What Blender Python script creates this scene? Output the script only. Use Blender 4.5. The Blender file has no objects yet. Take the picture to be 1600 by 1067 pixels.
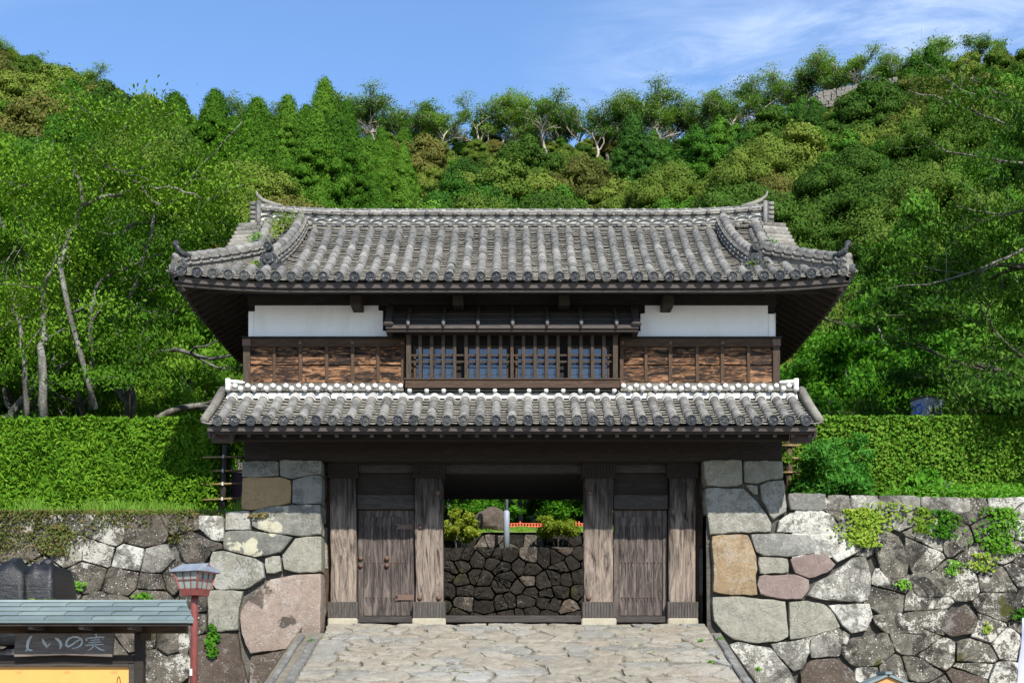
import bpy, bmesh, math, random
import numpy as np
from mathutils import Vector, Matrix, Euler
R = math.radians
PI = math.pi
random.seed(7)
scene = bpy.context.scene
COL = scene.collection

# ------------------------------------------------------------------ camera
EYE = 1.6
FPX = 2080.0          # focal length in photo pixels (photo is 1600 px wide)
HY = 1085.0           # horizon row of the photo
cam_data = bpy.data.cameras.new('camera')
cam_data.sensor_width = 36.0
cam_data.lens = FPX / 1600.0 * 36.0
cam_data.shift_x = 0.0
cam_data.shift_y = (HY - 533.5) / 1600.0
cam_data.clip_start = 0.2
cam_data.clip_end = 6000
cam = bpy.data.objects.new('camera', cam_data)
cam.location = (0, 0, EYE)
cam.rotation_euler = (R(90), 0, 0)
COL.objects.link(cam)
scene.camera = cam

# ------------------------------------------------------------------ sky, sun, exposure
SUN_EL = 40.5
SUN_AZ = 17.0          # degrees to the right of straight behind the camera
world = bpy.data.worlds.new('World')
scene.world = world
world.use_nodes = True
wt = world.node_tree
wt.nodes.clear()
sky = wt.nodes.new('ShaderNodeTexSky')
sky.sky_type = 'NISHITA'
sky.sun_disc = False
sky.sun_elevation = R(SUN_EL)
sky.sun_rotation = R(180 - SUN_AZ)
sky.air_density = 1.0
sky.dust_density = 0.35
sky.ozone_density = 1.6
tc = wt.nodes.new('ShaderNodeTexCoord')
mp = wt.nodes.new('ShaderNodeMapping')
mp.inputs['Scale'].default_value = (1.0, 1.0, 4.2)
mp.inputs['Rotation'].default_value = (0, R(-17), 0)
wt.links.new(tc.outputs['Generated'], mp.inputs['Vector'])
def wnoise(scale, detail, rough, dist):
    n = wt.nodes.new('ShaderNodeTexNoise')
    n.inputs['Scale'].default_value = scale; n.inputs['Detail'].default_value = detail
    n.inputs['Roughness'].default_value = rough; n.inputs['Distortion'].default_value = dist
    wt.links.new(mp.outputs['Vector'], n.inputs['Vector'])
    return n.outputs['Fac']
def wramp(f, a, b):
    n = wt.nodes.new('ShaderNodeMapRange'); n.interpolation_type = 'SMOOTHSTEP'
    n.inputs['From Min'].default_value = a; n.inputs['From Max'].default_value = b
    wt.links.new(f, n.inputs['Value']); return n.outputs['Result']
big = wramp(wnoise(2.1, 3, 0.5, 0.3), 0.42, 0.62)
fine = wramp(wnoise(7.0, 9, 0.62, 0.9), 0.25, 0.85)
mul = wt.nodes.new('ShaderNodeMath'); mul.operation = 'MULTIPLY'
wt.links.new(big, mul.inputs[0]); wt.links.new(fine, mul.inputs[1])
# a long thin streak of cirrus climbing to the right
d1 = Vector((60, 2080, 930)).normalized(); d2 = Vector((820, 2080, 1075)).normalized(); pn = d1.cross(d2).normalized()
dotn = wt.nodes.new('ShaderNodeVectorMath'); dotn.operation = 'DOT_PRODUCT'; dotn.inputs[1].default_value = pn
nrm = wt.nodes.new('ShaderNodeVectorMath'); nrm.operation = 'NORMALIZE'
wt.links.new(tc.outputs['Generated'], nrm.inputs[0]); wt.links.new(nrm.outputs[0], dotn.inputs[0])
def wmath(op, a, b):
    n = wt.nodes.new('ShaderNodeMath'); n.operation = op
    for i, v in enumerate((a, b)):
        if isinstance(v, (int, float)): n.inputs[i].default_value = v
        else: wt.links.new(v, n.inputs[i])
    return n.outputs[0]
wob = wmath('ADD', dotn.outputs['Value'], wmath('MULTIPLY', wmath('SUBTRACT', wnoise(5.0, 4, 0.6, 0.5), 0.5), 0.10))
band = wramp(wmath('ABSOLUTE', wob, 0.0), 0.065, 0.0)
sepx = wt.nodes.new('ShaderNodeSeparateXYZ'); wt.links.new(nrm.outputs[0], sepx.inputs[0])
band = wmath('MULTIPLY', band, wramp(sepx.outputs[0], -0.02, 0.16))
band = wmath('MULTIPLY', band, wramp(wnoise(9.0, 9, 0.65, 0.8), 0.25, 0.75))
mul2 = wt.nodes.new('ShaderNodeMath'); mul2.operation = 'MULTIPLY'; mul2.inputs[1].default_value = 0.62
wt.links.new(wmath('MAXIMUM', mul.outputs[0], band), mul2.inputs[0])
tint = wt.nodes.new('ShaderNodeMix'); tint.data_type = 'RGBA'; tint.blend_type = 'MULTIPLY'
tint.inputs[0].default_value = 1.0
tint.inputs['B'].default_value = (0.80, 0.95, 1.12, 1)
wt.links.new(sky.outputs[0], tint.inputs['A'])
cm = wt.nodes.new('ShaderNodeMix'); cm.data_type = 'RGBA'
cm.inputs['B'].default_value = (4.6, 5.3, 6.6, 1)
wt.links.new(mul2.outputs[0], cm.inputs[0]); wt.links.new(tint.outputs['Result'], cm.inputs['A'])
bg = wt.nodes.new('ShaderNodeBackground')
bg.inputs['Strength'].default_value = 0.13
wt.links.new(cm.outputs['Result'], bg.inputs['Color'])
wo = wt.nodes.new('ShaderNodeOutputWorld')
wt.links.new(bg.outputs[0], wo.inputs['Surface'])

sun_data = bpy.data.lights.new('sun', 'SUN')
sun_data.energy = 5.0
sun_data.angle = R(0.55)
sun_data.color = (1.0, 0.95, 0.86)
sun = bpy.data.objects.new('sun', sun_data)
sd = Vector((math.sin(R(SUN_AZ)) * math.cos(R(SUN_EL)), -math.cos(R(SUN_AZ)) * math.cos(R(SUN_EL)), math.sin(R(SUN_EL))))
sun.rotation_euler = sd.to_track_quat('Z', 'Y').to_euler()
sun.location = sd * 60
COL.objects.link(sun)
scene.view_settings.view_transform = 'Standard'
scene.view_settings.look = 'None'
scene.view_settings.exposure = 0.7
scene.view_settings.gamma = 1.0
scene.view_settings.use_curve_mapping = False
scene.render.engine = 'CYCLES'
scene.cycles.max_bounces = 6
scene.cycles.diffuse_bounces = 3
scene.cycles.glossy_bounces = 2
scene.cycles.transmission_bounces = 3
scene.cycles.transparent_max_bounces = 4
scene.cycles.caustics_reflective = False
scene.cycles.caustics_refractive = False
scene.cycles.use_denoising = True

def P(px, py, Y):
    """real-world point at depth Y (metres) that stands at photo pixel px,py"""
    return Vector(((px - 800.0) * Y / FPX, Y, EYE + (HY - py) * Y / FPX))

# ------------------------------------------------------------------ object helpers
def tag(o, label=None, cat=None, group=None, kind=None):
    if label: o['label'] = label
    if cat: o['category'] = cat
    if group: o['group'] = group
    if kind: o['kind'] = kind
    return o
def thing(name, label, cat, loc=(0, 0, 0), group=None):
    o = bpy.data.objects.new(name, None)
    o.empty_display_size = 0.2
    o.location = loc
    COL.objects.link(o)
    return tag(o, label, cat, group)
def setparent(o, parent):
    if parent is not None:
        o.parent = parent
        if parent.type == 'EMPTY':
            o.matrix_parent_inverse = Matrix.Translation(parent.location).inverted()
def inst(name, mesh, parent, mat4=None):
    o = bpy.data.objects.new(name, mesh)
    COL.objects.link(o)
    setparent(o, parent)
    if mat4 is not None: o.matrix_basis = mat4
    return o
def new_mesh(name, verts, faces, mat, smooth=False):
    me = bpy.data.meshes.new(name)
    me.from_pydata([tuple(v) for v in verts], [], faces)
    me.materials.append(mat)
    if smooth: me.shade_smooth()
    me.update()
    return me
class MB:
    def __init__(s): s.v = []; s.f = []
    def add(s, vs, fs):
        b = len(s.v); s.v += [tuple(v) for v in vs]; s.f += [tuple(b + i for i in f) for f in fs]
    def box(s, x0, x1, y0, y1, z0, z1, M=None):
        vs = [Vector(p) for p in ((x0,y0,z0),(x1,y0,z0),(x1,y1,z0),(x0,y1,z0),(x0,y0,z1),(x1,y0,z1),(x1,y1,z1),(x0,y1,z1))]
        if M: vs = [M @ v for v in vs]
        s.add(vs, [(0,3,2,1),(4,5,6,7),(0,1,5,4),(1,2,6,5),(2,3,7,6),(3,0,4,7)])
    def beam(s, a, b, w, h, up=Vector((0,0,1))):
        a = Vector(a); b = Vector(b); d = (b - a).normalized()
        sd = d.cross(up).normalized(); u = sd.cross(d).normalized()
        vs = []
        for p in (a, b):
            for i, j in ((-1,-1),(1,-1),(1,1),(-1,1)):
                vs.append(p + sd * (w/2*i) + u * (h/2*j))
        s.add(vs, [(3,2,1,0),(4,5,6,7),(0,1,5,4),(1,2,6,5),(2,3,7,6),(3,0,4,7)])
    def tube(s, pts, rads, n=8, cap=True):
        pts = [Vector(p) for p in pts]
        if not hasattr(rads, '__len__'): rads = [rads] * len(pts)
        rings = []
        prev = None
        for i, p in enumerate(pts):
            d = (pts[min(i+1, len(pts)-1)] - pts[max(i-1, 0)]).normalized()
            if prev is None:
                a = Vector((0,0,1)) if abs(d.z) < .9 else Vector((1,0,0))
                x = d.cross(a).normalized()
            else:
                x = (prev - d * prev.dot(d)).normalized()
            prev = x; y = d.cross(x)
            rings.append([p + (x*math.cos(2*PI*k/n) + y*math.sin(2*PI*k/n)) * rads[i] for k in range(n)])
        b = len(s.v)
        for r in rings: s.v += [tuple(v) for v in r]
        for i in range(len(pts)-1):
            for k in range(n):
                s.f.append((b+i*n+k, b+i*n+(k+1)%n, b+(i+1)*n+(k+1)%n, b+(i+1)*n+k))
        if cap:
            s.f.append(tuple(b+k for k in reversed(range(n))))
            s.f.append(tuple(b+(len(pts)-1)*n+k for k in range(n)))
    def prism(s, poly, y0, y1):
        """poly: list of (x,z) counter-clockwise seen from -Y; extruded from y0 (front) to y1"""
        n = len(poly); b = len(s.v)
        s.v += [(x, y0, z) for x, z in poly] + [(x, y1, z) for x, z in poly]
        s.f.append(tuple(b+i for i in range(n)))
        s.f.append(tuple(b+n+i for i in reversed(range(n))))
        for i in range(n):
            j = (i+1) % n
            s.f.append((b+i, b+n+i, b+n+j, b+j))
    def sweep(s, pts, sides, ups, prof, cap=True):
        """prof: list of (a,b) in side/up axes, closed"""
        n = len(prof); b = len(s.v)
        for p, sd_, u in zip(pts, sides, ups):
            for a_, b_ in prof: s.v.append(tuple(Vector(p) + Vector(sd_)*a_ + Vector(u)*b_))
        for i in range(len(pts)-1):
            for k in range(n):
                s.f.append((b+i*n+k, b+(i+1)*n+k, b+(i+1)*n+(k+1)%n, b+i*n+(k+1)%n))
        if cap:
            s.f.append(tuple(b+k for k in range(n))); s.f.append(tuple(b+(len(pts)-1)*n+k for k in reversed(range(n))))
    def mesh(s, name, mat, smooth=False, fix=True):
        me = new_mesh(name, s.v, s.f, mat, False)
        if fix:
            bm = bmesh.new(); bm.from_mesh(me)
            bmesh.ops.recalc_face_normals(bm, faces=bm.faces)
            bm.to_mesh(me); bm.free()
        if smooth: me.shade_smooth()
        return me
    def build(s, name, mat, parent=None, smooth=False, bevel=0.0, label=None, cat=None, kind=None, group=None):
        me = s.mesh(name, mat, smooth)
        if bevel > 0:
            bm = bmesh.new(); bm.from_mesh(me)
            es = [e for e in bm.edges if len(e.link_faces) == 2 and e.calc_face_angle(0) > 0.6]
            bmesh.ops.bevel(bm, geom=es, offset=bevel, segments=1, affect='EDGES', profile=0.6, clamp_overlap=True)
            bm.to_mesh(me); bm.free()
        o = inst(name, me, parent)
        return tag(o, label, cat, group, kind)
def box(name, mat, parent, x0, x1, y0, y1, z0, z1, bevel=0.0, **k):
    m = MB(); m.box(x0, x1, y0, y1, z0, z1); return m.build(name, mat, parent, bevel=bevel, **k)
def np_mesh(name, V, Q, mat, smooth=False):
    """V (n,3) float, Q (m,4) int quads"""
    me = bpy.data.meshes.new(name)
    V = np.asarray(V, dtype=np.float32); Q = np.asarray(Q, dtype=np.int32)
    me.vertices.add(len(V)); me.vertices.foreach_set('co', V.ravel())
    me.loops.add(Q.size); me.loops.foreach_set('vertex_index', Q.ravel())
    me.polygons.add(len(Q))
    me.polygons.foreach_set('loop_start', np.arange(0, Q.size, 4, dtype=np.int32))
    try: me.polygons.foreach_set('loop_total', np.full(len(Q), 4, dtype=np.int32))
    except Exception: pass
    me.materials.append(mat)
    me.update(calc_edges=True)
    if smooth: me.shade_smooth()
    return me

# ------------------------------------------------------------------ materials
class NT:
    def __init__(s, name):
        s.m = bpy.data.materials.new(name); s.m.use_nodes = True
        s.t = s.m.node_tree; s.t.nodes.clear()
        s.out = s.t.nodes.new('ShaderNodeOutputMaterial')
        g = s.t.nodes.new('ShaderNodeNewGeometry'); s.pos = g.outputs['Position']; s.nor = g.outputs['Normal']
        s.rnd = s.t.nodes.new('ShaderNodeObjectInfo').outputs['Random']
    def L(s, a, b): s.t.links.new(a, b)
    def setin(s, sock, v):
        if isinstance(v, bpy.types.NodeSocket): s.L(v, sock)
        elif isinstance(v, (tuple, list)) and len(v) == 3 and sock.type == 'RGBA': sock.default_value = (*v, 1)
        else: sock.default_value = v
    def map(s, scale=(1,1,1), rot=(0,0,0), vec=None):
        n = s.t.nodes.new('ShaderNodeMapping'); n.inputs['Scale'].default_value = scale; n.inputs['Rotation'].default_value = rot
        s.L(vec if vec is not None else s.pos, n.inputs['Vector']); return n.outputs['Vector']
    def noise(s, scale, detail=4, rough=0.55, dist=0.0, vec=None):
        n = s.t.nodes.new('ShaderNodeTexNoise')
        n.inputs['Scale'].default_value = scale; n.inputs['Detail'].default_value = detail
        n.inputs['Roughness'].default_value = rough; n.inputs['Distortion'].default_value = dist
        s.L(vec if vec is not None else s.pos, n.inputs['Vector']); return n.outputs['Fac']
    def noisec(s, scale, detail=2, vec=None):
        n = s.t.nodes.new('ShaderNodeTexNoise'); n.inputs['Scale'].default_value = scale; n.inputs['Detail'].default_value = detail
        s.L(vec if vec is not None else s.pos, n.inputs['Vector']); return n.outputs['Color']
    def voro(s, scale, feature='F1', vec=None, out='Distance', rand=1.0):
        n = s.t.nodes.new('ShaderNodeTexVoronoi'); n.feature = feature
        n.inputs['Scale'].default_value = scale; n.inputs['Randomness'].default_value = rand
        s.L(vec if vec is not None else s.pos, n.inputs['Vector']); return n.outputs[out]
    def wave(s, scale, dist=2.0, detail=2, dscale=1.0, vec=None, direction='X'):
        n = s.t.nodes.new('ShaderNodeTexWave'); n.bands_direction = direction
        n.inputs['Scale'].default_value = scale; n.inputs['Distortion'].default_value = dist
        n.inputs['Detail'].default_value = detail; n.inputs['Detail Scale'].default_value = dscale
        s.L(vec if vec is not None else s.pos, n.inputs['Vector']); return n.outputs['Fac']
    def mr(s, f, a, b, c=0.0, d=1.0, smooth=True):
        n = s.t.nodes.new('ShaderNodeMapRange')
        if smooth: n.interpolation_type = 'SMOOTHSTEP'
        s.setin(n.inputs['Value'], f)
        n.inputs['From Min'].default_value = a; n.inputs['From Max'].default_value = b
        n.inputs['To Min'].default_value = c; n.inputs['To Max'].default_value = d
        return n.outputs['Result']
    def math(s, op, a, b=0.0, clamp=False):
        n = s.t.nodes.new('ShaderNodeMath'); n.operation = op; n.use_clamp = clamp
        s.setin(n.inputs[0], a); s.setin(n.inputs[1], b); return n.outputs[0]
    def vadd(s, a, b, scale=1.0):
        m = s.t.nodes.new('ShaderNodeVectorMath'); m.operation = 'MULTIPLY_ADD'
        s.L(b, m.inputs[0]); m.inputs[1].default_value = (scale,)*3; s.L(a, m.inputs[2]); return m.outputs[0]
    def mix(s, f, a, b, mode='MIX'):
        n = s.t.nodes.new('ShaderNodeMix'); n.data_type = 'RGBA'; n.blend_type = mode
        s.setin(n.inputs[0], f); s.setin(n.inputs['A'], a); s.setin(n.inputs['B'], b); return n.outputs['Result']
    def ramp(s, f, stops):
        n = s.t.nodes.new('ShaderNodeValToRGB'); cr = n.color_ramp
        while len(cr.elements) < len(stops): cr.elements.new(0.5)
        for e, (p, c) in zip(cr.elements, stops): e.position = p; e.color = (*c, 1) if len(c) == 3 else c
        s.setin(n.inputs[0], f); return n.outputs['Color']
    def bump(s, h, strength=0.5, dist=0.02):
        n = s.t.nodes.new('ShaderNodeBump'); n.inputs['Strength'].default_value = strength; n.inputs['Distance'].default_value = dist
        s.L(h, n.inputs['Height']); return n.outputs['Normal']
    def sep(s, vec=None):
        n = s.t.nodes.new('ShaderNodeSeparateXYZ'); s.L(vec if vec is not None else s.pos, n.inputs[0]); return n.outputs
    def done(s, color, rough=0.85, bump=None, spec=0.3, metal=0.0, extra=None):
        b = s.t.nodes.new('ShaderNodeBsdfPrincipled')
        s.setin(b.inputs['Base Color'], color); s.setin(b.inputs['Roughness'], rough)
        b.inputs['Specular IOR Level'].default_value = spec; b.inputs['Metallic'].default_value = metal
        if bump is not None: s.L(bump, b.inputs['Normal'])
        s.L(b.outputs[0], s.out.inputs['Surface'])
        return s.m

def tile_material(name, cols, white=0.0):
    n = NT(name)
    a = n.noise(3.0, 5, 0.6); b = n.noise(16, 5, 0.65); c = n.noise(60, 3, 0.6)
    f = n.math('ADD', n.math('MULTIPLY', a, 0.45), n.math('MULTIPLY', b, 0.35))
    f = n.math('ADD', f, n.math('MULTIPLY', n.rnd, 0.20))
    col = n.ramp(f, [(0.28, cols[0]), (0.45, cols[1]), (0.62, cols[2]), (0.80, cols[3])])
    lich = n.mr(n.noise(26, 6, 0.7, 0.5), 0.56, 0.66)
    col = n.mix(n.math('MULTIPLY', lich, 0.55), col, (0.50, 0.49, 0.44))
    yel = n.mr(n.noise(5.0, 5, 0.7), 0.62, 0.72)
    col = n.mix(n.math('MULTIPLY', yel, 0.5), col, (0.36, 0.30, 0.17))
    drk = n.mr(n.noise(22, 6, 0.7), 0.55, 0.66)
    col = n.mix(n.math('MULTIPLY', drk, 0.75), col, (0.05, 0.05, 0.05))
    h = n.math('ADD', n.math('MULTIPLY', b, 0.5), n.math('MULTIPLY', c, 0.5))
    return n.done(col, 0.88, n.bump(h, 0.6, 0.015), 0.25)

M = {}
M['tile'] = tile_material('weathered_grey_tile', [(0.045,0.045,0.044), (0.125,0.122,0.115), (0.215,0.207,0.188), (0.35,0.335,0.30)])
M['pan'] = tile_material('weathered_pan_tile', [(0.045,0.043,0.038), (0.12,0.112,0.096), (0.21,0.196,0.165), (0.35,0.325,0.27)])
M['disc'] = tile_material('dark_end_tile', [(0.018,0.021,0.025), (0.035,0.039,0.044), (0.07,0.07,0.068), (0.17,0.165,0.15)])

def plaster(name, base, dirt):
    n = NT(name)
    s1 = n.noise(1.6, 5, 0.6, vec=n.map((1.0, 1, 0.35))); s2 = n.noise(14, 5, 0.6)
    col = n.mix(n.mr(s1, 0.5, 0.8, 0, 0.45), base, dirt)
    col = n.mix(n.mr(s2, 0.55, 0.85, 0, 0.25), col, dirt)
    st = n.mr(n.noise(2.4, 5, 0.65, 0.3, n.map((1.6, 1, 0.22))), 0.55, 0.75, 0, 0.4)
    col = n.mix(st, col, dirt)
    ck = n.mr(n.math('ABSOLUTE', n.math('SUBTRACT', n.noise(1.1, 4, 0.6, 0.6), 0.5)), 0.003, 0.0)
    col = n.mix(n.math('MULTIPLY', ck, 0.3), col, dirt)
    return n.done(col, 0.9, n.bump(n.noise(40, 4), 0.15, 0.01), 0.2)
M['plaster'] = plaster('white_plaster', (0.80, 0.80, 0.80), (0.58, 0.57, 0.52))
M['plaster_old'] = plaster('ridge_plaster', (0.50, 0.49, 0.45), (0.20, 0.19, 0.165))

def wood(name, cols, axis='Z', grain=9.0, strength=0.6, cloud=None, rough=0.85, dist=3.5, contrast=(0.25, 0.5, 0.75), dist_b=0.02, k=0.5):
    cols = [tuple(q*k for q in c) for c in cols]
    n = NT(name)
    sc = {'Z': (1, 1, 0.13), 'X': (0.13, 1, 1), 'Y': (1, 0.13, 1)}[axis]
    warp = n.noisec(1.4, 3, n.map(tuple(q*1.0 for q in {'Z': (1,1,0.55), 'X': (0.55,1,1), 'Y': (1,0.55,1)}[axis])))
    v = n.vadd(n.map(sc), warp, 0.16)
    # each plank gets its own piece of grain
    cr = n.t.nodes.new('ShaderNodeCombineXYZ'); n.setin(cr.inputs[0], n.math('MULTIPLY', n.rnd, 17.0)); n.setin(cr.inputs[2], n.math('MULTIPLY', n.rnd, 9.0))
    v = n.vadd(v, cr.outputs[0], 1.0)
    g1 = n.noise(grain, 5, 0.6, dist, v); g2 = n.noise(grain*6, 4, 0.7, 0.4, v)
    f = n.math('ADD', n.math('MULTIPLY', g1, 0.7), n.math('MULTIPLY', g2, 0.3))
    col = n.ramp(f, [(contrast[0], cols[0]), (contrast[1], cols[1]), (contrast[2], cols[2])])
    if cloud:
        col = n.mix(n.mr(n.noise(cloud[1], 4, 0.6), 0.48, 0.64), col, cloud[0])
    col = n.mix(n.math('MULTIPLY', n.rnd, 0.18), col, (0.05, 0.04, 0.035))
    return n.done(col, rough, n.bump(f, strength, dist_b), 0.2)
M['wood_post'] = wood('weathered_post_timber', [(0.10,0.075,0.06), (0.29,0.23,0.19), (0.50,0.40,0.31)], 'Z', 7.0, 1.0, None, dist=1.6, contrast=(0.38,0.48,0.62), dist_b=0.05, k=.80)
M['wood_door'] = wood('weathered_door_boards', [(0.03,0.024,0.022), (0.15,0.12,0.105), (0.34,0.28,0.245)], 'Z', 9.0, 0.9, None, dist=1.2, contrast=(0.36,0.5,0.66))
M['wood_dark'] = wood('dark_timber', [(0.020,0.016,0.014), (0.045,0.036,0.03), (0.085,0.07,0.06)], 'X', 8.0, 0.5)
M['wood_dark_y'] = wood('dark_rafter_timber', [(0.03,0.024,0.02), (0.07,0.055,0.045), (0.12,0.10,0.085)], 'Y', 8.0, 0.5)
M['wood_grey'] = wood('grey_fascia_timber', [(0.06,0.052,0.048), (0.14,0.12,0.11), (0.23,0.20,0.18)], 'X', 9.0, 0.5)
M['wood_beam'] = wood('grey_dark_beam', [(0.035,0.03,0.028), (0.09,0.078,0.07), (0.16,0.14,0.125)], 'X', 8.0, 0.6)
M['wood_batten'] = wood('brown_batten', [(0.045,0.028,0.018), (0.13,0.08,0.05), (0.24,0.15,0.09)], 'Z', 10.0, 0.7)
M['wood_bar'] = wood('lattice_bar_timber', [(0.04,0.028,0.02), (0.10,0.072,0.052), (0.17,0.125,0.09)], 'Z', 12.0, 0.7)
M['wood_sill'] = wood('brown_sill_timber', [(0.035,0.022,0.015), (0.11,0.068,0.043), (0.22,0.14,0.09)], 'X', 10.0, 0.8)
M['wood_nose'] = wood('pale_weathered_nose', [(0.12,0.11,0.10), (0.24,0.22,0.20), (0.42,0.40,0.37)], 'X', 9.0, 0.5)
M['wood_sign'] = wood('weathered_sign_plank', [(0.045,0.038,0.033), (0.12,0.10,0.088), (0.21,0.18,0.155)], 'X', 9.0, 0.7, k=1.0)
M['wood_foot'] = wood('weathered_foot_timber', [(0.05,0.045,0.04), (0.15,0.13,0.115), (0.28,0.25,0.22)], 'Z', 10.0, 0.8)
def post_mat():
    n = NT('weathered_post_painted_shade')
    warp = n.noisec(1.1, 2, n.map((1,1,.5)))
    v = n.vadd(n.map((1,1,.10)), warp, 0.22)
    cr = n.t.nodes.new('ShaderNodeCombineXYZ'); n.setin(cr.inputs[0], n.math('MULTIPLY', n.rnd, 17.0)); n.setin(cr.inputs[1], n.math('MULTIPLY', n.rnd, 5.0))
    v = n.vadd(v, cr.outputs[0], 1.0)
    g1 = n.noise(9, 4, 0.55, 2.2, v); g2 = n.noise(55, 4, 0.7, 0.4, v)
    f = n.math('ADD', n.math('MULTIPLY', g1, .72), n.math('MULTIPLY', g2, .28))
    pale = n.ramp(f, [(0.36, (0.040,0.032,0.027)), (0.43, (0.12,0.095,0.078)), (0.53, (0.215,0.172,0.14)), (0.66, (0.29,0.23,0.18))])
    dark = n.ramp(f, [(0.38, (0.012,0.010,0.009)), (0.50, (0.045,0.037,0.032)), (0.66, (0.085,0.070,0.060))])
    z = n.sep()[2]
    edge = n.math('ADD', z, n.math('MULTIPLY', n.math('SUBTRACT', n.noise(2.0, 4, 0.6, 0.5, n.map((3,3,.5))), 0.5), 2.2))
    col = n.mix(n.mr(edge, 4.6, 5.7), pale, dark)  # eave shade above and sunlit tone below are put into the colour
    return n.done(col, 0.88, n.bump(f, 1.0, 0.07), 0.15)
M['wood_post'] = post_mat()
def plank_mat():
    n = NT('charred_cedar_plank')
    v = n.vadd(n.map((0.16, 1, 1)), n.noisec(2.2, 3), 0.10)
    cr = n.t.nodes.new('ShaderNodeCombineXYZ'); n.setin(cr.inputs[0], n.math('MULTIPLY', n.rnd, 23.0)); n.setin(cr.inputs[2], n.math('MULTIPLY', n.rnd, 5.0))
    v = n.vadd(v, cr.outputs[0], 1.0)
    g = n.noise(13, 6, 0.68, 1.2, v); g2 = n.noise(50, 3, 0.7, 0.3, v)
    f = n.math('ADD', n.math('MULTIPLY', g, 0.75), n.math('MULTIPLY', g2, 0.25))
    col = n.ramp(f, [(0.43, (0.006,0.005,0.004)), (0.49, (0.05,0.024,0.012)), (0.55, (0.19,0.095,0.045)), (0.68, (0.36,0.205,0.115))])
    blk = n.mr(n.noise(3.6, 5, 0.65, 0.5, n.map((0.6, 1, 1.3))), 0.50, 0.62)
    col = n.mix(n.math('MULTIPLY', blk, 0.85), col, (0.016,0.011,0.009))
    return n.done(col, 0.8, n.bump(f, 1.0, 0.03), 0.25)
M['plank'] = plank_mat()
def simple(name, c, rough=0.6, var=0.25, scale=12, metal=0.0, spec=0.4, bumpd=0.005):
    n = NT(name); f = n.noise(scale, 5, 0.6)
    d = tuple(q*(1-var) for q in c); e = tuple(min(1, q*(1+var)) for q in c)
    return n.done(n.ramp(f, [(0.3, d), (0.7, e)]), rough, n.bump(f, 0.3, bumpd), spec, metal)
M['iron'] = simple('rusty_iron', (0.11, 0.062, 0.045), 0.65, 0.4, 30)
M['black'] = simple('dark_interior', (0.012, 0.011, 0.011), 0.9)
M['knob'] = plaster('knob_plaster', (0.60, 0.59, 0.56), (0.42, 0.40, 0.36))
M['red'] = simple('red_brown_paint', (0.17, 0.045, 0.037), 0.5, 0.2, 9)
M['pole_grey'] = simple('galvanised_grey_paint', (0.24, 0.27, 0.31), 0.5, 0.08, 5)
M['bamboo'] = simple('split_bamboo', (0.19, 0.13, 0.055), 0.6, 0.3, 20)
M['mauve'] = simple('mauve_board', (0.13, 0.07, 0.10), 0.7, 0.2, 6)
M['orange'] = simple('orange_plastic', (0.55, 0.10, 0.035), 0.5, 0.1, 4)
M['boxgrey'] = simple('grey_painted_steel', (0.26, 0.28, 0.32), 0.5, 0.2, 3)
M['blue'] = simple('blue_print', (0.03, 0.12, 0.55), 0.5, 0.05, 4)
M['ochre'] = simple('ochre_board', (0.56, 0.29, 0.075), 0.7, 0.08, 3)
M['ochre_dark'] = simple('ochre_print', (0.50, 0.24, 0.08), 0.7, 0.08, 3)
M['letter'] = simple('pale_brushed_paint', (0.34, 0.37, 0.38), 0.8, 0.2, 25)
M['banner'] = simple('lilac_cloth', (0.55, 0.55, 0.85), 0.8, 0.1, 4)
M['sheetmetal'] = simple('grey_lead_sheet', (0.17, 0.19, 0.22), 0.5, 0.2, 10)
def frosted():
    n = NT('frosted_lamp_glass')
    return n.done(n.ramp(n.noise(6, 3), [(0.3, (0.17,0.20,0.18)), (0.7, (0.27,0.30,0.27))]), 0.35, None, 0.5)
M['frost'] = frosted()
def glassy():
    n = NT('window_glass')
    return n.done((0.012, 0.02, 0.035), 0.04, n.bump(n.noise(1.2, 2), 0.03, 0.02), 1.0)
M['glass'] = glassy()
def copper():
    n = NT('verdigris_copper')
    f = n.math('ADD', n.math('MULTIPLY', n.noise(3, 5, 0.6), 0.6), n.math('MULTIPLY', n.rnd, 0.3))
    col = n.ramp(f, [(0.25, (0.10,0.135,0.135)), (0.5, (0.145,0.185,0.185)), (0.75, (0.19,0.245,0.22))])
    return n.done(col, 0.55, n.bump(n.noise(20, 3), 0.2, 0.01), 0.5, 0.1)
M['copper'] = copper()
def sacking():
    n = NT('black_woven_sheet')
    w = n.noise(7.0, 6, 0.7, 1.0, n.map((0.5, 0.5, 3.2)))
    return n.done(n.ramp(w, [(0.3, (0.003,0.003,0.0035)), (0.75, (0.014,0.0145,0.016))]), 0.42, n.bump(w, 0.7, 0.02), 0.5)
M['sack'] = sacking()

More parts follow.
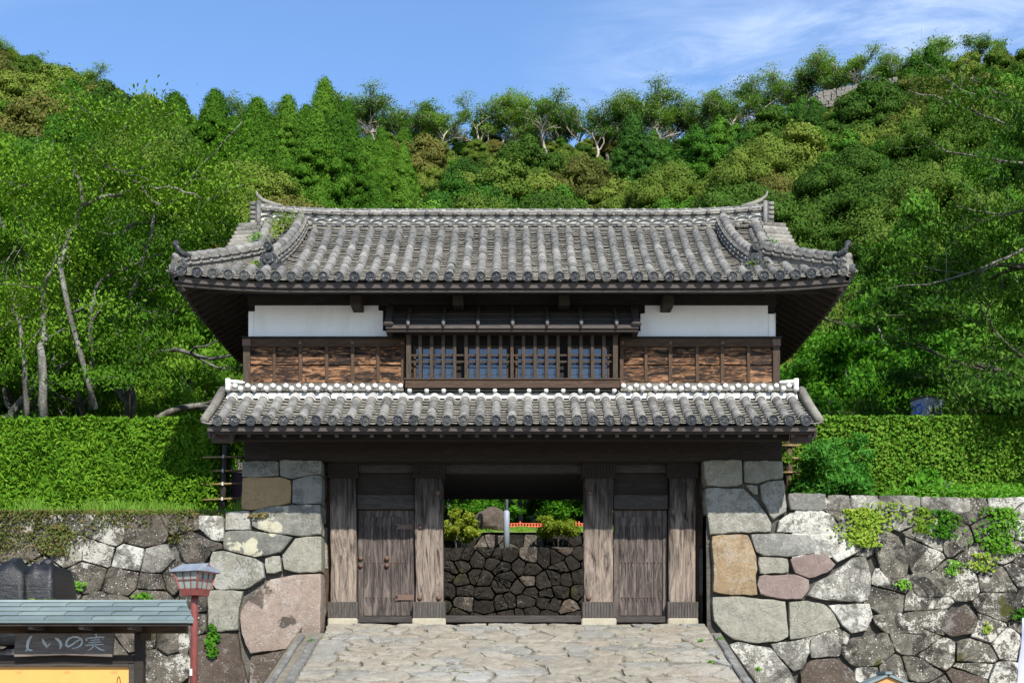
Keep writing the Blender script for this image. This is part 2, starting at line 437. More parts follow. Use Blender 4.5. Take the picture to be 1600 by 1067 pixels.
def stone(name, base, dark, light, lich=0.3, lcol=(0.55,0.54,0.50), spots=0.0, moss=0.0, patch=None, cut=0.56, bumps=1.0, k=0.62, blot=0.0):
    base, dark, light, lcol = [tuple(q*k for q in c) for c in (base, dark, light, lcol)]
    if patch: patch = (tuple(q*k for q in patch[0]), patch[1], patch[2])
    n = NT(name)
    big = n.noise(1.1, 5, 0.62); mid = n.noise(5.0, 6, 0.65); fin = n.noise(28, 5, 0.7)
    f = n.math('ADD', n.math('MULTIPLY', mid, 0.6), n.math('MULTIPLY', fin, 0.4))
    col = n.ramp(f, [(0.32, dark), (0.5, base), (0.68, light)])
    tone = n.math('SUBTRACT', n.rnd, 0.5)
    col = n.mix(n.math('MULTIPLY', n.rnd, 0.35), col, n.mix(n.mr(n.math('FRACT', n.math('MULTIPLY', n.rnd, 7.31)), 0, 1, smooth=False), dark, light))
    if patch:
        pm = n.mr(n.noise(patch[1], 4, 0.55, 0.3), patch[2], patch[2]+0.04)
        col = n.mix(pm, col, patch[0])
    if lich > 0:
        m = n.noise(4.2, 8, 0.78, 0.5)
        m = n.math('ADD', m, n.math('MULTIPLY', n.math('SUBTRACT', n.noise(0.45, 2), 0.5), 0.7))
        m = n.math('ADD', m, n.math('MULTIPLY', tone, 0.18))
        lm = n.mr(n.math('ADD', m, n.math('MULTIPLY', n.math('SUBTRACT', fin, 0.5), 0.45)), cut, cut + 0.07)
        col = n.mix(n.math('MULTIPLY', lm, lich), col, lcol)
    if blot > 0:
        bl = n.mr(n.math('ADD', n.noise(1.7, 6, 0.7, 0.6), n.math('MULTIPLY', n.math('SUBTRACT', fin, 0.5), 0.25)), 0.51, 0.58)
        col = n.mix(n.math('MULTIPLY', bl, blot), col, n.mix(n.mr(fin, 0.4, 0.65), (0.008,0.0075,0.007), (0.045,0.04,0.032)))
    if spots > 0:
        v = n.voro(13, vec=n.vadd(n.pos, n.noisec(9, 2), 0.05))
        sp = n.mr(v, 0.20, 0.12)
        sp = n.math('MULTIPLY', sp, n.mr(n.noise(1.6, 3), 0.42, 0.55))
        v2 = n.mr(n.voro(30), 0.22, 0.14)
        sp = n.math('MAXIMUM', sp, n.math('MULTIPLY', v2, n.mr(n.noise(2.3, 3), 0.48, 0.6)))
        col = n.mix(n.math('MULTIPLY', sp, spots), col, (0.45,0.435,0.39))
    ck = n.math('ABSOLUTE', n.math('SUBTRACT', n.noise(1.5, 3, 0.6, 0.8), 0.5))
    col = n.mix(n.math('MULTIPLY', n.mr(ck, 0.005, 0.001), 0.28), col, (0.02,0.018,0.015))
    run = n.mr(n.noise(2.2, 5, 0.65, 0.2, n.map((1,1,0.35))), 0.52, 0.72)
    col = n.mix(n.math('MULTIPLY', run, 0.35), col, dark)
    if moss > 0:
        mm = n.mr(n.noise(1.5, 5, 0.6, 0.2), 0.60, 0.66)
        col = n.mix(n.math('MULTIPLY', mm, moss), col, (0.045,0.045,0.008))
    h = n.math('ADD', n.math('MULTIPLY', mid, 0.65), n.math('MULTIPLY', fin, 0.35))
    h = n.math('SUBTRACT', h, n.math('MULTIPLY', n.mr(ck, 0.008, 0.0), 0.12))
    return n.done(col, 0.92, n.bump(h, 0.9*bumps, 0.08), 0.2)
M['s_grey'] = stone('greenish_grey_stone', (0.345,0.33,0.265), (0.20,0.195,0.165), (0.50,0.475,0.385), 0.5, bumps=1.0)
M['s_blue'] = stone('blue_grey_stone', (0.20,0.20,0.18), (0.11,0.115,0.105), (0.33,0.32,0.275), 0.35, bumps=0.7)
M['s_orange'] = stone('ochre_orange_stone', (0.40,0.275,0.14), (0.22,0.17,0.115), (0.50,0.38,0.24), 0.25, patch=((0.25,0.24,0.20), 1.7, 0.70), bumps=0.8)
M['s_rust'] = stone('rusty_orange_stone', (0.46,0.29,0.11), (0.30,0.20,0.10), (0.56,0.38,0.18), 0.15, bumps=0.8)
M['s_pink'] = stone('pinkish_stone', (0.36,0.275,0.225), (0.22,0.175,0.145), (0.46,0.375,0.30), 0.35, patch=((0.10,0.08,0.065), 1.3, 0.60), spots=0.5, bumps=0.7)
M['s_mauve'] = stone('mauve_brown_stone', (0.27,0.20,0.18), (0.18,0.14,0.125), (0.36,0.28,0.24), 0.15, bumps=0.5)
M['s_cream'] = stone('grey_stone_with_cream_scars', (0.20,0.20,0.175), (0.12,0.12,0.11), (0.31,0.30,0.25), 0.2, patch=((0.58,0.55,0.40), 2.1, 0.53), bumps=0.7)
M['s_brown'] = stone('brown_stone', (0.12,0.09,0.07), (0.06,0.05,0.04), (0.20,0.16,0.12), 0.3, spots=0.35)
M['s_white'] = stone('lichen_white_stone', (0.29,0.275,0.235), (0.075,0.07,0.06), (0.50,0.48,0.42), 0.9, (0.72,0.70,0.62), spots=0.7, cut=0.49, blot=0.6)
M['s_rubble_l'] = stone('lichened_rubble_left', (0.135,0.115,0.09), (0.040,0.035,0.030), (0.27,0.235,0.185), 0.9, (0.62,0.59,0.52), spots=1.0, cut=0.59, moss=0.4, blot=0.8)
M['s_rubble_r'] = stone('lichened_rubble_right', (0.16,0.145,0.115), (0.032,0.028,0.024), (0.36,0.335,0.27), 0.95, (0.68,0.65,0.57), spots=1.0, moss=0.9, cut=0.485, blot=0.9)
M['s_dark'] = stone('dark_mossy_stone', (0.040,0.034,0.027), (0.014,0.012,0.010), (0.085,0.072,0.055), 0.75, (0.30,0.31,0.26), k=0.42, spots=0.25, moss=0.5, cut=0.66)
M['s_back'] = stone('dark_wall_backing', (0.045,0.04,0.033), (0.02,0.018,0.015), (0.08,0.07,0.055), 0.0)
M['pier_joint'] = stone('grey_joint_fill', (0.13,0.12,0.10), (0.06,0.055,0.045), (0.22,0.20,0.17), 0.0)
M['s_mortar'] = stone('mortar_backing', (0.20,0.185,0.15), (0.10,0.09,0.075), (0.30,0.28,0.22), 0.0)
M['s_pave'] = stone('buff_paving_stone', (0.40,0.36,0.285), (0.25,0.225,0.18), (0.54,0.49,0.395), 0.5, (0.50,0.48,0.42), bumps=0.9)
M['s_joint'] = stone('sandy_paving_joint', (0.30,0.27,0.21), (0.19,0.17,0.135), (0.40,0.365,0.29), 0.0, bumps=1.0)
M['s_kerb'] = stone('grey_kerb_stone', (0.24,0.235,0.22), (0.13,0.125,0.115), (0.36,0.35,0.32), 0.35)
M['s_base'] = stone('pale_footing_stone', (0.52,0.47,0.35), (0.42,0.37,0.27), (0.62,0.57,0.44), 0.0, bumps=0.3)
def ground_mat(name, a, b, c, s=1.5):
    n = NT(name); f = n.math('ADD', n.math('MULTIPLY', n.noise(s, 6, 0.6), 0.6), n.math('MULTIPLY', n.noise(s*12, 4, 0.6), 0.4))
    return n.done(n.ramp(f, [(0.35, a), (0.5, b), (0.65, c)]), 0.95, n.bump(f, 0.6, 0.05), 0.1)
M['ground'] = ground_mat('gravel_ground', (0.22,0.20,0.17), (0.30,0.28,0.24), (0.38,0.35,0.30))
M['earth'] = ground_mat('grassy_earth', (0.03,0.035,0.012), (0.05,0.065,0.02), (0.09,0.10,0.03))
M['hill'] = ground_mat('forest_floor', (0.012,0.022,0.008), (0.02,0.035,0.012), (0.035,0.05,0.018), 0.4)
M['lawn'] = ground_mat('mown_grass', (0.10,0.13,0.03), (0.14,0.19,0.045), (0.20,0.22,0.07), 3)

def leafm(name, a, b, c, trans=0.35, nscale=0.35, rndw=0.35, rough=0.7, tips=None, spec=0.08, isl=.45):
    n = NT(name)
    islk = isl
    isl = n.t.nodes.new('ShaderNodeNewGeometry').outputs['Random Per Island']
    f = n.math('ADD', n.math('MULTIPLY', n.noise(nscale, 4, 0.6), 0.75 - rndw*0.5), n.math('MULTIPLY', n.rnd, rndw))
    f = n.math('ADD', f, n.math('MULTIPLY', n.math('SUBTRACT', isl, 0.5), islk))
    col = n.ramp(f, [(0.18, a), (0.45, b), (0.78, c)])
    if tips:
        col = n.mix(n.math('MULTIPLY', n.mr(n.math('ADD', isl, n.math('MULTIPLY', n.rnd, 0.5)), 0.75, 1.2), tips[1]), col, tips[0])
    d = n.t.nodes.new('ShaderNodeBsdfPrincipled')
    n.L(col, d.inputs['Base Color']); d.inputs['Roughness'].default_value = rough; d.inputs['Specular IOR Level'].default_value = spec
    t = n.t.nodes.new('ShaderNodeBsdfTranslucent')
    tcol = n.mix(1.0, col, (1.25, 1.25, 0.45), 'MULTIPLY')
    n.L(tcol, t.inputs['Color'])
    mx = n.t.nodes.new('ShaderNodeMixShader'); mx.inputs[0].default_value = trans
    n.L(d.outputs[0], mx.inputs[1]); n.L(t.outputs[0], mx.inputs[2]); n.L(mx.outputs[0], n.out.inputs['Surface'])
    return n.m
M['l_olive'] = leafm('olive_evergreen_leaves', (0.015,0.050,0.005), (0.044,0.095,0.009), (0.110,0.160,0.020), 0.08, tips=((0.15,0.14,0.035), 0.25), isl=.15, rndw=.6)
M['l_brown'] = leafm('brown_tipped_evergreen_leaves', (0.030,0.050,0.008), (0.078,0.088,0.016), (0.16,0.142,0.034), 0.08, tips=((0.19,0.14,0.04), 0.3), isl=.15, rndw=.5)
M['l_green'] = leafm('deep_green_leaves', (0.018,0.062,0.006), (0.042,0.12,0.009), (0.09,0.19,0.018), 0.1, isl=.25, rndw=.5)
M['l_cedar'] = leafm('bright_cedar_foliage', (0.026,0.080,0.005), (0.048,0.122,0.008), (0.085,0.18,0.015), 0.12, isl=.15, rndw=.5)
M['l_cedard'] = leafm('deep_cedar_foliage', (0.018,0.060,0.008), (0.034,0.092,0.012), (0.062,0.14,0.020), 0.15)
M['l_cherry'] = leafm('cherry_leaves', (0.034,0.10,0.006), (0.088,0.195,0.012), (0.20,0.32,0.035), 0.3, 0.5, isl=.18)
M['l_bright'] = leafm('bright_broad_leaves', (0.026,0.10,0.006), (0.060,0.18,0.010), (0.13,0.28,0.025), 0.35, 0.8)
M['l_rdark'] = leafm('dark_glossy_leaves', (0.020,0.065,0.005), (0.045,0.12,0.008), (0.11,0.21,0.02), 0.3, 0.7, spec=0.15)
M['l_ridge'] = leafm('ridge_tree_leaves', (0.045,0.12,0.020), (0.10,0.20,0.03), (0.18,0.30,0.05), 0.45)
M['l_hedge'] = leafm('hedge_leaves', (0.06,0.15,0.008), (0.12,0.25,0.015), (0.22,0.36,0.03), 0.3, 1.0)
M['l_hedge2'] = leafm('small_hedge_leaves', (0.040,0.115,0.008), (0.075,0.19,0.012), (0.15,0.28,0.028), 0.25, 1.0, tips=((0.15,0.13,0.04), 0.22))
M['l_grass'] = leafm('grass_blades', (0.09,0.20,0.02), (0.15,0.30,0.035), (0.24,0.36,0.07), 0.4, 1.0)
M['l_weed'] = leafm('weed_leaves', (0.05,0.17,0.012), (0.10,0.27,0.02), (0.20,0.36,0.05), 0.35, 1.0)
M['l_azalea'] = leafm('yellow_green_leaves', (0.12,0.17,0.015), (0.20,0.26,0.025), (0.32,0.34,0.05), 0.35, 1.0)
M['l_nandina'] = leafm('cool_green_leaflets', (0.030,0.13,0.016), (0.065,0.21,0.026), (0.14,0.32,0.050), 0.3, 1.0)
M['l_vine'] = leafm('yellowish_vine_leaves', (0.10,0.17,0.015), (0.17,0.28,0.025), (0.28,0.36,0.05), 0.35, 1.0)
M['l_dry'] = leafm('creeping_groundcover', (0.05,0.07,0.015), (0.10,0.12,0.03), (0.16,0.13,0.05), 0.2, 2.0, tips=((0.22,0.08,0.04), 0.6))
def bark(name, a, b, c):
    n = NT(name); f = n.math('ADD', n.math('MULTIPLY', n.noise(4, 6, 0.7, vec=n.map((1,1,0.4))), 0.6), n.math('MULTIPLY', n.noise(26, 4, 0.7), 0.4))
    return n.done(n.ramp(f, [(0.35, a), (0.5, b), (0.64, c)]), 0.9, n.bump(f, 0.8, 0.03), 0.2)
M['bark'] = bark('lichened_grey_bark', (0.035,0.032,0.027), (0.10,0.096,0.082), (0.27,0.265,0.23))
M['bark_pale'] = bark('pale_bark', (0.16,0.13,0.10), (0.30,0.26,0.21), (0.45,0.41,0.35))
M['bark_dark'] = bark('dark_bark', (0.035,0.03,0.025), (0.08,0.07,0.055), (0.16,0.15,0.12))

# ================================================================== SETTING: ground, terraces, hill
GZ = 2.94            # level of the ground at the gate
TZ = 5.12            # level of the terrace behind the walls
SLOPE = 0.283
RAMP_TOP = 25.8
def ramp_z(y): return GZ if y >= RAMP_TOP else max(0.0, GZ - SLOPE * (RAMP_TOP - y))
g = MB()
g.add([(-900,-300,0),(900,-300,0),(900,1500,0),(-900,1500,0)], [(0,1,2,3)])
g.build('ground', M['ground'], kind='structure')
t = MB()
def slab(m, x0, x1, ys, zs):
    for i in range(len(ys)-1):
        m.add([(x0,ys[i],zs[i]),(x1,ys[i],zs[i]),(x1,ys[i+1],zs[i+1]),(x0,ys[i+1],zs[i+1])], [(0,1,2,3)])
slab(t, -60, -5.0, [26.3, 31, 40.2], [TZ, TZ+0.1, 6.5])
slab(t, 5.0, 60, [26.3, 31, 40.2], [TZ+.3, TZ+0.35, 6.5])
slab(t, -5.0, 5.0, [38.5, 40.05], [5.78, 5.8])
t.build('terrace_ground', M['earth'], kind='structure')
t = MB(); slab(t, -3.76, 3.8, [26.3, 30.05], [GZ-0.02, GZ-0.02]); slab(t, -5.0, 5.0, [30.05, 38.6], [GZ-0.02, GZ-0.02])
t.build('passage_ground', M['s_joint'], kind='structure')
t = MB()
t.box(-5.6, -5.0, 30.1, 40.1, 0.1, 5.4); t.box(5.0, 5.6, 30.1, 40.1, 0.1, 5.4)
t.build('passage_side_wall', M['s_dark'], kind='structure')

# forested hill: ground profile given as rows seen from the gate approach
tx = [-1500, -600, 0, 200, 400, 650, 800, 1000, 1200, 1400, 1600, 2300, 3200]
prof = {
 40.2: [831.5]*13,
 45.5: [823.5]*13,
 50:   [820,820,820,830,835,840,842,840,835,825,815,810,810],
 65:   [640,640,660,700,720,760,770,770,740,700,660,600,600],
 90:   [400,420,440,455,470,520,540,540,500,455,420,380,360],
 140:  [230,250,270,300,330,390,410,410,370,310,270,220,200],
 190:  [150,160,190,250,290,310,320,315,270,205,170,130,110],
 240:  [100,110,130,200,240,252,256,256,222,152,122,90,80],
 300:  [200,200,230,290,330,370,390,390,330,250,220,190,180],
 420:  [500]*13, 620: [800]*13}
pys = sorted(prof)
def hill_z(x, y):
    t_ = x / y * FPX + 800
    t_ = min(max(t_, tx[0]), tx[-1] - 1e-3)
    i = max(k for k in range(len(tx)-1) if tx[k] <= t_)
    a = (t_ - tx[i]) / (tx[i+1] - tx[i])
    y = min(max(y, pys[0]), pys[-1] - 1e-3)
    j = max(k for k in range(len(pys)-1) if pys[k] <= y)
    b = (y - pys[j]) / (pys[j+1] - pys[j])
    def zz(jj):
        s = prof[pys[jj]][i]*(1-a) + prof[pys[jj]][i+1]*a
        return EYE + (HY - s) * pys[jj] / FPX
    return zz(j)*(1-b) + zz(j+1)*b
hv = []; hf = []
ys = [40.2,45,50,57,65,77,90,105,122,140,156,173,190,206,223,240,256,273,300,360,420,520,620]
nx = 90
for y in ys:
    for k in range(nx+1):
        tt = -1500 + 4700*k/nx
        x = (tt-800)*y/FPX
        hv.append((x, y, hill_z(x, y)))
for j in range(len(ys)-1):
    for k in range(nx):
        a = j*(nx+1)+k
        hf.append((a, a+1, a+nx+2, a+nx+1))
tag(inst('hillside', new_mesh('hillside', hv, hf, M['hill'], True), None), kind='structure')

# ================================================================== stones
def clip_poly(poly, a, b):
    """keep points p with a.p <= b"""
    out = []
    n = len(poly)
    for i in range(n):
        p, q = poly[i], poly[(i+1) % n]
        dp = a[0]*p[0]+a[1]*p[1]-b; dq = a[0]*q[0]+a[1]*q[1]-b
        if dp <= 0: out.append(p)
        if dp*dq < 0:
            t_ = dp/(dp-dq); out.append((p[0]+(q[0]-p[0])*t_, p[1]+(q[1]-p[1])*t_))
    return out
def voronoi(seeds, x0, x1, y0, y1, nreal, ax=1.0):
    pts = np.array(seeds); cells = []
    w = np.array([ax*ax, 1.0])
    for i in range(nreal):
        poly = [(x0,y0),(x1,y0),(x1,y1),(x0,y1)]
        d = ((pts - pts[i])**2 * w).sum(1)
        for j in np.argsort(d)[1:28]:
            s, q = pts[i], pts[j]
            a = (q - s) * w
            b = float(((s + q) / 2 * a).sum())
            poly = clip_poly(poly, (float(a[0]), float(a[1])), b)
            if len(poly) < 3: break
        cells.append(poly)
    return cells
def in_poly(p, poly):
    c = False; n = len(poly); j = n-1
    for i in range(n):
        if (poly[i][1] > p[1]) != (poly[j][1] > p[1]) and p[0] < (poly[j][0]-poly[i][0])*(p[1]-poly[i][1])/(poly[j][1]-poly[i][1]+1e-12)+poly[i][0]:
            c = not c
        j = i
    return c
def area(poly):
    return 0.5*sum(poly[i][0]*poly[(i+1)%len(poly)][1]-poly[(i+1)%len(poly)][0]*poly[i][1] for i in range(len(poly)))
def stone_shape(poly, gap, seg, rng, rough=0.02, round_=1):
    """rounded, roughened outline of a stone, inset by gap"""
    if area(poly) < 0: poly = poly[::-1]
    cx = sum(p[0] for p in poly)/len(poly); cy = sum(p[1] for p in poly)/len(poly)
    # drop tiny edges
    q = [poly[0]]
    for p in poly[1:]:
        if math.hypot(p[0]-q[-1][0], p[1]-q[-1][1]) > seg*0.35: q.append(p)
    if math.hypot(q[0][0]-q[-1][0], q[0][1]-q[-1][1]) < seg*0.35 and len(q) > 3: q.pop()
    poly = q
    n = len(poly)
    if n < 3: return None, None
    # true inset
    ins = []
    for i in range(n):
        p0, p1, p2 = poly[i-1], poly[i], poly[(i+1)%n]
        d1 = Vector((p1[0]-p0[0], p1[1]-p0[1])).normalized(); d2 = Vector((p2[0]-p1[0], p2[1]-p1[1])).normalized()
        n1 = Vector((-d1.y, d1.x)); n2 = Vector((-d2.y, d2.x)); b = (n1+n2)
        b = b / max(0.45, b.length_squared/2) / 1.0 * 1.0 if b.length > 1e-6 else n1
        b = (n1+n2).normalized() / max(0.5, math.cos(0.5*n1.angle(n2, 0)))
        ins.append((p1[0]+b.x*gap, p1[1]+b.y*gap))
    pts = []
    for i in range(n):
        a = Vector(ins[i]); b = Vector(ins[(i+1)%n]); L = (b-a).length
        k = max(1, int(L/seg))
        for s in range(k):
            t_ = (s+0.0)/k
            p = a.lerp(b, t_)
            if s > 0: p = p + Vector((rng.uniform(-1,1), rng.uniform(-1,1))) * rough
            pts.append(p)
    for _ in range(round_):
        out = []
        m = len(pts)
        for i in range(m):
            a, b, c = pts[i-1], pts[i], pts[(i+1)%m]
            out.append(a*0.09 + b*0.82 + c*0.09)
        pts = out
    return pts, Vector((cx, cy))
def stone_mesh(name, poly, mat, rng, gap=0.014, seg=0.13, depth=0.4, bulge=0.07, to3=None, rough=0.018, smooth=False):
    pts, c = stone_shape(poly, gap, seg, rng, rough)
    if pts is None: return None
    n = len(pts)
    R_ = max((p-c).length for p in pts); R_ = min(R_, 0.8)
    bulge = bulge * min(1.0, R_/0.3)
    tiltx, tilty = rng.uniform(-1,1)*0.05, rng.uniform(-1,1)*0.05
    V = []; Fs = []
    def put(p, d):
        d = d + tiltx*(p.x-c.x) + tilty*(p.y-c.y)
        V.append(to3(p.x, p.y, d))
    for p in pts: V.append(to3(p.x, p.y, -depth))
    for p in pts: put(p, -0.02)
    rings = [(0.985, 0.55), (0.93, 0.85), (0.55, 1.0)]
    for s, h in rings:
        k = rng.uniform(0.6, 1.3)
        for i, p in enumerate(pts):
            q = c + (p-c)*s
            put(q, bulge*h*rng.uniform(0.75, 1.2) + rng.uniform(-1, 1)*bulge*0.25)
    put(c, bulge*rng.uniform(0.8, 1.2))
    nr = 2+len(rings)
    for r in range(nr-1):
        for i in range(n):
            j = (i+1) % n
            Fs.append((r*n+i, r*n+j, (r+1)*n+j, (r+1)*n+i))
    last = (nr-1)*n; cc = nr*n
    for i in range(n): Fs.append((last+i, last+(i+1)%n, cc))
    me = new_mesh(name, V, Fs, mat, True)
    me.set_sharp_from_angle(angle=R(24))
    return me
def px_u(px): return (px-800)/80.0
def px_v(py): return EYE + (HY-py)/80.0
def poly_uv(pl): return [(px_u(x), px_v(y)) for x, y in pl]
BAT = 0.08
def wall3(u, v, d):
    y = 26.0 - BAT*max(0.0, TZ-v)
    return (u, y - d, v)
def make_wall(parent, explicit, region, gx, gy, matf, seedn, ax=0.8, gap=0.004, bulge=0.045, jit=0.42, drop=0.12, dummy=0.12):
    """explicit: list of (pixel polygon, material key). region in metres."""
    rng = random.Random(seedn)
    polys = [poly_uv(p) for p, k in explicit]
    for pl, (_, k) in zip(polys, explicit):
        me = stone_mesh('stone', pl, M[k], rng, -0.006, 0.11, 0.45, 0.034, lambda u, v, d: wall3(u, v, d+.035), 0.014)
        if me: inst('stone', me, parent)
    x0, x1, y0, y1 = region
    seeds = []
    ny = max(1, int((y1-y0)/gy)); nxx = max(1, int((x1-x0)/gx))
    for j in range(ny):
        for i in range(-1, nxx+1):
            if rng.random() < drop: continue
            x = x0 + (i+0.5+(0.5 if j % 2 else 0)+rng.uniform(-jit,jit))*gx
            y = y0 + (j+0.5+rng.uniform(-jit,jit)*0.9)*(y1-y0)/ny
            if x < x0+0.05 or x > x1-0.05: continue
            if any(in_poly((x,y), p) for p in polys): continue
            seeds.append((x,y))
    nreal = len(seeds)
    for pl in polys:
        xs = [p[0] for p in pl]; yy = [p[1] for p in pl]
        x = min(xs)+dummy*0.3
        while x < max(xs):
            y = min(yy)+dummy*0.3
            while y < max(yy):
                if all(in_poly((x+.25*math.cos(q_),y+.25*math.sin(q_)), pl) for q_ in (0,1.57,3.14,4.71)): seeds.append((x,y))
                y += dummy
            x += dummy
    cells = voronoi(seeds, x0, x1, y0, y1, nreal, ax)
    for (sx, sy), pl in zip(seeds[:nreal], cells):
        if len(pl) < 3 or abs(area(pl)) < 0.012: continue
        me = stone_mesh('stone', pl, M[matf(sx, sy, rng)], rng, gap, 0.12, 0.42, bulge*rng.uniform(0.6,1.4), wall3, 0.02)
        if me: inst('stone', me, parent)

left_stones = [
 ([(380,721),(436,721),(437,744),(379,746)], 's_blue'),
 ([(437,719),(503,720),(503,742),(484,742),(458,748),(437,744)], 's_blue'),
 ([(379,747),(436,746),(455,751),(455,786),(430,790),(392,797),(377,796)], 's_rust'),
 ([(458,750),(485,743),(503,743),(503,787),(475,788),(457,786)], 's_blue'),
 ([(394,799),(420,792),(470,789),(501,788),(503,836),(470,838),(420,832),(394,822)], 's_cream'),
 ([(353,800),(390,798),(392,828),(353,829)], 's_grey'),
 ([(352,831),(390,829),(420,834),(460,840),(440,864),(400,871),(350,858)], 's_cream'),
 ([(462,841),(503,838),(504,893),(470,896),(445,890),(442,868)], 's_grey'),
 ([(415,873),(439,868),(442,893),(418,897)], 's_grey'),
 ([(333,862),(350,861),(400,873),(413,880),(416,903),(385,921),(340,921),(328,902)], 's_grey'),
 ([(425,905),(470,898),(503,896),(503,992),(470,1010),(440,1015),(395,1022),(381,990),(378,960),(392,930)], 's_pink'),
 ([(328,923),(384,924),(376,950),(376,985),(330,988)], 's_grey'),
 ([(300,992),(374,990),(380,1030),(392,1067),(388,1110),(300,1110)], 's_brown'),
 ([(396,1026),(440,1018),(500,1000),(500,1110),(400,1110),(394,1070)], 's_brown'),
 ([(311,806),(350,807),(351,846),(332,843),(312,826)], 's_white'),
 ([(283,838),(300,830),(330,845),(349,850),(349,858),(332,862),(320,885),(290,880),(282,860)], 's_rubble_l'),
 ([(284,886),(322,888),(330,900),(337,921),(326,924),(326,955),(284,958)], 's_rubble_l'),
 ([(380,1113),(503,1113),(503,1210),(380,1210)], 's_brown'),
 ([(284,961),(326,960),(327,988),(297,991),(296,1040),(284,1044)], 's_rubble_l'),
]
right_stones = [
 ([(1098,720),(1159,719),(1160,757),(1150,760),(1104,760),(1100,745)], 's_grey'),
 ([(1161,720),(1222,721),(1223,748),(1195,751),(1183,756),(1162,754)], 's_grey'),
 ([(1101,763),(1160,763),(1183,785),(1205,818),(1204,831),(1150,832),(1108,836),(1104,800)], 's_grey'),
 ([(1186,758),(1200,752),(1224,750),(1229,800),(1215,806),(1208,813),(1190,782)], 's_grey'),
 ([(1164,758),(1183,759),(1184,774),(1178,773)], 's_grey'),
 ([(1111,838),(1150,835),(1168,836),(1180,870),(1182,890),(1178,900),(1182,930),(1140,930),(1112,925),(1114,880)], 's_orange'),
 ([(1172,835),(1210,834),(1260,836),(1275,850),(1272,865),(1230,870),(1190,868),(1180,862)], 's_blue'),
 ([(1183,871),(1210,872),(1229,873),(1230,895),(1185,897)], 's_grey'),
 ([(1184,900),(1240,898),(1262,906),(1262,920),(1250,937),(1215,936),(1186,930),(1180,914)], 's_mauve'),
 ([(1232,874),(1285,862),(1304,882),(1290,895),(1262,904),(1240,896)], 's_mauve'),
 ([(1111,933),(1150,932),(1225,940),(1228,995),(1210,1003),(1180,1005),(1145,1000),(1125,985),(1113,970)], 's_grey'),
 ([(1229,941),(1258,939),(1285,945),(1300,960),(1310,980),(1262,995),(1230,1000)], 's_grey'),
 ([(1231,771),(1290,772),(1288,797),(1235,797)], 's_blue'),
 ([(1292,774),(1326,774),(1328,797),(1290,797)], 's_white'),
 ([(1328,774),(1370,774),(1372,798),(1330,797)], 's_white'),
 ([(1372,774),(1434,776),(1432,796),(1420,799),(1374,798)], 's_white'),
 ([(1436,777),(1514,778),(1516,800),(1500,803),(1440,800)], 's_white'),
 ([(1215,815),(1235,801),(1303,802),(1306,832),(1250,833),(1212,832)], 's_white'),
 ([(1308,803),(1330,802),(1332,826),(1310,830)], 's_white'),
 ([(1330,872),(1350,870),(1358,900),(1357,935),(1345,941),(1290,938),(1257,931),(1270,912),(1300,897)], 's_white'),
 ([(1290,850),(1310,836),(1340,840),(1345,860),(1320,872),(1305,880),(1295,865)], 's_white'),
 ([(1290,946),(1355,943),(1360,965),(1350,985),(1325,990),(1312,978),(1302,960)], 's_white'),
 ([(1200,1006),(1235,1002),(1259,999),(1260,1020),(1248,1045),(1235,1050),(1205,1015)], 's_white'),
 ([(1262,999),(1298,989),(1310,1010),(1308,1025),(1262,1028)], 's_white'),
 ([(1312,984),(1324,992),(1318,1008),(1311,1006)], 's_white'),
 ([(1180,1010),(1200,1012),(1232,1052),(1238,1067),(1232,1100),(1190,1100),(1130,1010),(1150,1003)], 's_white'),
 ([(1245,1052),(1262,1032),(1300,1028),(1330,1050),(1335,1090),(1250,1100)], 's_brown'),
 ([(1360,822),(1398,836),(1420,870),(1412,905),(1378,900),(1364,860)], 's_rubble_r'),
 ([(1420,897),(1480,893),(1496,920),(1480,932),(1430,934),(1416,912)], 's_rubble_r'),
 ([(1358,962),(1395,957),(1440,972),(1436,990),(1380,990),(1362,975)], 's_rubble_r'),
 ([(1474,962),(1505,944),(1522,965),(1518,990),(1480,995),(1462,984)], 's_brown'),
 ([(1112,1120),(1180,1105),(1240,1108),(1240,1212),(1112,1212)], 's_brown'),
]
ZB = 0.02
lw = thing('stone_wall', 'old dry stone retaining wall below the tall bright hedge, left of the gatehouse', 'wall', (-12, 26, 0))
def batter_back(par, x0, x1, zt):
    m = MB(); m.add([(x0,26-BAT*TZ+.10,0),(x1,26-BAT*TZ+.10,0),(x1,26.10,zt),(x0,26.10,zt),(x0,26.6,0),(x1,26.6,0),(x1,26.6,zt),(x0,26.6,zt)], [(0,1,2,3),(3,2,6,7),(5,4,7,6),(1,5,6,2),(4,0,3,7)])
    m.build('backing', M['pier_joint'], par)
batter_back(lw, -19.0, -3.76, 5.0)
box('backing', M['pier_joint'], lw, -5.2, -3.76, 26.05, 30.0, 0, 6.13)
make_wall(lw, left_stones, (-19, px_u(330), ZB, px_v(803)), 0.66, 0.5,
          lambda x, y, r: 's_white' if r.random() < 0.08 else ('s_brown' if r.random() < 0.03 else 's_rubble_l'), 11)
rw = thing('stone_wall', 'old lichen-spotted stone retaining wall below the small-leaved hedge, right of the gatehouse', 'wall', (12, 26, 0))
batter_back(rw, 3.80, 19, 5.2)
box('backing', M['pier_joint'], rw, 3.80, 5.22, 26.05, 30.0, 0, 6.13)
def rmat(x, y, r):
    u = 800 + 80*x; v = HY - 80*(y-EYE)
    p = 0.75 - (u-1300)/500.0 - (v-800)/330.0
    return 's_white' if r.random() < p else ('s_brown' if r.random() < 0.03 else 's_rubble_r')
make_wall(rw, right_stones, (px_u(1235), 19, ZB, px_v(777)), 0.58, 0.45, rmat, 23, jit=0.46)
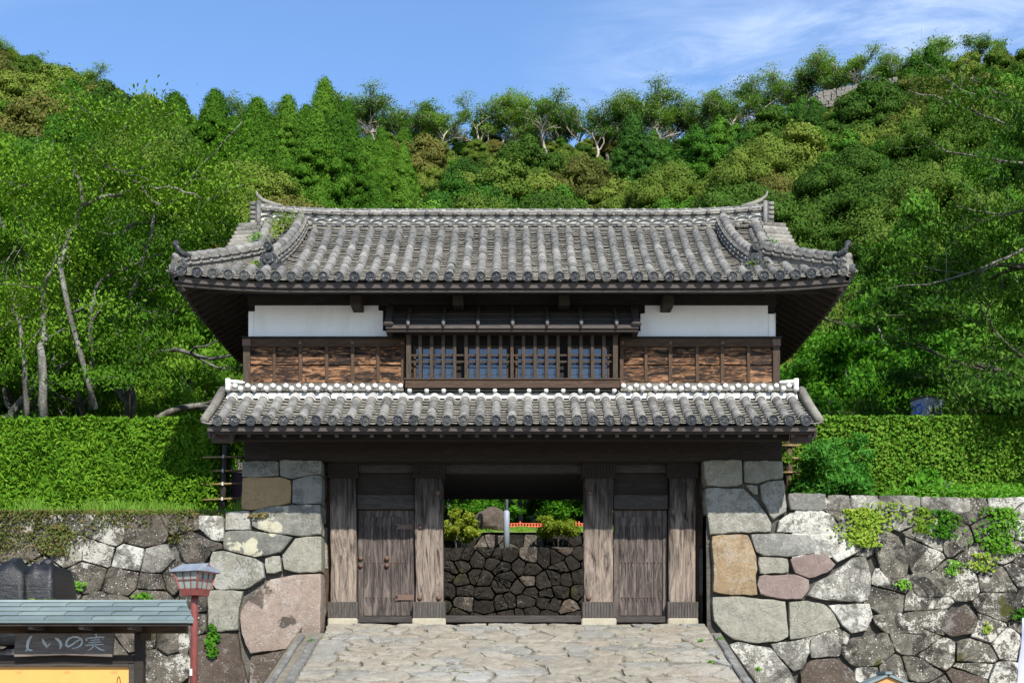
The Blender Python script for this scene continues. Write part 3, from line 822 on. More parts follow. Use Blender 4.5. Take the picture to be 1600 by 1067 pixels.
# side faces of the two piers, towards the passage
for par, xs, sg in ((lw, -3.74, 1), (rw, 3.78, -1)):
    rng = random.Random(5 if sg > 0 else 6)
    sd_ = []
    for j in range(5):
        for i in range(5):
            sd_.append((26.75 + (i+0.5+rng.uniform(-.3,.3))*0.68, 3.0+(j+0.5+rng.uniform(-.25,.25))*0.63))
    for pl in voronoi(sd_, 26.5, 30.0, 3.0, 6.14, len(sd_)):
        if len(pl) > 2:
            me = stone_mesh('stone', pl, M[rng.choice(['s_grey','s_blue','s_brown'])], rng, 0.014, 0.2, 0.04, 0.05, lambda u, v, d: (xs + sg*d, u, v))
            if me: inst('stone', me, par)

# low walls seen through the gate
def back_wall(label, Y, x0, x1, z0, z1, gx, gy, mats, seedn):
    th = thing('stone_wall', label, 'wall', ((x0+x1)/2, Y, z0))
    box('backing', M['s_back'], th, x0, x1, Y+0.12, Y+0.6, z0-0.3, z1-0.06)
    rng = random.Random(seedn); sd_ = []
    ny = max(1, round((z1-z0)/gy)); nxx = int((x1-x0)/gx)
    for j in range(ny):
        for i in range(nxx+1):
            if rng.random() < 0.1: continue
            sd_.append((x0+(i+(0.5 if j%2 else 0)+rng.uniform(-.48,.48))*gx, z0+(j+0.5+rng.uniform(-.46,.46))*(z1-z0)/ny))
    for pl in voronoi(sd_, x0, x1, z0, z1, len(sd_), 0.85):
        if len(pl) > 2 and abs(area(pl)) > 0.01:
            me = stone_mesh('stone', pl, M[rng.choice(mats)], rng, 0.010, 0.10, 0.3, rng.uniform(0.03,0.13), lambda u, v, d: (u, Y-d, v), 0.02)
            if me: inst('stone', me, th)
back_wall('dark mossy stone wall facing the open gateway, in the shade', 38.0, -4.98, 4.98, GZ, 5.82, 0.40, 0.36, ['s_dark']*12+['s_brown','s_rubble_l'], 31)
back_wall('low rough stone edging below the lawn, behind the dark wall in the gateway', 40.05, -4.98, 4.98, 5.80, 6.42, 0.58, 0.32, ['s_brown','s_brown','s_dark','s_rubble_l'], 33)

# ================================================================== paved ramp
RX0, RX1 = -3.56, 3.76
m = MB()
m.add([(RX0-0.5,15.5,ramp_z(15.5)-.014),(RX1+0.2,15.5,ramp_z(15.5)-.014),(RX1+0.2,25.25,ramp_z(25.25)-0.012),(RX0-0.5,25.25,ramp_z(25.25)-0.012)], [(0,1,2,3)])
m.add([(RX0+.1,25.25,ramp_z(25.25)-.012),(RX1-.1,25.25,ramp_z(25.25)-.012),(RX1-.1,RAMP_TOP,GZ-.012),(RX0+.1,RAMP_TOP,GZ-.012),(RX1-.1,26.35,GZ-.012),(RX0+.1,26.35,GZ-.012)], [(0,1,2,3),(3,2,4,5)])
m.add([(RX0-0.5,14.9,0.0),(RX0-0.5,RAMP_TOP,0.0),(RX0-0.5,RAMP_TOP,GZ-0.012),(RX0-0.5,14.9,0.02)], [(0,1,2,3)])
m.add([(RX1+0.2,14.9,0.0),(RX1+0.2,14.9,0.02),(RX1+0.2,RAMP_TOP,GZ-0.012),(RX1+0.2,RAMP_TOP,0.0)], [(0,1,2,3)])
ramp = tag(m.build('paved_ramp', M['s_joint']), kind='structure')
rng = random.Random(77); sd_ = []
gx, gy = 0.52, 0.33
y = 19.0; j = 0
while y < 25.95:
    for i in range(int((RX1-RX0)/gx)+1):
        if rng.random() < 0.16: continue
        sd_.append((RX0+(i+(0.5 if j%2 else 0)+rng.uniform(-.45,.45))*gx, y+rng.uniform(-.42,.42)*gy))
    y += gy; j += 1
pave_mats = [M['s_pave']]
M['s_pave2'] = stone('grey_paving_stone', (0.34,0.325,0.28), (0.22,0.21,0.185), (0.46,0.44,0.38), 0.5, bumps=0.9)
M['s_pave3'] = stone('reddish_paving_stone', (0.40,0.345,0.265), (0.27,0.235,0.18), (0.50,0.44,0.35), 0.4, bumps=0.9)
cells = voronoi(sd_, RX0, RX1, 19.0, 26.1, len(sd_), 0.62)
order = sorted(range(len(cells)), key=lambda i: -sd_[i][1])
nvis = 0
for i in order:
    pl = cells[i]
    if len(pl) < 3 or abs(area(pl)) < 0.02: continue
    k = rng.random()
    mt = M['s_pave'] if k < .62 else (M['s_pave2'] if k < .84 else M['s_pave3'])
    off = rng.uniform(-0.014, 0.024); tl = rng.uniform(-0.05, 0.05); cy = sd_[i][1]
    f3 = lambda u, v, d, off=off, tl=tl, cy=cy: (u, v, ramp_z(v) + d*1.0 + off + (v-cy)*tl)
    me = stone_mesh('paving_stone', pl, mt, rng, rng.uniform(0.012, 0.03), 0.10, 0.06, 0.024, f3, 0.022)
    if me is None: continue
    nvis += 1
    if nvis > 300: break
    inst('paving_stone', me, ramp)
# kerbs and drain channel
def kerb(x0, x1, h, seedn, yend=RAMP_TOP, step=0.85):
    rng = random.Random(seedn)
    y = 16.5
    while y < yend-0.3:
        y2 = min(yend, y + step*rng.uniform(.75,1.2))
        m = MB()
        a = rng.uniform(-.012,.012)
        vs = []
        for zz in (-0.2, h):
            for (xx, yy) in ((x0,y+.01),(x1,y+.01),(x1,y2-.01),(x0,y2-.01)):
                vs.append((xx+a, yy, ramp_z(yy)+zz+rng.uniform(-.012,.012)*(zz>0)))
        m.add(vs, [(0,3,2,1),(4,5,6,7),(0,1,5,4),(1,2,6,5),(2,3,7,6),(3,0,4,7)])
        m.build('kerb_stone', M['s_kerb'], ramp, bevel=0.02)
        y = y2
kerb(-3.73, -3.57, 0.03, 1, 24.9)
kerb(-3.98, -3.88, 0.05, 2, 24.9)
kerb(3.77, 3.92, 0.035, 3, 25.0)
m = MB(); m.add([(-3.89,15,ramp_z(15)-.0),(-3.72,15,ramp_z(15)),(-3.72,25.2,ramp_z(25.2)-0.05),(-3.89,25.2,ramp_z(25.2)-0.05)], [(0,1,2,3)])
tag(m.build('drain_channel', M['s_joint'], ramp))

# ================================================================== GATEHOUSE
gh = thing('gatehouse', 'two-storey timber castle gatehouse with grey tiled roofs and white plaster, standing between stone piers', 'gatehouse', (0, 28, GZ))
YB = 26.0                        # front wall plane
s80 = lambda px: (px-800)/80.0
z80 = lambda py: EYE+(HY-py)/80.0

# ---- columns
cyf = 26.25; sc = 2080/cyf
cx = lambda px: (px-800)/sc
cz = lambda py: EYE+(HY-py)/sc
col_x = [(516,556),(649,692),(913,958),(1046,1087)]
colthings = []
for i, (a, b) in enumerate(col_x):
    x0, x1 = cx(a), cx(b)
    # timber post with a slightly uneven face
    m = MB(); n = 12
    rng = random.Random(40+i)
    zs = [cz(966) + (cz(720)-cz(966))*k/n for k in range(n+1)]
    V = []
    for z in zs:
        w = 0.012*math.sin(z*1.9+i)+rng.uniform(-.006,.006)
        for (xx, yy) in ((x0+w,cyf+.02),(x0+w+.03,cyf),(x1+w*.6-.03,cyf),(x1+w*.6,cyf+.02),(x1,cyf+.42),(x0,cyf+.42)): V.append((xx,yy,z))
    F_ = []
    for k in range(n):
        for q in range(6): F_.append((k*6+q, k*6+(q+1)%6, (k+1)*6+(q+1)%6, (k+1)*6+q))
    F_.append(tuple(range(5,-1,-1))); F_.append(tuple(n*6+q for q in range(6)))
    m.add(V, F_)
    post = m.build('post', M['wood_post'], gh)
    # fluted cap and foot
    for nm, zt, zb in (('fluted_cap', cz(721), cz(747)), ('fluted_foot', cz(940), cz(965))):
        f = MB(); e = 0.045
        f.box(x0-e, x1+e, cyf-0.035, cyf+0.44, zb, zt)
        nf = 11; w = (x1-x0+2*e)/nf
        for k in range(nf):
            xx = x0-e+w*(k+.5)
            f.box(xx-w*.32, xx+w*.32, cyf-0.055, cyf-0.0352, zb-(0.012*(k%2)), zt-0.01)
        f.build(nm, M['wood_dark'] if nm == 'fluted_cap' else M['wood_foot'], post)
    st = MB(); ex = 0.04 + 0.02*(i in (1,2))
    st.box(x0-ex, x1+ex, cyf-0.09, cyf+0.5, GZ-0.15, cz(965.5)-0.002)
    st.build('footing_stone', M['s_base'], gh, bevel=0.02)
    # round iron bosses
    bs = {0: [], 1: [(0.82,770),(0.18,823),(0.16,934),(0.85,934)], 2: [(0.2,770),(0.15,934)], 3: []}[i]
    for fx, py in bs:
        bm_ = MB(); p = Vector((x0+(x1-x0)*fx, cyf, cz(py)))
        bm_.tube([p+Vector((0,0.01,0)), p+Vector((0,-.015,0)), p+Vector((0,-.045,0)), p+Vector((0,-.06,0))], [.055,.052,.035,.008], 12)
        bm_.build('iron_boss', M['iron'], post, smooth=True)
# ---- great lintel and beams
m = MB(); m.box(-5.23, 5.27, YB-0.03, YB+0.36, z80(720), z80(683)); m.build('great_lintel', M['wood_dark'], gh, bevel=0.015)
box('lintel_board', M['wood_dark'], gh, -5.20, 5.24, YB+0.0, YB+0.36, z80(683)+.004, z80(640))
box('head_beam', M['wood_beam'], gh, cx(500), cx(1100), cyf+0.12, cyf+0.34, cz(737), cz(722))
# boards over side doors
for (a, b) in ((557,648),(959,1045)):
    box('over_door_board', M['wood_dark'], gh, cx(a), cx(b), cyf+0.17, cyf+0.27, cz(771), cz(738))
    box('door_head', M['wood_beam'], gh, cx(a), cx(b), cyf+0.10, cyf+0.30, cz(794), cz(771.5), bevel=0.01)
    box('door_sill', M['wood_beam'], gh, cx(a), cx(b), cyf+0.06, cyf+0.28, cz(972), cz(962), bevel=0.01)
box('sill_footing', M['s_back'], gh, -3.7, 3.7, cyf+0.16, cyf+0.30, GZ-.1, cz(972)-.002)
box('threshold_beam', M['wood_beam'], gh, cx(693.5), cx(911.5), cyf+0.02, cyf+0.28, cz(972), cz(961), bevel=0.012)
for a, b in ((503,515),(1088,1106)):
    box('side_panel', M['wood_batten'], gh, cx(a)-.03, cx(b), cyf+0.30, cyf+0.40, GZ, z80(721))
# inside of the gateway: ceiling, back lintel, back posts, side walls
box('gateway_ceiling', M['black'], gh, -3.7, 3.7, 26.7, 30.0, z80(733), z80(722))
box('back_lintel', M['wood_dark'], gh, -3.7, 3.7, 29.1, 29.5, EYE+(HY-771)*29.1/FPX, z80(734))
for x in (-3.3, -1.9, 1.95, 3.35):
    box('back_post', M['wood_dark'], gh, x-.17, x+.17, 29.12, 29.48, GZ, EYE+(HY-772)*29.1/FPX)
# open main door leaves, folded back inside the passage
for x in (-1.97, 1.97):
    box('gate_leaf', M['wood_door'], gh, x-.05, x+.05, 26.75, 28.1, GZ+.08, 5.75)

# ---- small side doors
def side_door(px0, px1, left):
    x0, x1 = cx(px0), cx(px1); y0 = cyf+0.20; zt, zb = cz(795), cz(962)
    d = MB(); d.box(x0, x1, y0+0.02, y0+0.08, zb, zt)
    door = d.build('door', M['wood_door'], gh)
    fw = 0.10
    box('stile', M['wood_door'], door, x0, x0+fw, y0-.02, y0+.018, zb, zt, bevel=.006)
    box('stile', M['wood_door'], door, x1-fw*.9, x1, y0-.02, y0+.018, zb, zt, bevel=.006)
    nb = 5
    w = (x1-x0-2*fw-.01)/nb
    for k in range(nb):
        xx = x0+fw+.01+w*k
        box('door_board', M['wood_door'], door, xx+.003, xx+w-.003, y0-.004+.006*(k%2), y0+.018, zb+.02, zt-.05, bevel=.004)
    box('top_rail', M['wood_door'], door, x0+fw+.004, x1-fw*.9-.004, y0-.014, y0-.006, zt-.13, zt)
    # low ribs hanging from the rows of nails
    rows = [820, 877, 932]
    rb = MB(); ns = 11; nail = []
    for r, py in enumerate(rows):
        z = cz(py)
        for k in range(ns):
            xx = x0+fw+.06+(x1-x0-2*fw-.12)*k/(ns-1)
            L = 0.32 if r < 2 else 0.10
            rb.tube([(xx,y0-.006,z),(xx+.004,y0-.008,z-L*.5),(xx,y0-.003,z-L)], [.013,.009,.002], 5)
            nail.append((xx, z))
    rb.build('weathered_rib', M['wood_door'], door, smooth=True, kind='stuff')
    nm = MB(); nm.tube([(0,.01,0),(0,-.012,0),(0,-.022,0)], [.017,.015,.003], 8)
    nme = nm.mesh('nail', M['iron'], True)
    for xx, z in nail: inst('nail', nme, door, Matrix.Translation((xx, y0-.010, z)))
    if left:
        for py in (821, 932):
            h = MB(); z = cz(py)
            h.prism([(x1-.02,z-.055),(x1-.02,z+.055),(x1-.30,z+.05),(x1-.385,z+.062),(x1-.33,z+.0),(x1-.385,z-.062),(x1-.30,z-.05)][::-1], y0-.034, y0-.022)
            h.build('strap_hinge', M['iron'], door)
        for px, py, r in ((562,871,.052),(562,883,.045),(603,871,.055),(603,882,.05)):
            p = Vector((cx(px), y0-.02, cz(py)))
            b_ = MB(); b_.tube([p+Vector((0,.02,0)), p+Vector((0,-.02,0)), p+Vector((0,-.05,0)), p+Vector((0,-.065,0))], [r,r*.95,r*.6,r*.1], 12)
            b_.build('iron_boss', M['iron'], door, smooth=True)
side_door(558, 647, True)
side_door(960, 1044, False)

# ---- upper storey
ub = MB(); ub.box(-5.14, 5.14, YB+0.08, YB+4.0, z80(640), 9.25)
ub.build('upper_storey_core', M['black'], gh)
box('floor_beam', M['wood_dark'], gh, -5.2, 5.2, YB+.37, YB+4.0, z80(720), z80(640)-.01)
def plaster_panel(poly, label=None):
    m = MB(); pts = [(s80(x), z80(y)) for x, y in poly]
    if area(pts) < 0: pts = pts[::-1]
    m.prism(pts, YB+0.02, YB+0.12); o = m.build('plaster_panel', M['plaster'], gh)
    return o
pl = plaster_panel([(388,527.5),(388,486),(398,486),(398,474),(591,474),(591,485),(598,485),(598,516),(607,518),(607,527.5)])
m = MB(); m.box(s80(389), s80(396), YB+0.002, YB+0.0195, z80(527), z80(487)); m.build('plaster_strip', M['plaster'], pl)
pl = plaster_panel([(994,528),(994,518),(1001,517),(1001,490),(1008,489),(1008,475),(1200,475),(1200,490),(1210,490),(1211,528)])
m = MB(); m.box(s80(1201.5), s80(1209), YB+0.002, YB+0.0195, z80(528), z80(491)); m.build('plaster_strip', M['plaster'], pl)
for sx in (-1, 1):          # side walls
    box('plaster_panel', M['plaster'], gh, *( (-5.19,-5.141) if sx < 0 else (5.141,5.19) ), YB+.2, YB+3.9, z80(527), 9.1)
    box('side_boarding', M['plank'], gh, *( (-5.2,-5.141) if sx < 0 else (5.141,5.2) ), YB+.2, YB+3.9, z80(605), z80(528))
# dark beam band under the eaves and beam ends
box('wall_plate', M['wood_dark'], gh, -5.16, 5.16, YB-.03, YB+.3, 9.20, 9.42)
for px, py in ((560, 479), (1040, 480), (717,478), (880,478)):
    m = MB(); x = s80(px); m.box(x-.105, x+.105, YB-.50, YB+.05, z80(488), z80(472)); m.build('beam_end', M['wood_dark_y'], gh, bevel=.015)

# plank band
zt, zb = z80(530), z80(605)
for side, posts, thin in ((-1, [386.5, 470, 551.5, 630], [429, 511, 591]), (1, [1212, 1128, 1047, 971], [1169, 1089, 1009])):
    xa, xb = (s80(381), s80(634)) if side < 0 else (s80(967), s80(1218))
    box('top_rail', M['wood_sill'], gh, xa, xb, YB-.07, YB+.05, z80(543), zt, bevel=.01)
    box('cap_board', M['wood_dark'], gh, xa-(0.03 if side < 0 else 0), xb+(0.03 if side > 0 else 0), YB-.09, YB+.06, zt+.002, zt+.032)
    box('bottom_rail', M['wood_sill'], gh, xa, xb, YB-.06, YB+.05, zb, z80(598), bevel=.01)
    allx = sorted(posts + thin)
    for a, b in zip(allx[:-1], allx[1:]):
        for k, (t0, t1) in enumerate(((598, 570.5), (570, 543))):
            jit = random.uniform(-.006, .006)
            m = MB()
            m.box(s80(a), s80(b), YB-.034+.026*k+jit, YB+.04, z80(t0)+.004, z80(t1)-(.022 if k == 0 else .002))
            m.build('plank', M['plank'], gh)
    for px in posts:
        w = 5.5 if px in (386.5, 1212) else 2.9
        hi = 530 if w > 5 else 543
        box('post_batten', M['wood_batten'] if w < 5 else M['wood_bar'], gh, s80(px-w), s80(px+w), YB-.085 if w > 5 else YB-.065, YB+.03, zb+.002, z80(hi)-.002, bevel=.006)
        if w > 5:
            m = MB(); m.box(s80(px-w)-.012, s80(px+w)+.012, YB-.10, YB-.071, z80(542), z80(532)); m.build('iron_plate', M['iron'], gh)
        else:
            for py, yy in ((537, YB-.07), (600, YB-.06)):
                p = Vector((s80(px), yy, z80(py)))
                m = MB(); m.tube([p+Vector((0,.01,0)), p+Vector((0,-.02,0)), p+Vector((0,-.03,0))], [.045,.042,.012], 10); m.build('iron_boss', M['iron'], gh, smooth=True)
    for px in thin:
        box('thin_batten', M['wood_batten'], gh, s80(px-2.5), s80(px+2.5), YB-.062, YB+.03, z80(598)+.002, z80(543)-.002, bevel=.005)

# lattice window bay
WY = YB-0.27; sw = FPX/WY
wx = lambda px: (px-800)/sw
wz = lambda py: EYE+(HY-py)/sw
bay = MB(); bay.box(wx(637), wx(965), WY+0.24, YB+.07, wz(596), wz(516)); bay = bay.build('window_bay', M['black'], gh)
box('sill', M['wood_sill'], bay, wx(633), wx(968), WY-.04, YB+.06, wz(607), wz(594), bevel=.012)
box('sill_cap', M['wood_bar'], bay, wx(632), wx(969), WY-.06, YB+.06, wz(594)+.002, wz(591.5))
box('bay_head', M['wood_dark'], bay, wx(633), wx(968), WY-.02, YB+.06, wz(523), wz(511), bevel=.01)
box('bay_floor', M['black'], bay, wx(636), wx(966), WY+.0, YB+.06, wz(611), wz(607.5))
bars = [638.5]+[638.5+17.95*k for k in range(1,18)]+[961.5]
for k, px in enumerate(bars):
    w = 3.9 if k in (0, len(bars)-1) else 2.6
    box('lattice_bar', M['wood_bar'], bay, wx(px-w), wx(px+w), WY-(.03 if w > 3 else 0), WY+.06, wz(591.5)+.0, wz(523), bevel=.005)
for py in (553.5, 563.5):
    box('cross_bar', M['wood_bar'], bay, wx(642), wx(958), WY+.066, WY+.09, wz(py+1.4), wz(py-1.4))
# glazed sliding sashes behind the lattice
for (a, b) in ((649,709), (732,792), (809,870), (892,950)):
    y0 = WY+.16
    sash = MB(); fr = 3.5
    xa, xb = wx(a-fr), wx(b+fr); za, zc = wz(594), wz(537)
    sash.box(xa, wx(a), y0, y0+.04, za, zc); sash.box(wx(b), xb, y0, y0+.04, za, zc)
    sash.box(wx(a), wx(b), y0, y0+.04, zc-.05, zc); sash.box(wx(a), wx(b), y0, y0+.04, za, za+.03)
    so = sash.build('window_sash', M['wood_batten'], bay)
    zs = [za+.03+(zc-.05-za-.03)*k/5 for k in range(6)]
    xm = (wx(a)+wx(b))/2
    for k in range(5):
        for (p0, p1) in ((wx(a), xm), (xm, wx(b))):
            g_ = MB(); g_.box(p0+.006, p1-.006, y0+.012, y0+.02, zs[k]+.006, zs[k+1]-.006)
            g_.build('pane', M['glass'], so)
    mu = MB()
    mu.box(xm-.006, xm+.006, y0+.0, y0+.03, za+.03, zc-.05)
    for k in range(1, 5): mu.box(wx(a), wx(b), y0+.004, y0+.026, zs[k]-.006, zs[k]+.006)
    mu.build('muntin', M['wood_grey'], so)
# boarded hood above the window
hy0, hy1 = YB-0.52, YB-.02
def hz(y, top=True):
    s_ = (y-hy0)/(hy1-hy0)
    return EYE+(HY-508)*hy0/FPX + s_*(z80(484)-(EYE+(HY-508)*hy0/FPX))
sh = FPX/hy0; hx = lambda px: (px-800)/sh
m = MB()
for k in range(3):
    ya, yb = hy0+(hy1-hy0)*k/3, hy0+(hy1-hy0)*(k+1)/3+.03
    m = MB(); za, zb_ = hz(ya)+.02, hz(min(yb,hy1))+0.0
    m.add([(hx(603),ya,za-.03),(hx(998),ya,za-.03),(hx(998),ya,za),(hx(603),ya,za),(hx(603),yb,zb_-.03),(hx(998),yb,zb_-.03),(hx(998),yb,zb_),(hx(603),yb,zb_)],
          [(0,1,2,3),(3,2,6,7),(4,7,6,5),(0,3,7,4),(1,5,6,2),(0,4,5,1)])
    if k == 0: hood = m.build('window_hood', M['wood_beam'], gh)
    else: m.build('hood_board', M['wood_beam'], hood)
box('hood_fascia', M['wood_grey'], hood, hx(603), hx(998), hy0-.03, hy0-.002, hz(hy0)-.07, hz(hy0)+.008)
box('hood_fascia', M['wood_dark'], hood, hx(604), hx(997), hy0+.0, hy0+.05, hz(hy0)-.13, hz(hy0)-.03)
for px in [638, 693, 747, 801, 855, 908, 963]:
    m = MB(); x = (px-800)/sh
    m.beam((x, hy0-.03, hz(hy0)+.045), (x, hy1, hz(hy1)+.04), .055, .05)
    bt = m.build('hood_batten', M['wood_beam'], hood, bevel=.008)
    e = MB(); e.tube([(x,hy0+.01,hz(hy0)+.07),(x,hy0-.05,hz(hy0)+.065),(x,hy0-.075,hz(hy0)+.02),(x,hy0-.07,hz(hy0)-.04)], [.034,.04,.036,.022], 8)
    e.build('batten_nose', M['wood_nose'], bt, smooth=True)
for px, sx in ((607,-1),(994,1)):
    m = MB(); x = hx(px)
    m.beam((x, hy0-.04, hz(hy0)+.04), (x, hy1, hz(hy1)+.05), .13, .10); m.build('hood_end_beam', M['wood_beam'], hood, bevel=.02)
    m = MB(); m.box(x-.10, x+.10, hy0-.10, hy0+.05, hz(hy0)-.02, hz(hy0)+.05); m.build('hood_end_cap', M['wood_grey'], hood, bevel=.03)
    m = MB(); m.box(x-.05, x+.05, hy0+.02, YB, hz(hy0)-.12, hz(hy0)-.03); m.build('hood_bracket', M['wood_dark_y'], hood)

# ================================================================== ROOFS
# ---- shared small tile meshes (local frame: +Y up the slope, +Z away from the roof)
def cover_mesh(name, r0, r1, L, mat, n=8):
    m = MB(); V = []; 
    for (y, r) in ((-0.015, r0), (0.03, r0*1.0), (L, r1)):
        for k in range(n+1):
            a = PI*k/n
            V.append((-math.cos(a)*r, y, math.sin(a)*r*1.0))
    F_ = []
    for j in range(2):
        for k in range(n): F_.append((j*(n+1)+k, j*(n+1)+k+1, (j+1)*(n+1)+k+1, (j+1)*(n+1)+k))
    b = len(V); V += [(v[0]*.8, v[1]+.004, v[2]*.8) for v in V[:n+1]]
    for k in range(n): F_.append((b+k, b+k+1, k+1, k))
    m.add(V, F_)
    return m.mesh(name, mat, True, fix=True)
def disc_mesh(name, r, mat, depth=.05):
    m = MB(); n = 16
    rr = [(r,.06),(r,-depth),(r*.80,-depth-.004),(r*.78,-depth+.018),(r*.30,-depth+.016),(r*.26,-depth+.002),(r*.0001,-depth+.0)]
    V = []; F_ = []
    for (q, y) in rr:
        for k in range(n): a = 2*PI*k/n; V.append((q*math.cos(a), y, q*math.sin(a)))
    for j in range(len(rr)-1):
        for k in range(n): F_.append((j*n+k, j*n+(k+1)%n, (j+1)*n+(k+1)%n, (j+1)*n+k))
    m.add(V, F_)
    # comma-shaped swirls
    for t3 in range(3):
        a0 = t3*2*PI/3; pts = []
        for k in range(6):
            a = a0 + k*0.30; q = r*(.28+.42*k/5)
            pts.append((q*math.cos(a), -depth+.012, q*math.sin(a)))
        m.tube(pts, [r*.13, r*.13, r*.11, r*.08, r*.055, r*.02], 5)
    # bead ring
    for k in range(12):
        a = 2*PI*k/12; q = r*.68
        m.tube([(q*math.cos(a), -depth+.02, q*math.sin(a)), (q*math.cos(a), -depth+.006, q*math.sin(a))], [r*.055, r*.035], 5)
    return m.mesh(name, mat, False, fix=True)
def frame(p, yax, zax):
    y = Vector(yax).normalized(); z = Vector(zax); z = (z - y*z.dot(y)).normalized(); x = y.cross(z)
    return Matrix(((x.x,y.x,z.x,p[0]),(x.y,y.y,z.y,p[1]),(x.z,y.z,z.z,p[2]),(0,0,0,1)))

# ---------------- upper roof
YE, YR = 24.85, 28.05            # eave, ridge line
XE = 6.33                        # half width at the eave
ZE = 9.37
RUN = YR - YE
XG = 5.66                        # verge
def prof_z(s):                   # s metres in from the eave
    u = s / 3.0
    return ZE + 1.98*(0.80*u + 0.20*u*u)
def upturn(x, s):
    a = max(0.0, abs(x) - 3.9) / 2.5
    return 0.13 * a*a * max(0.0, 1 - s/2.0)
def zf(x, y): s = y-YE; return prof_z(s) + upturn(x, s)             # front slope
def zback(x, y): return zf(x, 2*YR-y)
def zs_side(sx, x, y):           # side slope
    s = XE-abs(x); d = min(y-YE, (2*YR-YE)-y)
    a = max(0.0, 2.2-d)/2.2
    return prof_z(s) + 0.13*a*a*max(0.0, 1-s/2.0)
roof = MB()
# deck surfaces
def grid(m, x0, x1, y0, y1, nx_, ny_, fz, clip=None):
    b = len(m.v)
    for j in range(ny_+1):
        for i in range(nx_+1):
            x = x0+(x1-x0)*i/nx_; y = y0+(y1-y0)*j/ny_
            if clip: x, y = clip(x, y)
            m.v.append((x, y, fz(x, y)))
    for j in range(ny_):
        for i in range(nx_):
            a = b+j*(nx_+1)+i; m.f.append((a, a+1, a+nx_+2, a+nx_+1))
def hipclip(x, y):
    s = min(y-YE, 2*YR-YE-y); lim = XE - s
    lim = max(lim, 5.15)
    return (max(-lim, min(lim, x)), y)
dk = 0.055
grid(roof, -XE, XE, YE-.02, YR, 44, 16, lambda x, y: zf(x,y)-dk, hipclip)
grid(roof, -XE, XE, YR, 2*YR-YE, 44, 16, lambda x, y: zback(x,y)-dk, hipclip)
for sx in (-1, 1):
    def sclip(x, y):
        s = XE-abs(x); return (x, max(YE+s, min(2*YR-YE-s, y)))
    grid(roof, sx*XE, sx*5.0, YE, 2*YR-YE, 6, 24, lambda x, y: zs_side(sx, x, y)-dk, sclip)
    grid(roof, sx*5.1, sx*XG, YE+1.2, YR, 3, 10, lambda x, y: zf(5.0,y)-dk)
    grid(roof, sx*5.1, sx*XG, YR, 2*YR-YE-1.2, 3, 10, lambda x, y: zback(5.0,y)-dk)
uroof = roof.build('upper_roof', M['pan'], gh, smooth=False)
# gable walls
for sx in (-1, 1):
    m = MB(); x = 5.02*sx
    V = []; n = 10
    for k in range(n+1):
        y = YE+1.35+(2*(YR-YE)-2.7)*k/n
        yy = y if y <= YR else 2*YR-y
        V.append((x, y, zf(5.0, yy)-.07))
    V += [(x, V[-1][1], 10.0), (x, V[0][1], 10.0)]
    m.add(V, [tuple(range(len(V)))]); m.build('gable_wall', M['wood_dark'], uroof)
    m = MB(); pts = []
    for k in range(9):
        y = YE+1.3+(YR-YE-1.3)*k/8; pts.append((sx*(XG-.03), y, zf(5,y)-.17))
    for p, q in zip(pts[:-1], pts[1:]): m.beam(p, q, .05, .2)
    pts = [(a, 2*YR-b, c) for a, b, c in pts]
    for p, q in zip(pts[:-1], pts[1:]): m.beam(p, q, .05, .2)
    m.build('barge_board', M['wood_grey'], uroof)

PITCH = 0.2935
NROW = 43
rows = [(i-(NROW-1)/2)*PITCH for i in range(NROW)]
cov = cover_mesh('roof_tile', .092, .078, .285, M['tile'])
dsc = disc_mesh('eave_disc', .098, M['disc'])
L = .262
tiles = []
for x in rows:
    ax_ = abs(x)
    ymax = 27.86
    if ax_ > 5.25: ymax = YE + (XE-ax_) - 0.06
    elif ax_ > 4.25: ymax = 27.86
    y = YE; k = 0
    while True:
        slope = (zf(x, y+.1)-zf(x, y))/.1
        c = 1/math.sqrt(1+slope*slope)
        if y + L*c*.8 > ymax: break
        hidden = (4.25 < ax_ < 4.80 and y > YE+0.55)
        if not hidden:
            tiles.append((x, y, slope, c))
        y += L*c
tiles.sort(key=lambda t_: t_[1])
rngt = random.Random(3)
rest = MB()
for k, (x, y, sl, c) in enumerate(tiles):
    p = Vector((x+rngt.uniform(-.006,.006), y, zf(x,y)-.012+rngt.uniform(-.004,.006)))
    F = frame(p, (rngt.uniform(-.02,.02), 1, sl+rngt.uniform(-.02,.02)), (0,-sl,1))
    s_ = rngt.uniform(.95, 1.06); F = F @ Matrix.Diagonal((s_,1,s_,1))
    if k < 300: inst('roof_tile', cov, uroof, F)
    else: rest.add([F @ v.co for v in cov.vertices], [tuple(pp.vertices) for pp in cov.polygons])
# back slope rows are simply long covers (they face away)
for x in rows:
    if abs(x) < 5.2:
        for (ya, yb) in ((YR+.2, YR+1.7), (YR+1.7, 2*YR-YE)):
            rest.tube([(x, ya, zback(x,ya)), (x, yb, zback(x,yb))], [.08,.09], 8)
o = rest.build('roof_tile_rest', M['tile'], uroof, smooth=True, kind='stuff')
for x in rows:
    zz = zf(x, YE)+.012
    inst('eave_disc', dsc, uroof, Matrix.Translation((x, YE-.03, zz)) @ Matrix.Rotation(rngt.uniform(0,6), 4, 'Y'))
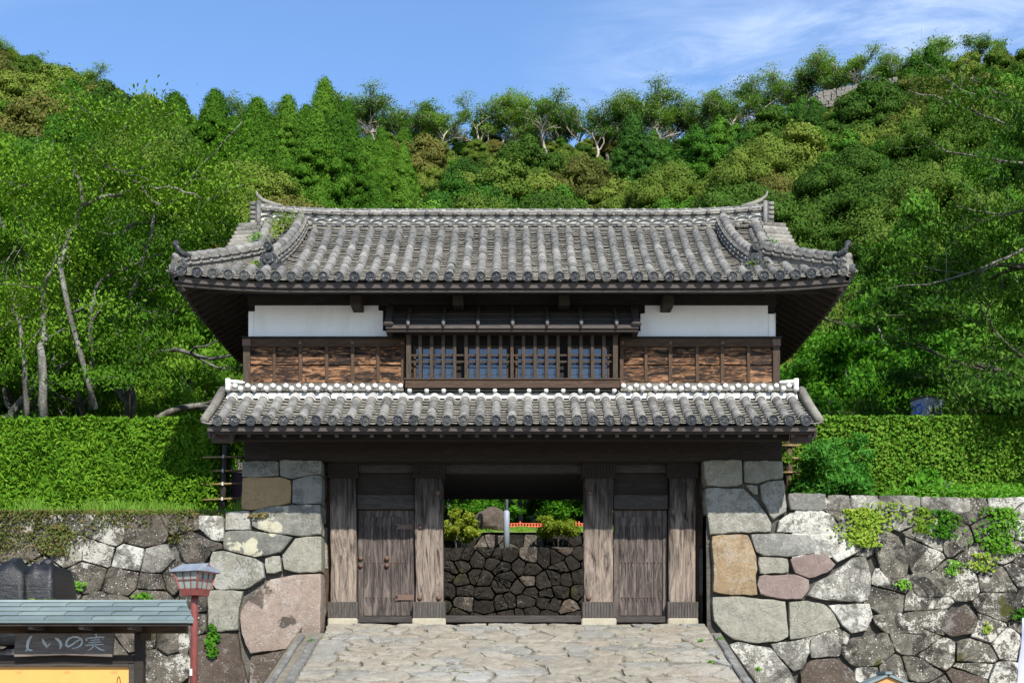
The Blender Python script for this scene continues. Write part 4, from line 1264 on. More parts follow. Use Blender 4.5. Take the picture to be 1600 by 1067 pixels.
# side slopes rows
side = MB()
yy = YE+.12
while yy < 2*YR-YE-.1:
    d = min(yy-YE, 2*YR-YE-yy)
    for sx in (-1, 1):
        xa = XE; xb = max(5.05, XE-d)
        za = zs_side(sx, xa, yy); zb_ = zs_side(sx, xb, yy)
        n_ = 4
        side.tube([(sx*(xa+(xb-xa)*k/n_), yy, zs_side(sx, xa+(xb-xa)*k/n_, yy)) for k in range(n_+1)], [.092,.09,.09,.088,.085], 8)
    yy += PITCH
side.build('side_slope_tiles', M['tile'], uroof, smooth=True, kind='stuff')
for sx in (-1, 1):
    yy = YE+.12
    while yy < YE+3:
        inst('eave_disc', dsc, uroof, Matrix.Translation((sx*(XE+.03), yy, zs_side(sx, XE, yy)+.01)) @ Matrix.Rotation(sx*PI/2, 4, 'Z'))
        yy += PITCH
# pan courses between the rows: stepped, sagging strips
def pans(name, rows_, yeave, ymaxf, zfun, parent, mat, step=.088, pitch=PITCH):
    pm = MB(); rng = random.Random(9)
    xs = sorted(rows_); gaps = [(a+b)/2 for a, b in zip(xs[:-1], xs[1:])]
    gaps = [xs[0]-pitch/2*.98] + gaps + [xs[-1]+pitch/2*.98]
    for gx_ in gaps:
        y = yeave-.045; ym = ymaxf(gx_)
        while y < ym:
            dy = step*rng.uniform(.88,1.12); j_ = rng.uniform(-.006,.006); t1 = rng.uniform(-.03,.03)
            n = 4; b = len(pm.v)
            for (yo, up, sg) in ((0, .022+j_, 1), (0, .040+j_, 1), (dy+.02, -.006, 1)):
                for k in range(n+1):
                    q = -1+2*k/n; x = gx_+q*pitch*.5
                    sag = -.034*(1-q*q)
                    pm.v.append((x, y+yo+t1*q*.3, zfun(x, y+yo)+sag+up-.012+j_*.5+t1*q*.1))
            for j2 in range(2):
                for k in range(n): pm.f.append((b+j2*(n+1)+k, b+j2*(n+1)+k+1, b+(j2+1)*(n+1)+k+1, b+(j2+1)*(n+1)+k))
            y += dy
    me = new_mesh(name, pm.v, pm.f, mat)
    o = inst(name, me, parent); tag(o, kind='stuff'); return o
def ymax_up(x):
    a = abs(x)
    if a > 5.25: return max(YE+.1, YE+XE-a-.1)
    return 27.85
pans('pan_tiles', rows, YE, ymax_up, lambda x, y: zf(x, max(y, YE-.05)), uroof, M['pan'])

# verge tiles (short covers lying across the edge of the gable)
vt = cover_mesh('verge_tile', .085, .075, .50, M['pan'])
for sx in (-1, 1):
    for sgn in (0, 1):
        for k in range(9):
            y = 27.80 - k*.20
            if y < YE+1.15: break
            z = zf(5.0, y) + .04
            yy = y if sgn == 0 else 2*YR-y
            F = frame((sx*(XG+.03), yy, z), (-sx, 0, .10), (0, -.6 if sgn == 0 else .6, 1))
            inst('verge_tile', vt, uroof, F)
    # a single row next to the verge, ending in a disc
    x = sx*5.08
    for k in range(6):
        y = 26.55 + k*.22; sl = (zf(x,y+.1)-zf(x,y))/.1
        inst('verge_row_tile', cov, uroof, frame((x, y, zf(5.0,y)+.12), (0,1,sl), (0,-sl,1)) @ Matrix.Diagonal((1.15,1,1.15,1)))
    inst('verge_disc', dsc, uroof, Matrix.Translation((x, 26.52, zf(5.0,26.55)+.13)) @ Matrix.Diagonal((1.15,1,1.15,1)))

# ---- main ridge
ridge = MB()
XR = 5.33
def rz(x): return 0.11*max(0, (abs(x)-3.2)/2.1)**2       # ends rise
ZB0 = EYE+(HY-362)*27.86/FPX
def ridge_layer(mb, hw, z0, z1, xlim=XR, n=24):
    pts = [(-xlim+2*xlim*k/n, YR, 0) for k in range(n+1)]
    pts = [Vector((x, y, rz(x))) for x, y, _ in pts]
    mb.sweep(pts, [Vector((0,1,0))]*len(pts), [Vector((0,0,1))]*len(pts), [(-hw,z0),(hw,z0),(hw,z1),(-hw,z1)])
zr = lambda py, Y=27.85: EYE+(HY-py)*Y/FPX
ridge_layer(ridge, .175, ZB0-.35, zr(329), XR-.02)
mr_ = ridge.build('main_ridge', M['plaster_old'], gh)
rng = random.Random(12)
# long courses made of single ridge tiles
def course(hw, zlo, zhi, seglen, mat, xlim=XR, name='ridge_tile', back=False, off=0.0):
    x = -xlim + 0.002 + off
    while x < xlim-.02:
        x2 = min(xlim, x+seglen)
        m = MB(); j_ = rng.uniform(-.006,.006)
        a, b = rz(x), rz(x2)
        vs = [(x+.003,YR-hw+j_,zlo+a),(x2-.003,YR-hw+j_,zlo+b),(x2-.003,YR-hw+.10,zlo+b),(x+.003,YR-hw+.10,zlo+a),
              (x+.003,YR-hw+j_,zhi+a),(x2-.003,YR-hw+j_,zhi+b),(x2-.003,YR-hw+.10,zhi+b+.01),(x+.003,YR-hw+.10,zhi+a+.01)]
        m.add(vs, [(0,3,2,1),(4,5,6,7),(0,1,5,4),(1,2,6,5),(2,3,7,6),(3,0,4,7)])
        m.build(name, mat, mr_)
        x = x2
course(.215, zr(333.4), zr(330.6), .30, M['tile'])
course(.235, zr(336.6), zr(334.4), .31, M['pan'], off=.1)
course(.235, zr(354.6), zr(352.4), .30, M['tile'])
course(.245, zr(351.3), zr(349.6), .30, M['tile'], off=.15)
# bottom roll of long pale tiles
def roll(Yc, py, r, seglen, mat, name, xlim=XR-.1, off=0.):
    x = -xlim+off
    while x < xlim-.02:
        x2 = min(xlim, x+seglen); m = MB()
        m.tube([(x+.003, Yc, zr(py)+rz(x)), (x2-.003, Yc, zr(py)+rz(x2))], [r, r*.92], 10)
        m.build(name, mat, mr_, smooth=True); x = x2
roll(YR-.235, 360, .048, .294, M['pan'], 'ridge_roll_tile')
roll(YR, 327.5, .085, .285, M['tile'], 'ridge_cap_tile', XR)
# round knob ends
def knobs(Yc, py, r, x0, step, name='ridge_knob', mat='tile'):
    m = MB(); m.tube([(0,.04,0),(0,-.03,0),(0,-.05,0),(0,-.055,0)], [r,r,r*.7,r*.1], 10); me = m.mesh(name, M[mat], True)
    x = x0
    while x < -x0+.01:
        inst(name, me, mr_, Matrix.Translation((x+rng.uniform(-.01,.01), Yc, zr(py)+rz(x)))); x += step
knobs(YR-.10, 327.0, .05, -5.15, .2935)
knobs(YR-.235, 334.5, .052, -5.0, .2935)
knobs(YR-.245, 353.2, .052, -5.1, .2935)
knobs(YR-.28, 360.0, .055, -4.99, .2935, mat='pan')
# overlapping wave pattern of half-round tile edges
am = MB(); n = 9; r0, r1 = .158, .128
V = []; F_ = []
for k in range(n+1):
    a = R(12)+R(156)*k/n
    for (r_, y_) in ((r1,0.0),(r0,0.0),(r0,.06),(r1,.06)): V.append((-math.cos(a)*r_, y_, math.sin(a)*r_*.55))
for k in range(n):
    for q in range(4): F_.append((k*4+q, k*4+(q+1)%4, (k+1)*4+(q+1)%4, (k+1)*4+q))
am.add(V, F_); arc = am.mesh('wave_tile', M['tile'])
for j, py in enumerate((349.2, 345.4, 341.4)):
    x = -5.15 + (.147 if j % 2 else 0)
    while x < 5.2:
        inst('wave_tile', arc, mr_, Matrix.Translation((x, YR-.215+.012*j, zr(py)+rz(x)))); x += .2935
# end ornaments of the ridge
for sx in (-1, 1):
    x = sx*XR
    e = MB(); z0, z1 = zr(363)+.06, zr(324)+rz(XR)
    e.box(x-.05, x+.05, YR-.30, YR+.30, z0-.1, z1); eo = e.build('ridge_end_tile', M['disc'], mr_, bevel=.03)
    for k in range(6):
        m = MB(); zz = z0+(z1-z0)*(k+.3)/6
        m.tube([(x+sx*.02, YR-.27, zz), (x+sx*.13, YR-.27, zz)], .045, 8); m.build('end_roll', M['tile'], eo, smooth=True)
    m = MB(); m.tube([(x-sx*.05,YR-.30,z0-.05),(x-sx*.05,YR-.30,z1-.02)], .045, 8); m.build('end_roll', M['tile'], eo, smooth=True)
    h = MB(); zt_ = zr(324)+rz(XR)
    h.tube([(sx*4.85,YR,zr(327)+rz(4.85)+.05),(sx*5.08,YR,zt_+.03),(sx*5.25,YR-.02,zt_+.10),(sx*5.36,YR-.03,zt_+.20),(sx*5.38,YR-.03,zt_+.30)], [.06,.055,.045,.03,.012], 8)
    h.build('ridge_horn', M['pan'], eo, smooth=True)

# ---- descending and hip ridges
def small_ridge(name, path, w, layers, capr, capL, knobside=None):
    """path: list of points on the roof surface, top first"""
    path = [Vector(p) for p in path]
    n = len(path); sides = []; ups = []
    for i in range(n):
        d = (path[min(i+1,n-1)]-path[max(i-1,0)]).normalized()
        u = Vector((0,0,1)); sd_ = d.cross(u).normalized(); sides.append(sd_); ups.append(Vector((0,0,1)))
    m = MB(); H = layers*.075+.05
    m.sweep(path, sides, ups, [(-w*.8,-.15),(w*.8,-.15),(w*.8,H),(-w*.8,H)])
    ro = m.build(name, M['pan'], uroof)
    # measure
    cum = [0]
    for a, b in zip(path[:-1], path[1:]): cum.append(cum[-1]+(b-a).length)
    def at(s):
        s = max(0, min(cum[-1]-1e-6, s)); i = max(k for k in range(n-1) if cum[k] <= s)
        t_ = (s-cum[i])/(cum[i+1]-cum[i])
        return path[i].lerp(path[i+1], t_), (path[i+1]-path[i]).normalized(), sides[i].lerp(sides[i+1], t_)
    for k in range(layers):
        z0 = .035+.085*k; s = .04*(k%2)
        while s < cum[-1]-.03:
            s2 = min(cum[-1], s+.24)
            p, d, sd_ = at(s+.004); q, d2, sd2 = at(s2-.004)
            mm = MB(); ww = w*(1.12-.06*k)
            mm.sweep([p,q], [sd_,sd2], [Vector((0,0,1))]*2, [(-ww,z0),(ww,z0),(ww,z0+.042),(-ww,z0+.042)])
            mm.build('noshi_tile', M['tile'] if (k+int(s*9))%3 else M['pan'], ro)
            # little round knobs along the course
            for sg in (-1, 1):
                kk = MB(); c_ = p.lerp(q, .5)+sd_*(sg*ww)+Vector((0,0,z0+.03))
                kk.tube([c_-sd_*sg*.02, c_+sd_*sg*.018], [.034,.026], 7)
                if knobside is None or knobside == sg: kk.build('ridge_knob', M['tile'], ro, smooth=True)
            s = s2
    s = 0
    while s < cum[-1]-.05:
        s2 = min(cum[-1], s+capL); p, d, _ = at(s); q, _, _ = at(s2)
        mm = MB(); up = Vector((0,0,H+.01))
        mm.tube([p+up, q+up+Vector((0,0,.004))], [capr*.9, capr*1.04], 10); mm.build('cap_tile', M['tile'], ro, smooth=True)
        s = s2
    return ro, at, cum[-1], H
def ornament(parent, p, yaw, s=1.0, disc=True, name='demon_tile'):
    """end tile: shaped slab with central boss, curls and a round tile on top; faces -Y before yaw"""
    T = Matrix.Translation(p) @ Matrix.Rotation(yaw, 4, 'Z') @ Matrix.Scale(s, 4)
    m = MB(); 
    m.prism([(-.17,0),(.17,0),(.19,.10),(.17,.24),(.10,.32),(-.10,.32),(-.17,.24),(-.19,.10)], -.04, .06)
    m.tube([(0,-.035,.17),(0,-.075,.17),(0,-.085,.17)], [.125,.125,.10], 16)
    m.tube([(0,-.08,.17),(0,-.11,.17),(0,-.12,.17)], [.055,.05,.02], 10)
    for k in range(9):
        a = PI*(k/8.); m.tube([(.155*math.cos(a),-.04,.17+.125*math.sin(a)), (.155*math.cos(a),-.06,.17+.125*math.sin(a))], [.016,.01], 6)
    for sg in (-1, 1):
        pts = []
        for k in range(9):
            a = -PI/2 + k*0.62; q = .085*(1-k*.09)
            pts.append((sg*(.235+q*math.cos(a)*.9), -.01, .075+q*math.sin(a)))
        m.tube(pts, [.04,.038,.036,.034,.03,.028,.025,.02,.012], 6)
        m.box(min(sg*.15,sg*.30), max(sg*.15,sg*.30), -.01, .05, .0, .12)
    m.box(-.2, .2, -.05, .05, -.05, .0)
    me = m.mesh(name, M['disc'], False); o = inst(name, me, parent, T)
    if disc:
        inst('top_disc', dsc, parent, T @ Matrix.Translation((0,-.08,.41)) @ Matrix.Diagonal((.95,1,.95,1)))
        c_ = MB(); c_.tube([(0,-.09,.41),(0,.3,.46)], .088, 12); inst('top_roll', c_.mesh('top_roll', M['tile'], True), parent, T)
    return o
for sx in (-1, 1):
    pts = []
    for k in range(9):
        t_ = k/8.; y = 27.80-(27.80-25.72)*t_; x = sx*(4.40+.26*t_*t_); pts.append((x, y, zf(x, y)-.02))
    ro, at, tot, H = small_ridge('descending_ridge', pts, .135, 3, .098, .23)
    p = Vector(pts[-1]); ornament(ro, (p.x+sx*.02, p.y-.10, p.z-.03), sx*R(4), .92)
    pts = []
    for k in range(8):
        t_ = k/7.; s_ = 1.38*(1-t_) + .02
        x = sx*(XE-s_-.0); y = YE+s_; pts.append((x, y, prof_z(s_)+.13*max(0,1-s_/2.)*.9+.02+.03*t_*t_))
    ro, at, tot, H = small_ridge('hip_ridge', pts, .12, 2, .085, .22)
    p = Vector(pts[-1])
    ornament(ro, (p.x-sx*.10, p.y+.02, p.z+.0), sx*R(42), .68, disc=False)
    e = MB(); z_ = p.z+.28
    e.tube([(p.x-sx*.26,p.y+.12,z_-.02),(p.x-sx*.14,p.y-.0,z_+.02),(p.x-sx*.08,p.y-.06,z_+.08),(p.x-sx*.06,p.y-.08,z_+.16)], [.06,.055,.05,.03], 8)
    e.tube([(p.x-sx*.06,p.y-.10,z_+.16),(p.x-sx*.04,p.y-.03,z_+.16)], [.065,.06], 12)
    e.build('corner_horn', M['disc'], ro, smooth=True)
    e = MB(); e.tube([(sx*(XE-.25), YE+.06, ZE+.16), (sx*(XE+.02), YE+.0, ZE+.155)], [.08,.09], 12); e.build('corner_roll', M['tile'], ro, smooth=True)
    inst('corner_disc', dsc, ro, Matrix.Translation((sx*(XE+.03), YE-.0, ZE+.155)) @ Matrix.Rotation(sx*R(70), 4, 'Z'))

# ---- upper eaves: fascia boards, rafters, soffit
def fline(x, y=YE): return zf(x, YE) - .075
fb = MB(); n = 40
pts = [Vector((-XE+.03+2*(XE-.03)*k/n, YE+.06, fline(-XE+2*XE*k/n))) for k in range(n+1)]
S_ = [Vector((0,1,0))]*(n+1); U_ = [Vector((0,0,1))]*(n+1)
fb.sweep(pts, S_, U_, [(-.03,-.10),(.03,-.10),(.03,.0),(-.03,.0)]); fb.build('eave_board', M['wood_grey'], uroof)
fb = MB(); fb.sweep([p+Vector((0,.045,0)) for p in pts], S_, U_, [(-.03,-.165),(.05,-.165),(.05,-.102),(-.03,-.102)]); fb.build('eave_batten', M['wood_beam'], uroof)
for sx in (-1, 1):
    pts = [Vector((sx*(XE-.06), YE+.03+2*(RUN-.03)*k/n, zs_side(sx, XE, YE+2*RUN*k/n)-.075)) for k in range(n+1)]
    S2 = [Vector((1,0,0))]*(n+1)
    fb = MB(); fb.sweep(pts, S2, U_, [(-.03,-.10),(.03,-.10),(.03,.0),(-.03,.0)]); fb.build('eave_board', M['wood_beam'], uroof)
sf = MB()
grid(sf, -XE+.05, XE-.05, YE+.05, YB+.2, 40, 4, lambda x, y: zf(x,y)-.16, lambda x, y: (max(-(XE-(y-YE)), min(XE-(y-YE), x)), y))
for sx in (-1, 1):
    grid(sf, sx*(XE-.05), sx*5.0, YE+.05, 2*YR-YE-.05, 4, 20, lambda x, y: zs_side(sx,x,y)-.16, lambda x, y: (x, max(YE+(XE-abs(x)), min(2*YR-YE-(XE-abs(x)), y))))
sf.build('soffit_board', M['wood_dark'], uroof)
x = -5.125
while x < 5.2:
    m = MB(); s0 = zf(x, YE+.10)-.262; s1 = prof_z(YB+.15-YE)-.22
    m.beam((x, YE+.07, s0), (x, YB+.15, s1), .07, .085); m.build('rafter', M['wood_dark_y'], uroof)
    x += .325
for x in (-6.1,-5.78,-5.45, 5.45,5.78,6.1):      # corner jack rafters
    m = MB(); d = XE-abs(x); m.beam((x, YE+.07, zf(x,YE+.1)-.225), (x, YE+d+.1, prof_z(d)-.15), .07, .085); m.build('rafter', M['wood_dark_y'], uroof)
for sx in (-1, 1):
    y = YE+.55
    while y < 2*YR-YE-.4:
        m = MB(); d = min(y-YE, 2*YR-YE-y, XE-5.1)
        m.beam((sx*(XE-.07), y, zs_side(sx,XE-.1,y)-.225), (sx*(XE-d), y, prof_z(d)-.215), .07, .085); m.build('rafter', M['wood_dark_y'], uroof)
        y += .325
    m = MB(); m.beam((sx*(XE-.10), YE+.12, ZE-.14), (sx*5.05, YB+.25, prof_z(1.35)-.2), .14, .16); m.build('hip_rafter', M['wood_dark_y'], uroof)
    m = MB(); m.beam((sx*(XE-.55), YE+.5, ZE-.05), (sx*5.0, YE+.5, ZE-.05), .12, .10); 
box('eave_purlin', M['wood_dark'], uroof, -5.9, 5.9, YE+.62, YE+.76, prof_z(.6)-.40, prof_z(.6)-.24)

# ---------------- lower roof
LY0, LY1 = 24.45, 25.97
LZ0, LZ1 = EYE+(HY-659)*LY0/FPX, EYE+(HY-615)*LY1/FPX
lzf = lambda x, y: LZ0+(LZ1-LZ0)*(y-LY0)/(LY1-LY0) + 0.05*((y-LY0)/(LY1-LY0)-1)*((y-LY0)/(LY1-LY0))*2
LX = 5.62
m = MB(); grid(m, -LX, LX, LY0, LY1+.04, 2, 8, lambda x, y: lzf(x,y)-.05)
lroof = m.build('lower_roof', M['pan'], gh)
LP = .2995; lrows = [(i-18)*LP for i in range(37)]
cov2 = cover_mesh('canopy_tile', .094, .080, .27, M['tile'])
dsc2 = disc_mesh('canopy_disc', .10, M['disc'])
wb = MB()
for sgn, yy_ in ((0, 0.0), (1, .115)):
    V = []; n = 10
    for y_ in (0.0, .035):
        for k in range(n+1):
            a = PI*k/n; V.append((-math.cos(a)*.103, yy_+y_, math.sin(a)*.103))
    wb.add(V, [(k, k+1, n+2+k, n+1+k) for k in range(n)])
    V2 = [(v[0]*.8, v[1], v[2]*.8) for v in V[:n+1]]
    wb.add(V[:n+1]+V2, [(k, k+1, n+2+k, n+1+k) for k in range(n)])
band = wb.mesh('plaster_joint', M['knob'], True)
sl = (LZ1-LZ0)/(LY1-LY0); cc_ = 1/math.sqrt(1+sl*sl); LL = .235
for x in lrows:
    y = LY0; k = 0
    while y < LY1-.2:
        s3 = (lzf(x,y+.05)-lzf(x,y-.05))/.1
        p = (x+rngt.uniform(-.008,.008), y, lzf(x,y)-.006+rngt.uniform(-.004,.006))
        F = frame(p, (rngt.uniform(-.03,.03),1,s3+rngt.uniform(-.03,.03)), (0,-s3,1)); q = rngt.uniform(.95,1.06)
        inst('canopy_tile', cov2, lroof, F @ Matrix.Diagonal((q,1,q,1)))
        y += LL*cc_; k += 1
    y = LY1-.34
    inst('plaster_joint', band, lroof, frame((x,y,lzf(x,y)), (0,1,sl), (0,-sl,1)))
    inst('canopy_disc', dsc2, lroof, Matrix.Translation((x, LY0-.03, lzf(x,LY0)+.016+rngt.uniform(-.006,.006))) @ Matrix.Rotation(rngt.uniform(0,6), 4, 'Y'))
pans('canopy_pan_tiles', lrows, LY0, lambda x: LY1-.02, lzf, lroof, M['pan'], .135, LP)
for sx in (-1, 1):      # plastered verge rolls
    m = MB(); x = sx*(LX+.02)
    m.tube([(x+sx*.01,LY0-.03,lzf(0,LY0)+.02),(x,(LY0+LY1)/2,lzf(0,(LY0+LY1)/2)+.05),(x,LY1,lzf(0,LY1)+.06)], [.075,.085,.09], 10)
    m.build('verge_roll', M['pan'], lroof, smooth=True)
    m = MB(); m.beam((sx*(LX-.03),LY0+.1,lzf(0,LY0)-.20),(sx*(LX-.03),LY1,lzf(0,LY1)-.18), .05, .16); m.build('verge_board', M['wood_grey'], lroof)
# plastered head of the lower roof
hm = MB(); zt1 = z80(598)
xa, xb = -5.53, 5.53
hm.add([(xa,LY1-.22,lzf(0,LY1-.22)+.0),(xb,LY1-.22,lzf(0,LY1-.22)+.0),(xb,LY1-.10,lzf(0,LY1-.1)+.07),(xa,LY1-.10,lzf(0,LY1-.1)+.07),
        (xb,YB+.05,lzf(0,LY1)+.10),(xa,YB+.05,lzf(0,LY1)+.10)], [(0,1,2,3),(3,2,4,5)])
hm.build('plaster_fillet', M['knob'], lroof)
for sx in (-1, 1):
    xi = 2.09 if sx > 0 else -2.09
    x0_, x1_ = (2.10, 5.49) if sx > 0 else (-5.49, -2.10)
    for k, (yy, py0, py1) in enumerate(((LY1-.17, 614.5, 610), (LY1-.10, 609.5, 604.5))):
        x = x0_
        while x < x1_-.01:
            x2 = min(x1_, x+.31)
            m = MB(); m.box(x+.003, x2-.003, yy, YB+.06, z80(py0), z80(py1)); m.build('head_tile', M['pan'] if k == 0 else M['tile'], lroof, bevel=.008)
            x = x2
    m = MB(); m.box(x0_, x1_, LY1-.04, YB+.04, z80(604.5)+.002, z80(600)); m.build('head_course', M['pan'], lroof)
    # raised end with short rolls
    xe = sx*5.5
    m = MB(); m.tube([(xe, LY1-.24, z80(614)), (xe, YB+.05, z80(599))], .05, 8); m.tube([(xe,LY1-.2,z80(613)),(xe,LY1-.2,z80(596))], [.055,.05], 8)
    m.tube([(sx*5.2, LY1-.02, z80(599)), (sx*5.5, LY1-.02, z80(597))], .04, 8); m.build('head_end_roll', M['knob'], lroof, smooth=True)
kb = MB(); kb.tube([(0,.06,0),(0,-.03,0),(0,-.052,0),(0,-.06,0)], [.052,.052,.034,.006], 10); kme = kb.mesh('plaster_knob', M['knob'], True)
for sx in (-1, 1):
    for k in range(14 if sx > 0 else 14):
        x = sx*(2.16+k*.247)
        if abs(x) < 5.45: inst('plaster_knob', kme, lroof, Matrix.Translation((x, LY1-.15, z80(606.5))))
        x = sx*(2.28+k*.247)
        if abs(x) < 5.5: inst('plaster_knob', kme, lroof, Matrix.Translation((x, LY1-.24, z80(612.3))))
for k in range(13):
    x = -1.98+k*.33
    inst('plaster_knob', kme, lroof, Matrix.Translation((x, LY1-.20, z80(614.2))))
# eaves of lower roof
zl = lzf(0, LY0)
box('eave_board', M['wood_grey'], lroof, -LX+.02, LX-.02, LY0+.03, LY0+.08, zl-.165, zl-.07)
box('eave_board', M['wood_beam'], lroof, -LX+.06, LX-.06, LY0+.085, LY0+.14, zl-.20, zl-.13)
m = MB(); m.add([(-LX+.05,LY0+.1,zl-.13),(LX-.05,LY0+.1,zl-.13),(LX-.05,LY1+.02,lzf(0,LY1)-.13),(-LX+.05,LY1+.02,lzf(0,LY1)-.13)], [(0,1,2,3)])
m.build('soffit_board', M['wood_dark'], lroof)
x = -5.5
while x < 5.55:
    m = MB(); m.beam((x, LY0+.10, zl-.225), (x, LY1, lzf(0,LY1)-.20), .066, .08); m.build('rafter', M['wood_dark_y'], lroof)
    x += .3235
for sx in (-1, 1):
    box('purlin_end', M['wood_grey'], lroof, *( (-5.60,-5.2) if sx < 0 else (5.2,5.60) ), LY0+.35, LY0+.50, zl-.30, zl-.13)
box('eave_purlin', M['wood_dark'], lroof, -5.2, 5.2, LY0+.52, LY0+.66, zl-.24, zl-.04)
# side pent ends fall back along the piers

# ================================================================== FOLIAGE
def unit(a): return a / np.maximum(np.linalg.norm(a, axis=1, keepdims=True), 1e-9)
def leaf_quads(C, N, size, aspect, rs, droop=0.0, fold=0.0):
    """one rhombic leaf per centre; N leaf normals; size array or float"""
    n = len(C)
    r = unit(rs.normal(size=(n,3)))
    T = unit(np.cross(N, r))
    if droop: T = unit(T + np.array([0,0,-droop]))
    B = unit(np.cross(N, T))
    s = (np.ones(n)*size if np.isscalar(size) else size)[:,None]
    V = np.empty((n,4,3))
    V[:,0] = C - T*s*0.5; V[:,1] = C + B*s*0.5*aspect + N*s*fold; V[:,2] = C + T*s*0.5; V[:,3] = C - B*s*0.5*aspect + N*s*fold
    return V.reshape(-1,3), np.arange(4*n).reshape(-1,4)
def cube_sphere(k=2):
    V = []; Q = []
    for ax_ in range(3):
        for sg in (-1,1):
            b = len(V)
            for i in range(k+1):
                for j in range(k+1):
                    p = [0,0,0]; p[ax_] = sg; p[(ax_+1)%3] = -1+2*i/k; p[(ax_+2)%3] = -1+2*j/k; V.append(p)
            for i in range(k):
                for j in range(k):
                    a = b+i*(k+1)+j; q = [a, a+k+1, a+k+2, a+1]; Q.append(q if sg > 0 else q[::-1])
    V = unit(np.array(V, float)); return V, np.array(Q)
CSV, CSQ = cube_sphere(2)
def clump_crown(name, clumps, per_m2, lsize, mat, seed, aspect=0.6, rnd=0.55, core=0.80, up=0.25, flat=0.85, cut=1.0):
    rs = np.random.RandomState(seed)
    Vs = []; Qs = []; b = 0
    allc = np.array([c for c, r in clumps]); allr = np.array([r for c, r in clumps])
    for ci, (c, r) in enumerate(clumps):
        c = np.array(c, float)
        n = int(per_m2*4*PI*r*r)
        D = unit(rs.normal(size=(n,3))); D[:,2] = D[:,2]*0.9+up*0.6; D = unit(D)
        low_ = D[:,2] < 0
        lump = 1 + 0.22*np.sin(D[:,0]*5+ci)*np.cos(D[:,1]*6+2*ci) 
        rad = r*lump*rs.uniform(0.74,1.16,n)
        Pp = c + D*rad[:,None]*np.array([1,1,flat])
        Pp[low_,2] = c[2] + (Pp[low_,2]-c[2])*cut
        D = D.copy(); D[low_,2] *= 1/max(cut,.2); D = unit(D)
        # drop leaves buried in other clumps
        keep = np.ones(n, bool)
        d = np.linalg.norm(allc - c, axis=1)
        for k in np.where((d < r+allr) & (d > 0))[0]:
            keep &= ~(np.linalg.norm((Pp-allc[k])/np.array([1,1,flat]), axis=1) < allr[k]*0.74)
        Pp = Pp[keep]; D = D[keep]
        N = unit(D + rnd*rs.normal(size=D.shape) + np.array([0,0,up*.5])*(D[:,2:3] > 0))
        V, Q = leaf_quads(Pp, N, lsize*rs.uniform(.6,1.3,len(Pp)), aspect, rs, 0.3)
        Vs.append(V); Qs.append(Q+b); b += len(V)
        if core > 0:
            cv = CSV.copy(); cv[cv[:,2] < 0, 2] *= cut
            V = c + cv*r*core*np.array([1,1,flat])*(1+0.10*rs.normal(size=(len(CSV),1))); Vs.append(V); Qs.append(CSQ+b); b += len(V)
    return np_mesh(name, np.vstack(Vs), np.vstack(Qs), mat)
def trunk_mesh(name, pts, rads, mat, limbs=()):
    m = MB(); m.tube(pts, rads, 7)
    for p, r in limbs: m.tube(p, r, 5)
    return m.mesh(name, mat, True)
# --- prototypes for the forest, about 1 unit = 1 m, base at z=0
def broad_proto(seed, W, H, mat, nclump=46, per=52, lsize=.25, low=0.16):
    rs = random.Random(seed); cl = []
    for k in range(nclump):
        a = rs.uniform(0, 2*PI); e = math.asin(rs.uniform(-0.25, 1.0)); q = rs.uniform(.80, 1.0)
        rr = rs.uniform(.13,.27)*W/2*1.15
        cl.append(((math.cos(a)*math.cos(e)*W/2*q*.86, math.sin(a)*math.cos(e)*W/2*q*.86, H*low+(H*(1-low)-rr)*(0.12+0.88*max(0,math.sin(e)))*q), rr))
    cl.append(((0,0,H*(low+.22)), W*.34)); cl.append(((0,0,H*(low+.38)), W*.28))
    return clump_crown('crown', cl, per, lsize, mat, seed, .7, .30, .82, .12, .85, .42)
def cedar_proto(seed, W, H, mat, per=60, lsize=.20):
    rs = random.Random(seed); cl = []
    levels = 12
    for j in range(levels):
        t_ = j/(levels-1.); z = H*(.12+.84*t_); rad = W/2*(1-t_**2.1)*.86+.03
        nn = max(1, int(2*PI*rad/(W*.145)))
        for i in range(nn):
            a = 2*PI*(i+rs.uniform(-.4,.4))/nn + j*1.3; q = rs.uniform(.55,1.12)
            cl.append(((math.cos(a)*rad*q, math.sin(a)*rad*q, z+rs.uniform(-.3,.3)), W*rs.uniform(.07,.125)*(1.2-.6*t_)))
    for t_ in (.72,.8,.87,.93,.98): cl.append(((rs.uniform(-.1,.1),rs.uniform(-.1,.1),H*(.12+.84*t_)), W*(.20*(1.15-t_)/.4+.03)))
    for t_ in (.2,.4,.6): cl.append(((0,0,H*t_), W*.36*(1-t_*.7)))
    return clump_crown('crown', cl, per, lsize, mat, seed, 0.5, .4, .80, .2, 1.1, .45)
forest_trunk = trunk_mesh('trunk', [(0,0,-1.5),(0.1,0,2),(0,.1,4.6)], [.30,.22,.12], M['bark_dark'])
PROTO = {
 'olive': [broad_proto(101, 10.5, 9.5, M['l_olive'], 64), broad_proto(102, 9, 9.5, M['l_olive'], 50)],
 'brown': [broad_proto(103, 10.5, 9, M['l_brown'], 62), broad_proto(104, 9, 8.6, M['l_brown'], 50)],
 'green': [broad_proto(105, 9, 10, M['l_green'], 54), broad_proto(106, 7.6, 9.0, M['l_green'], 42)],
 'cedar': [cedar_proto(107, 7.4, 13.5, M['l_cedar']), cedar_proto(108, 6.6, 12.0, M['l_cedar'])],
 'cedard': [cedar_proto(109, 6.6, 12, M['l_cedard']), cedar_proto(110, 5.8, 11, M['l_cedard'])],
}
NEAR = {'olive': broad_proto(131, 10, 9, M['l_olive'], 90, 95, .15), 'brown': broad_proto(132, 10, 8.6, M['l_brown'], 85, 95, .15), 'green': broad_proto(133, 8.6, 9.4, M['l_green'], 75, 95, .15)}
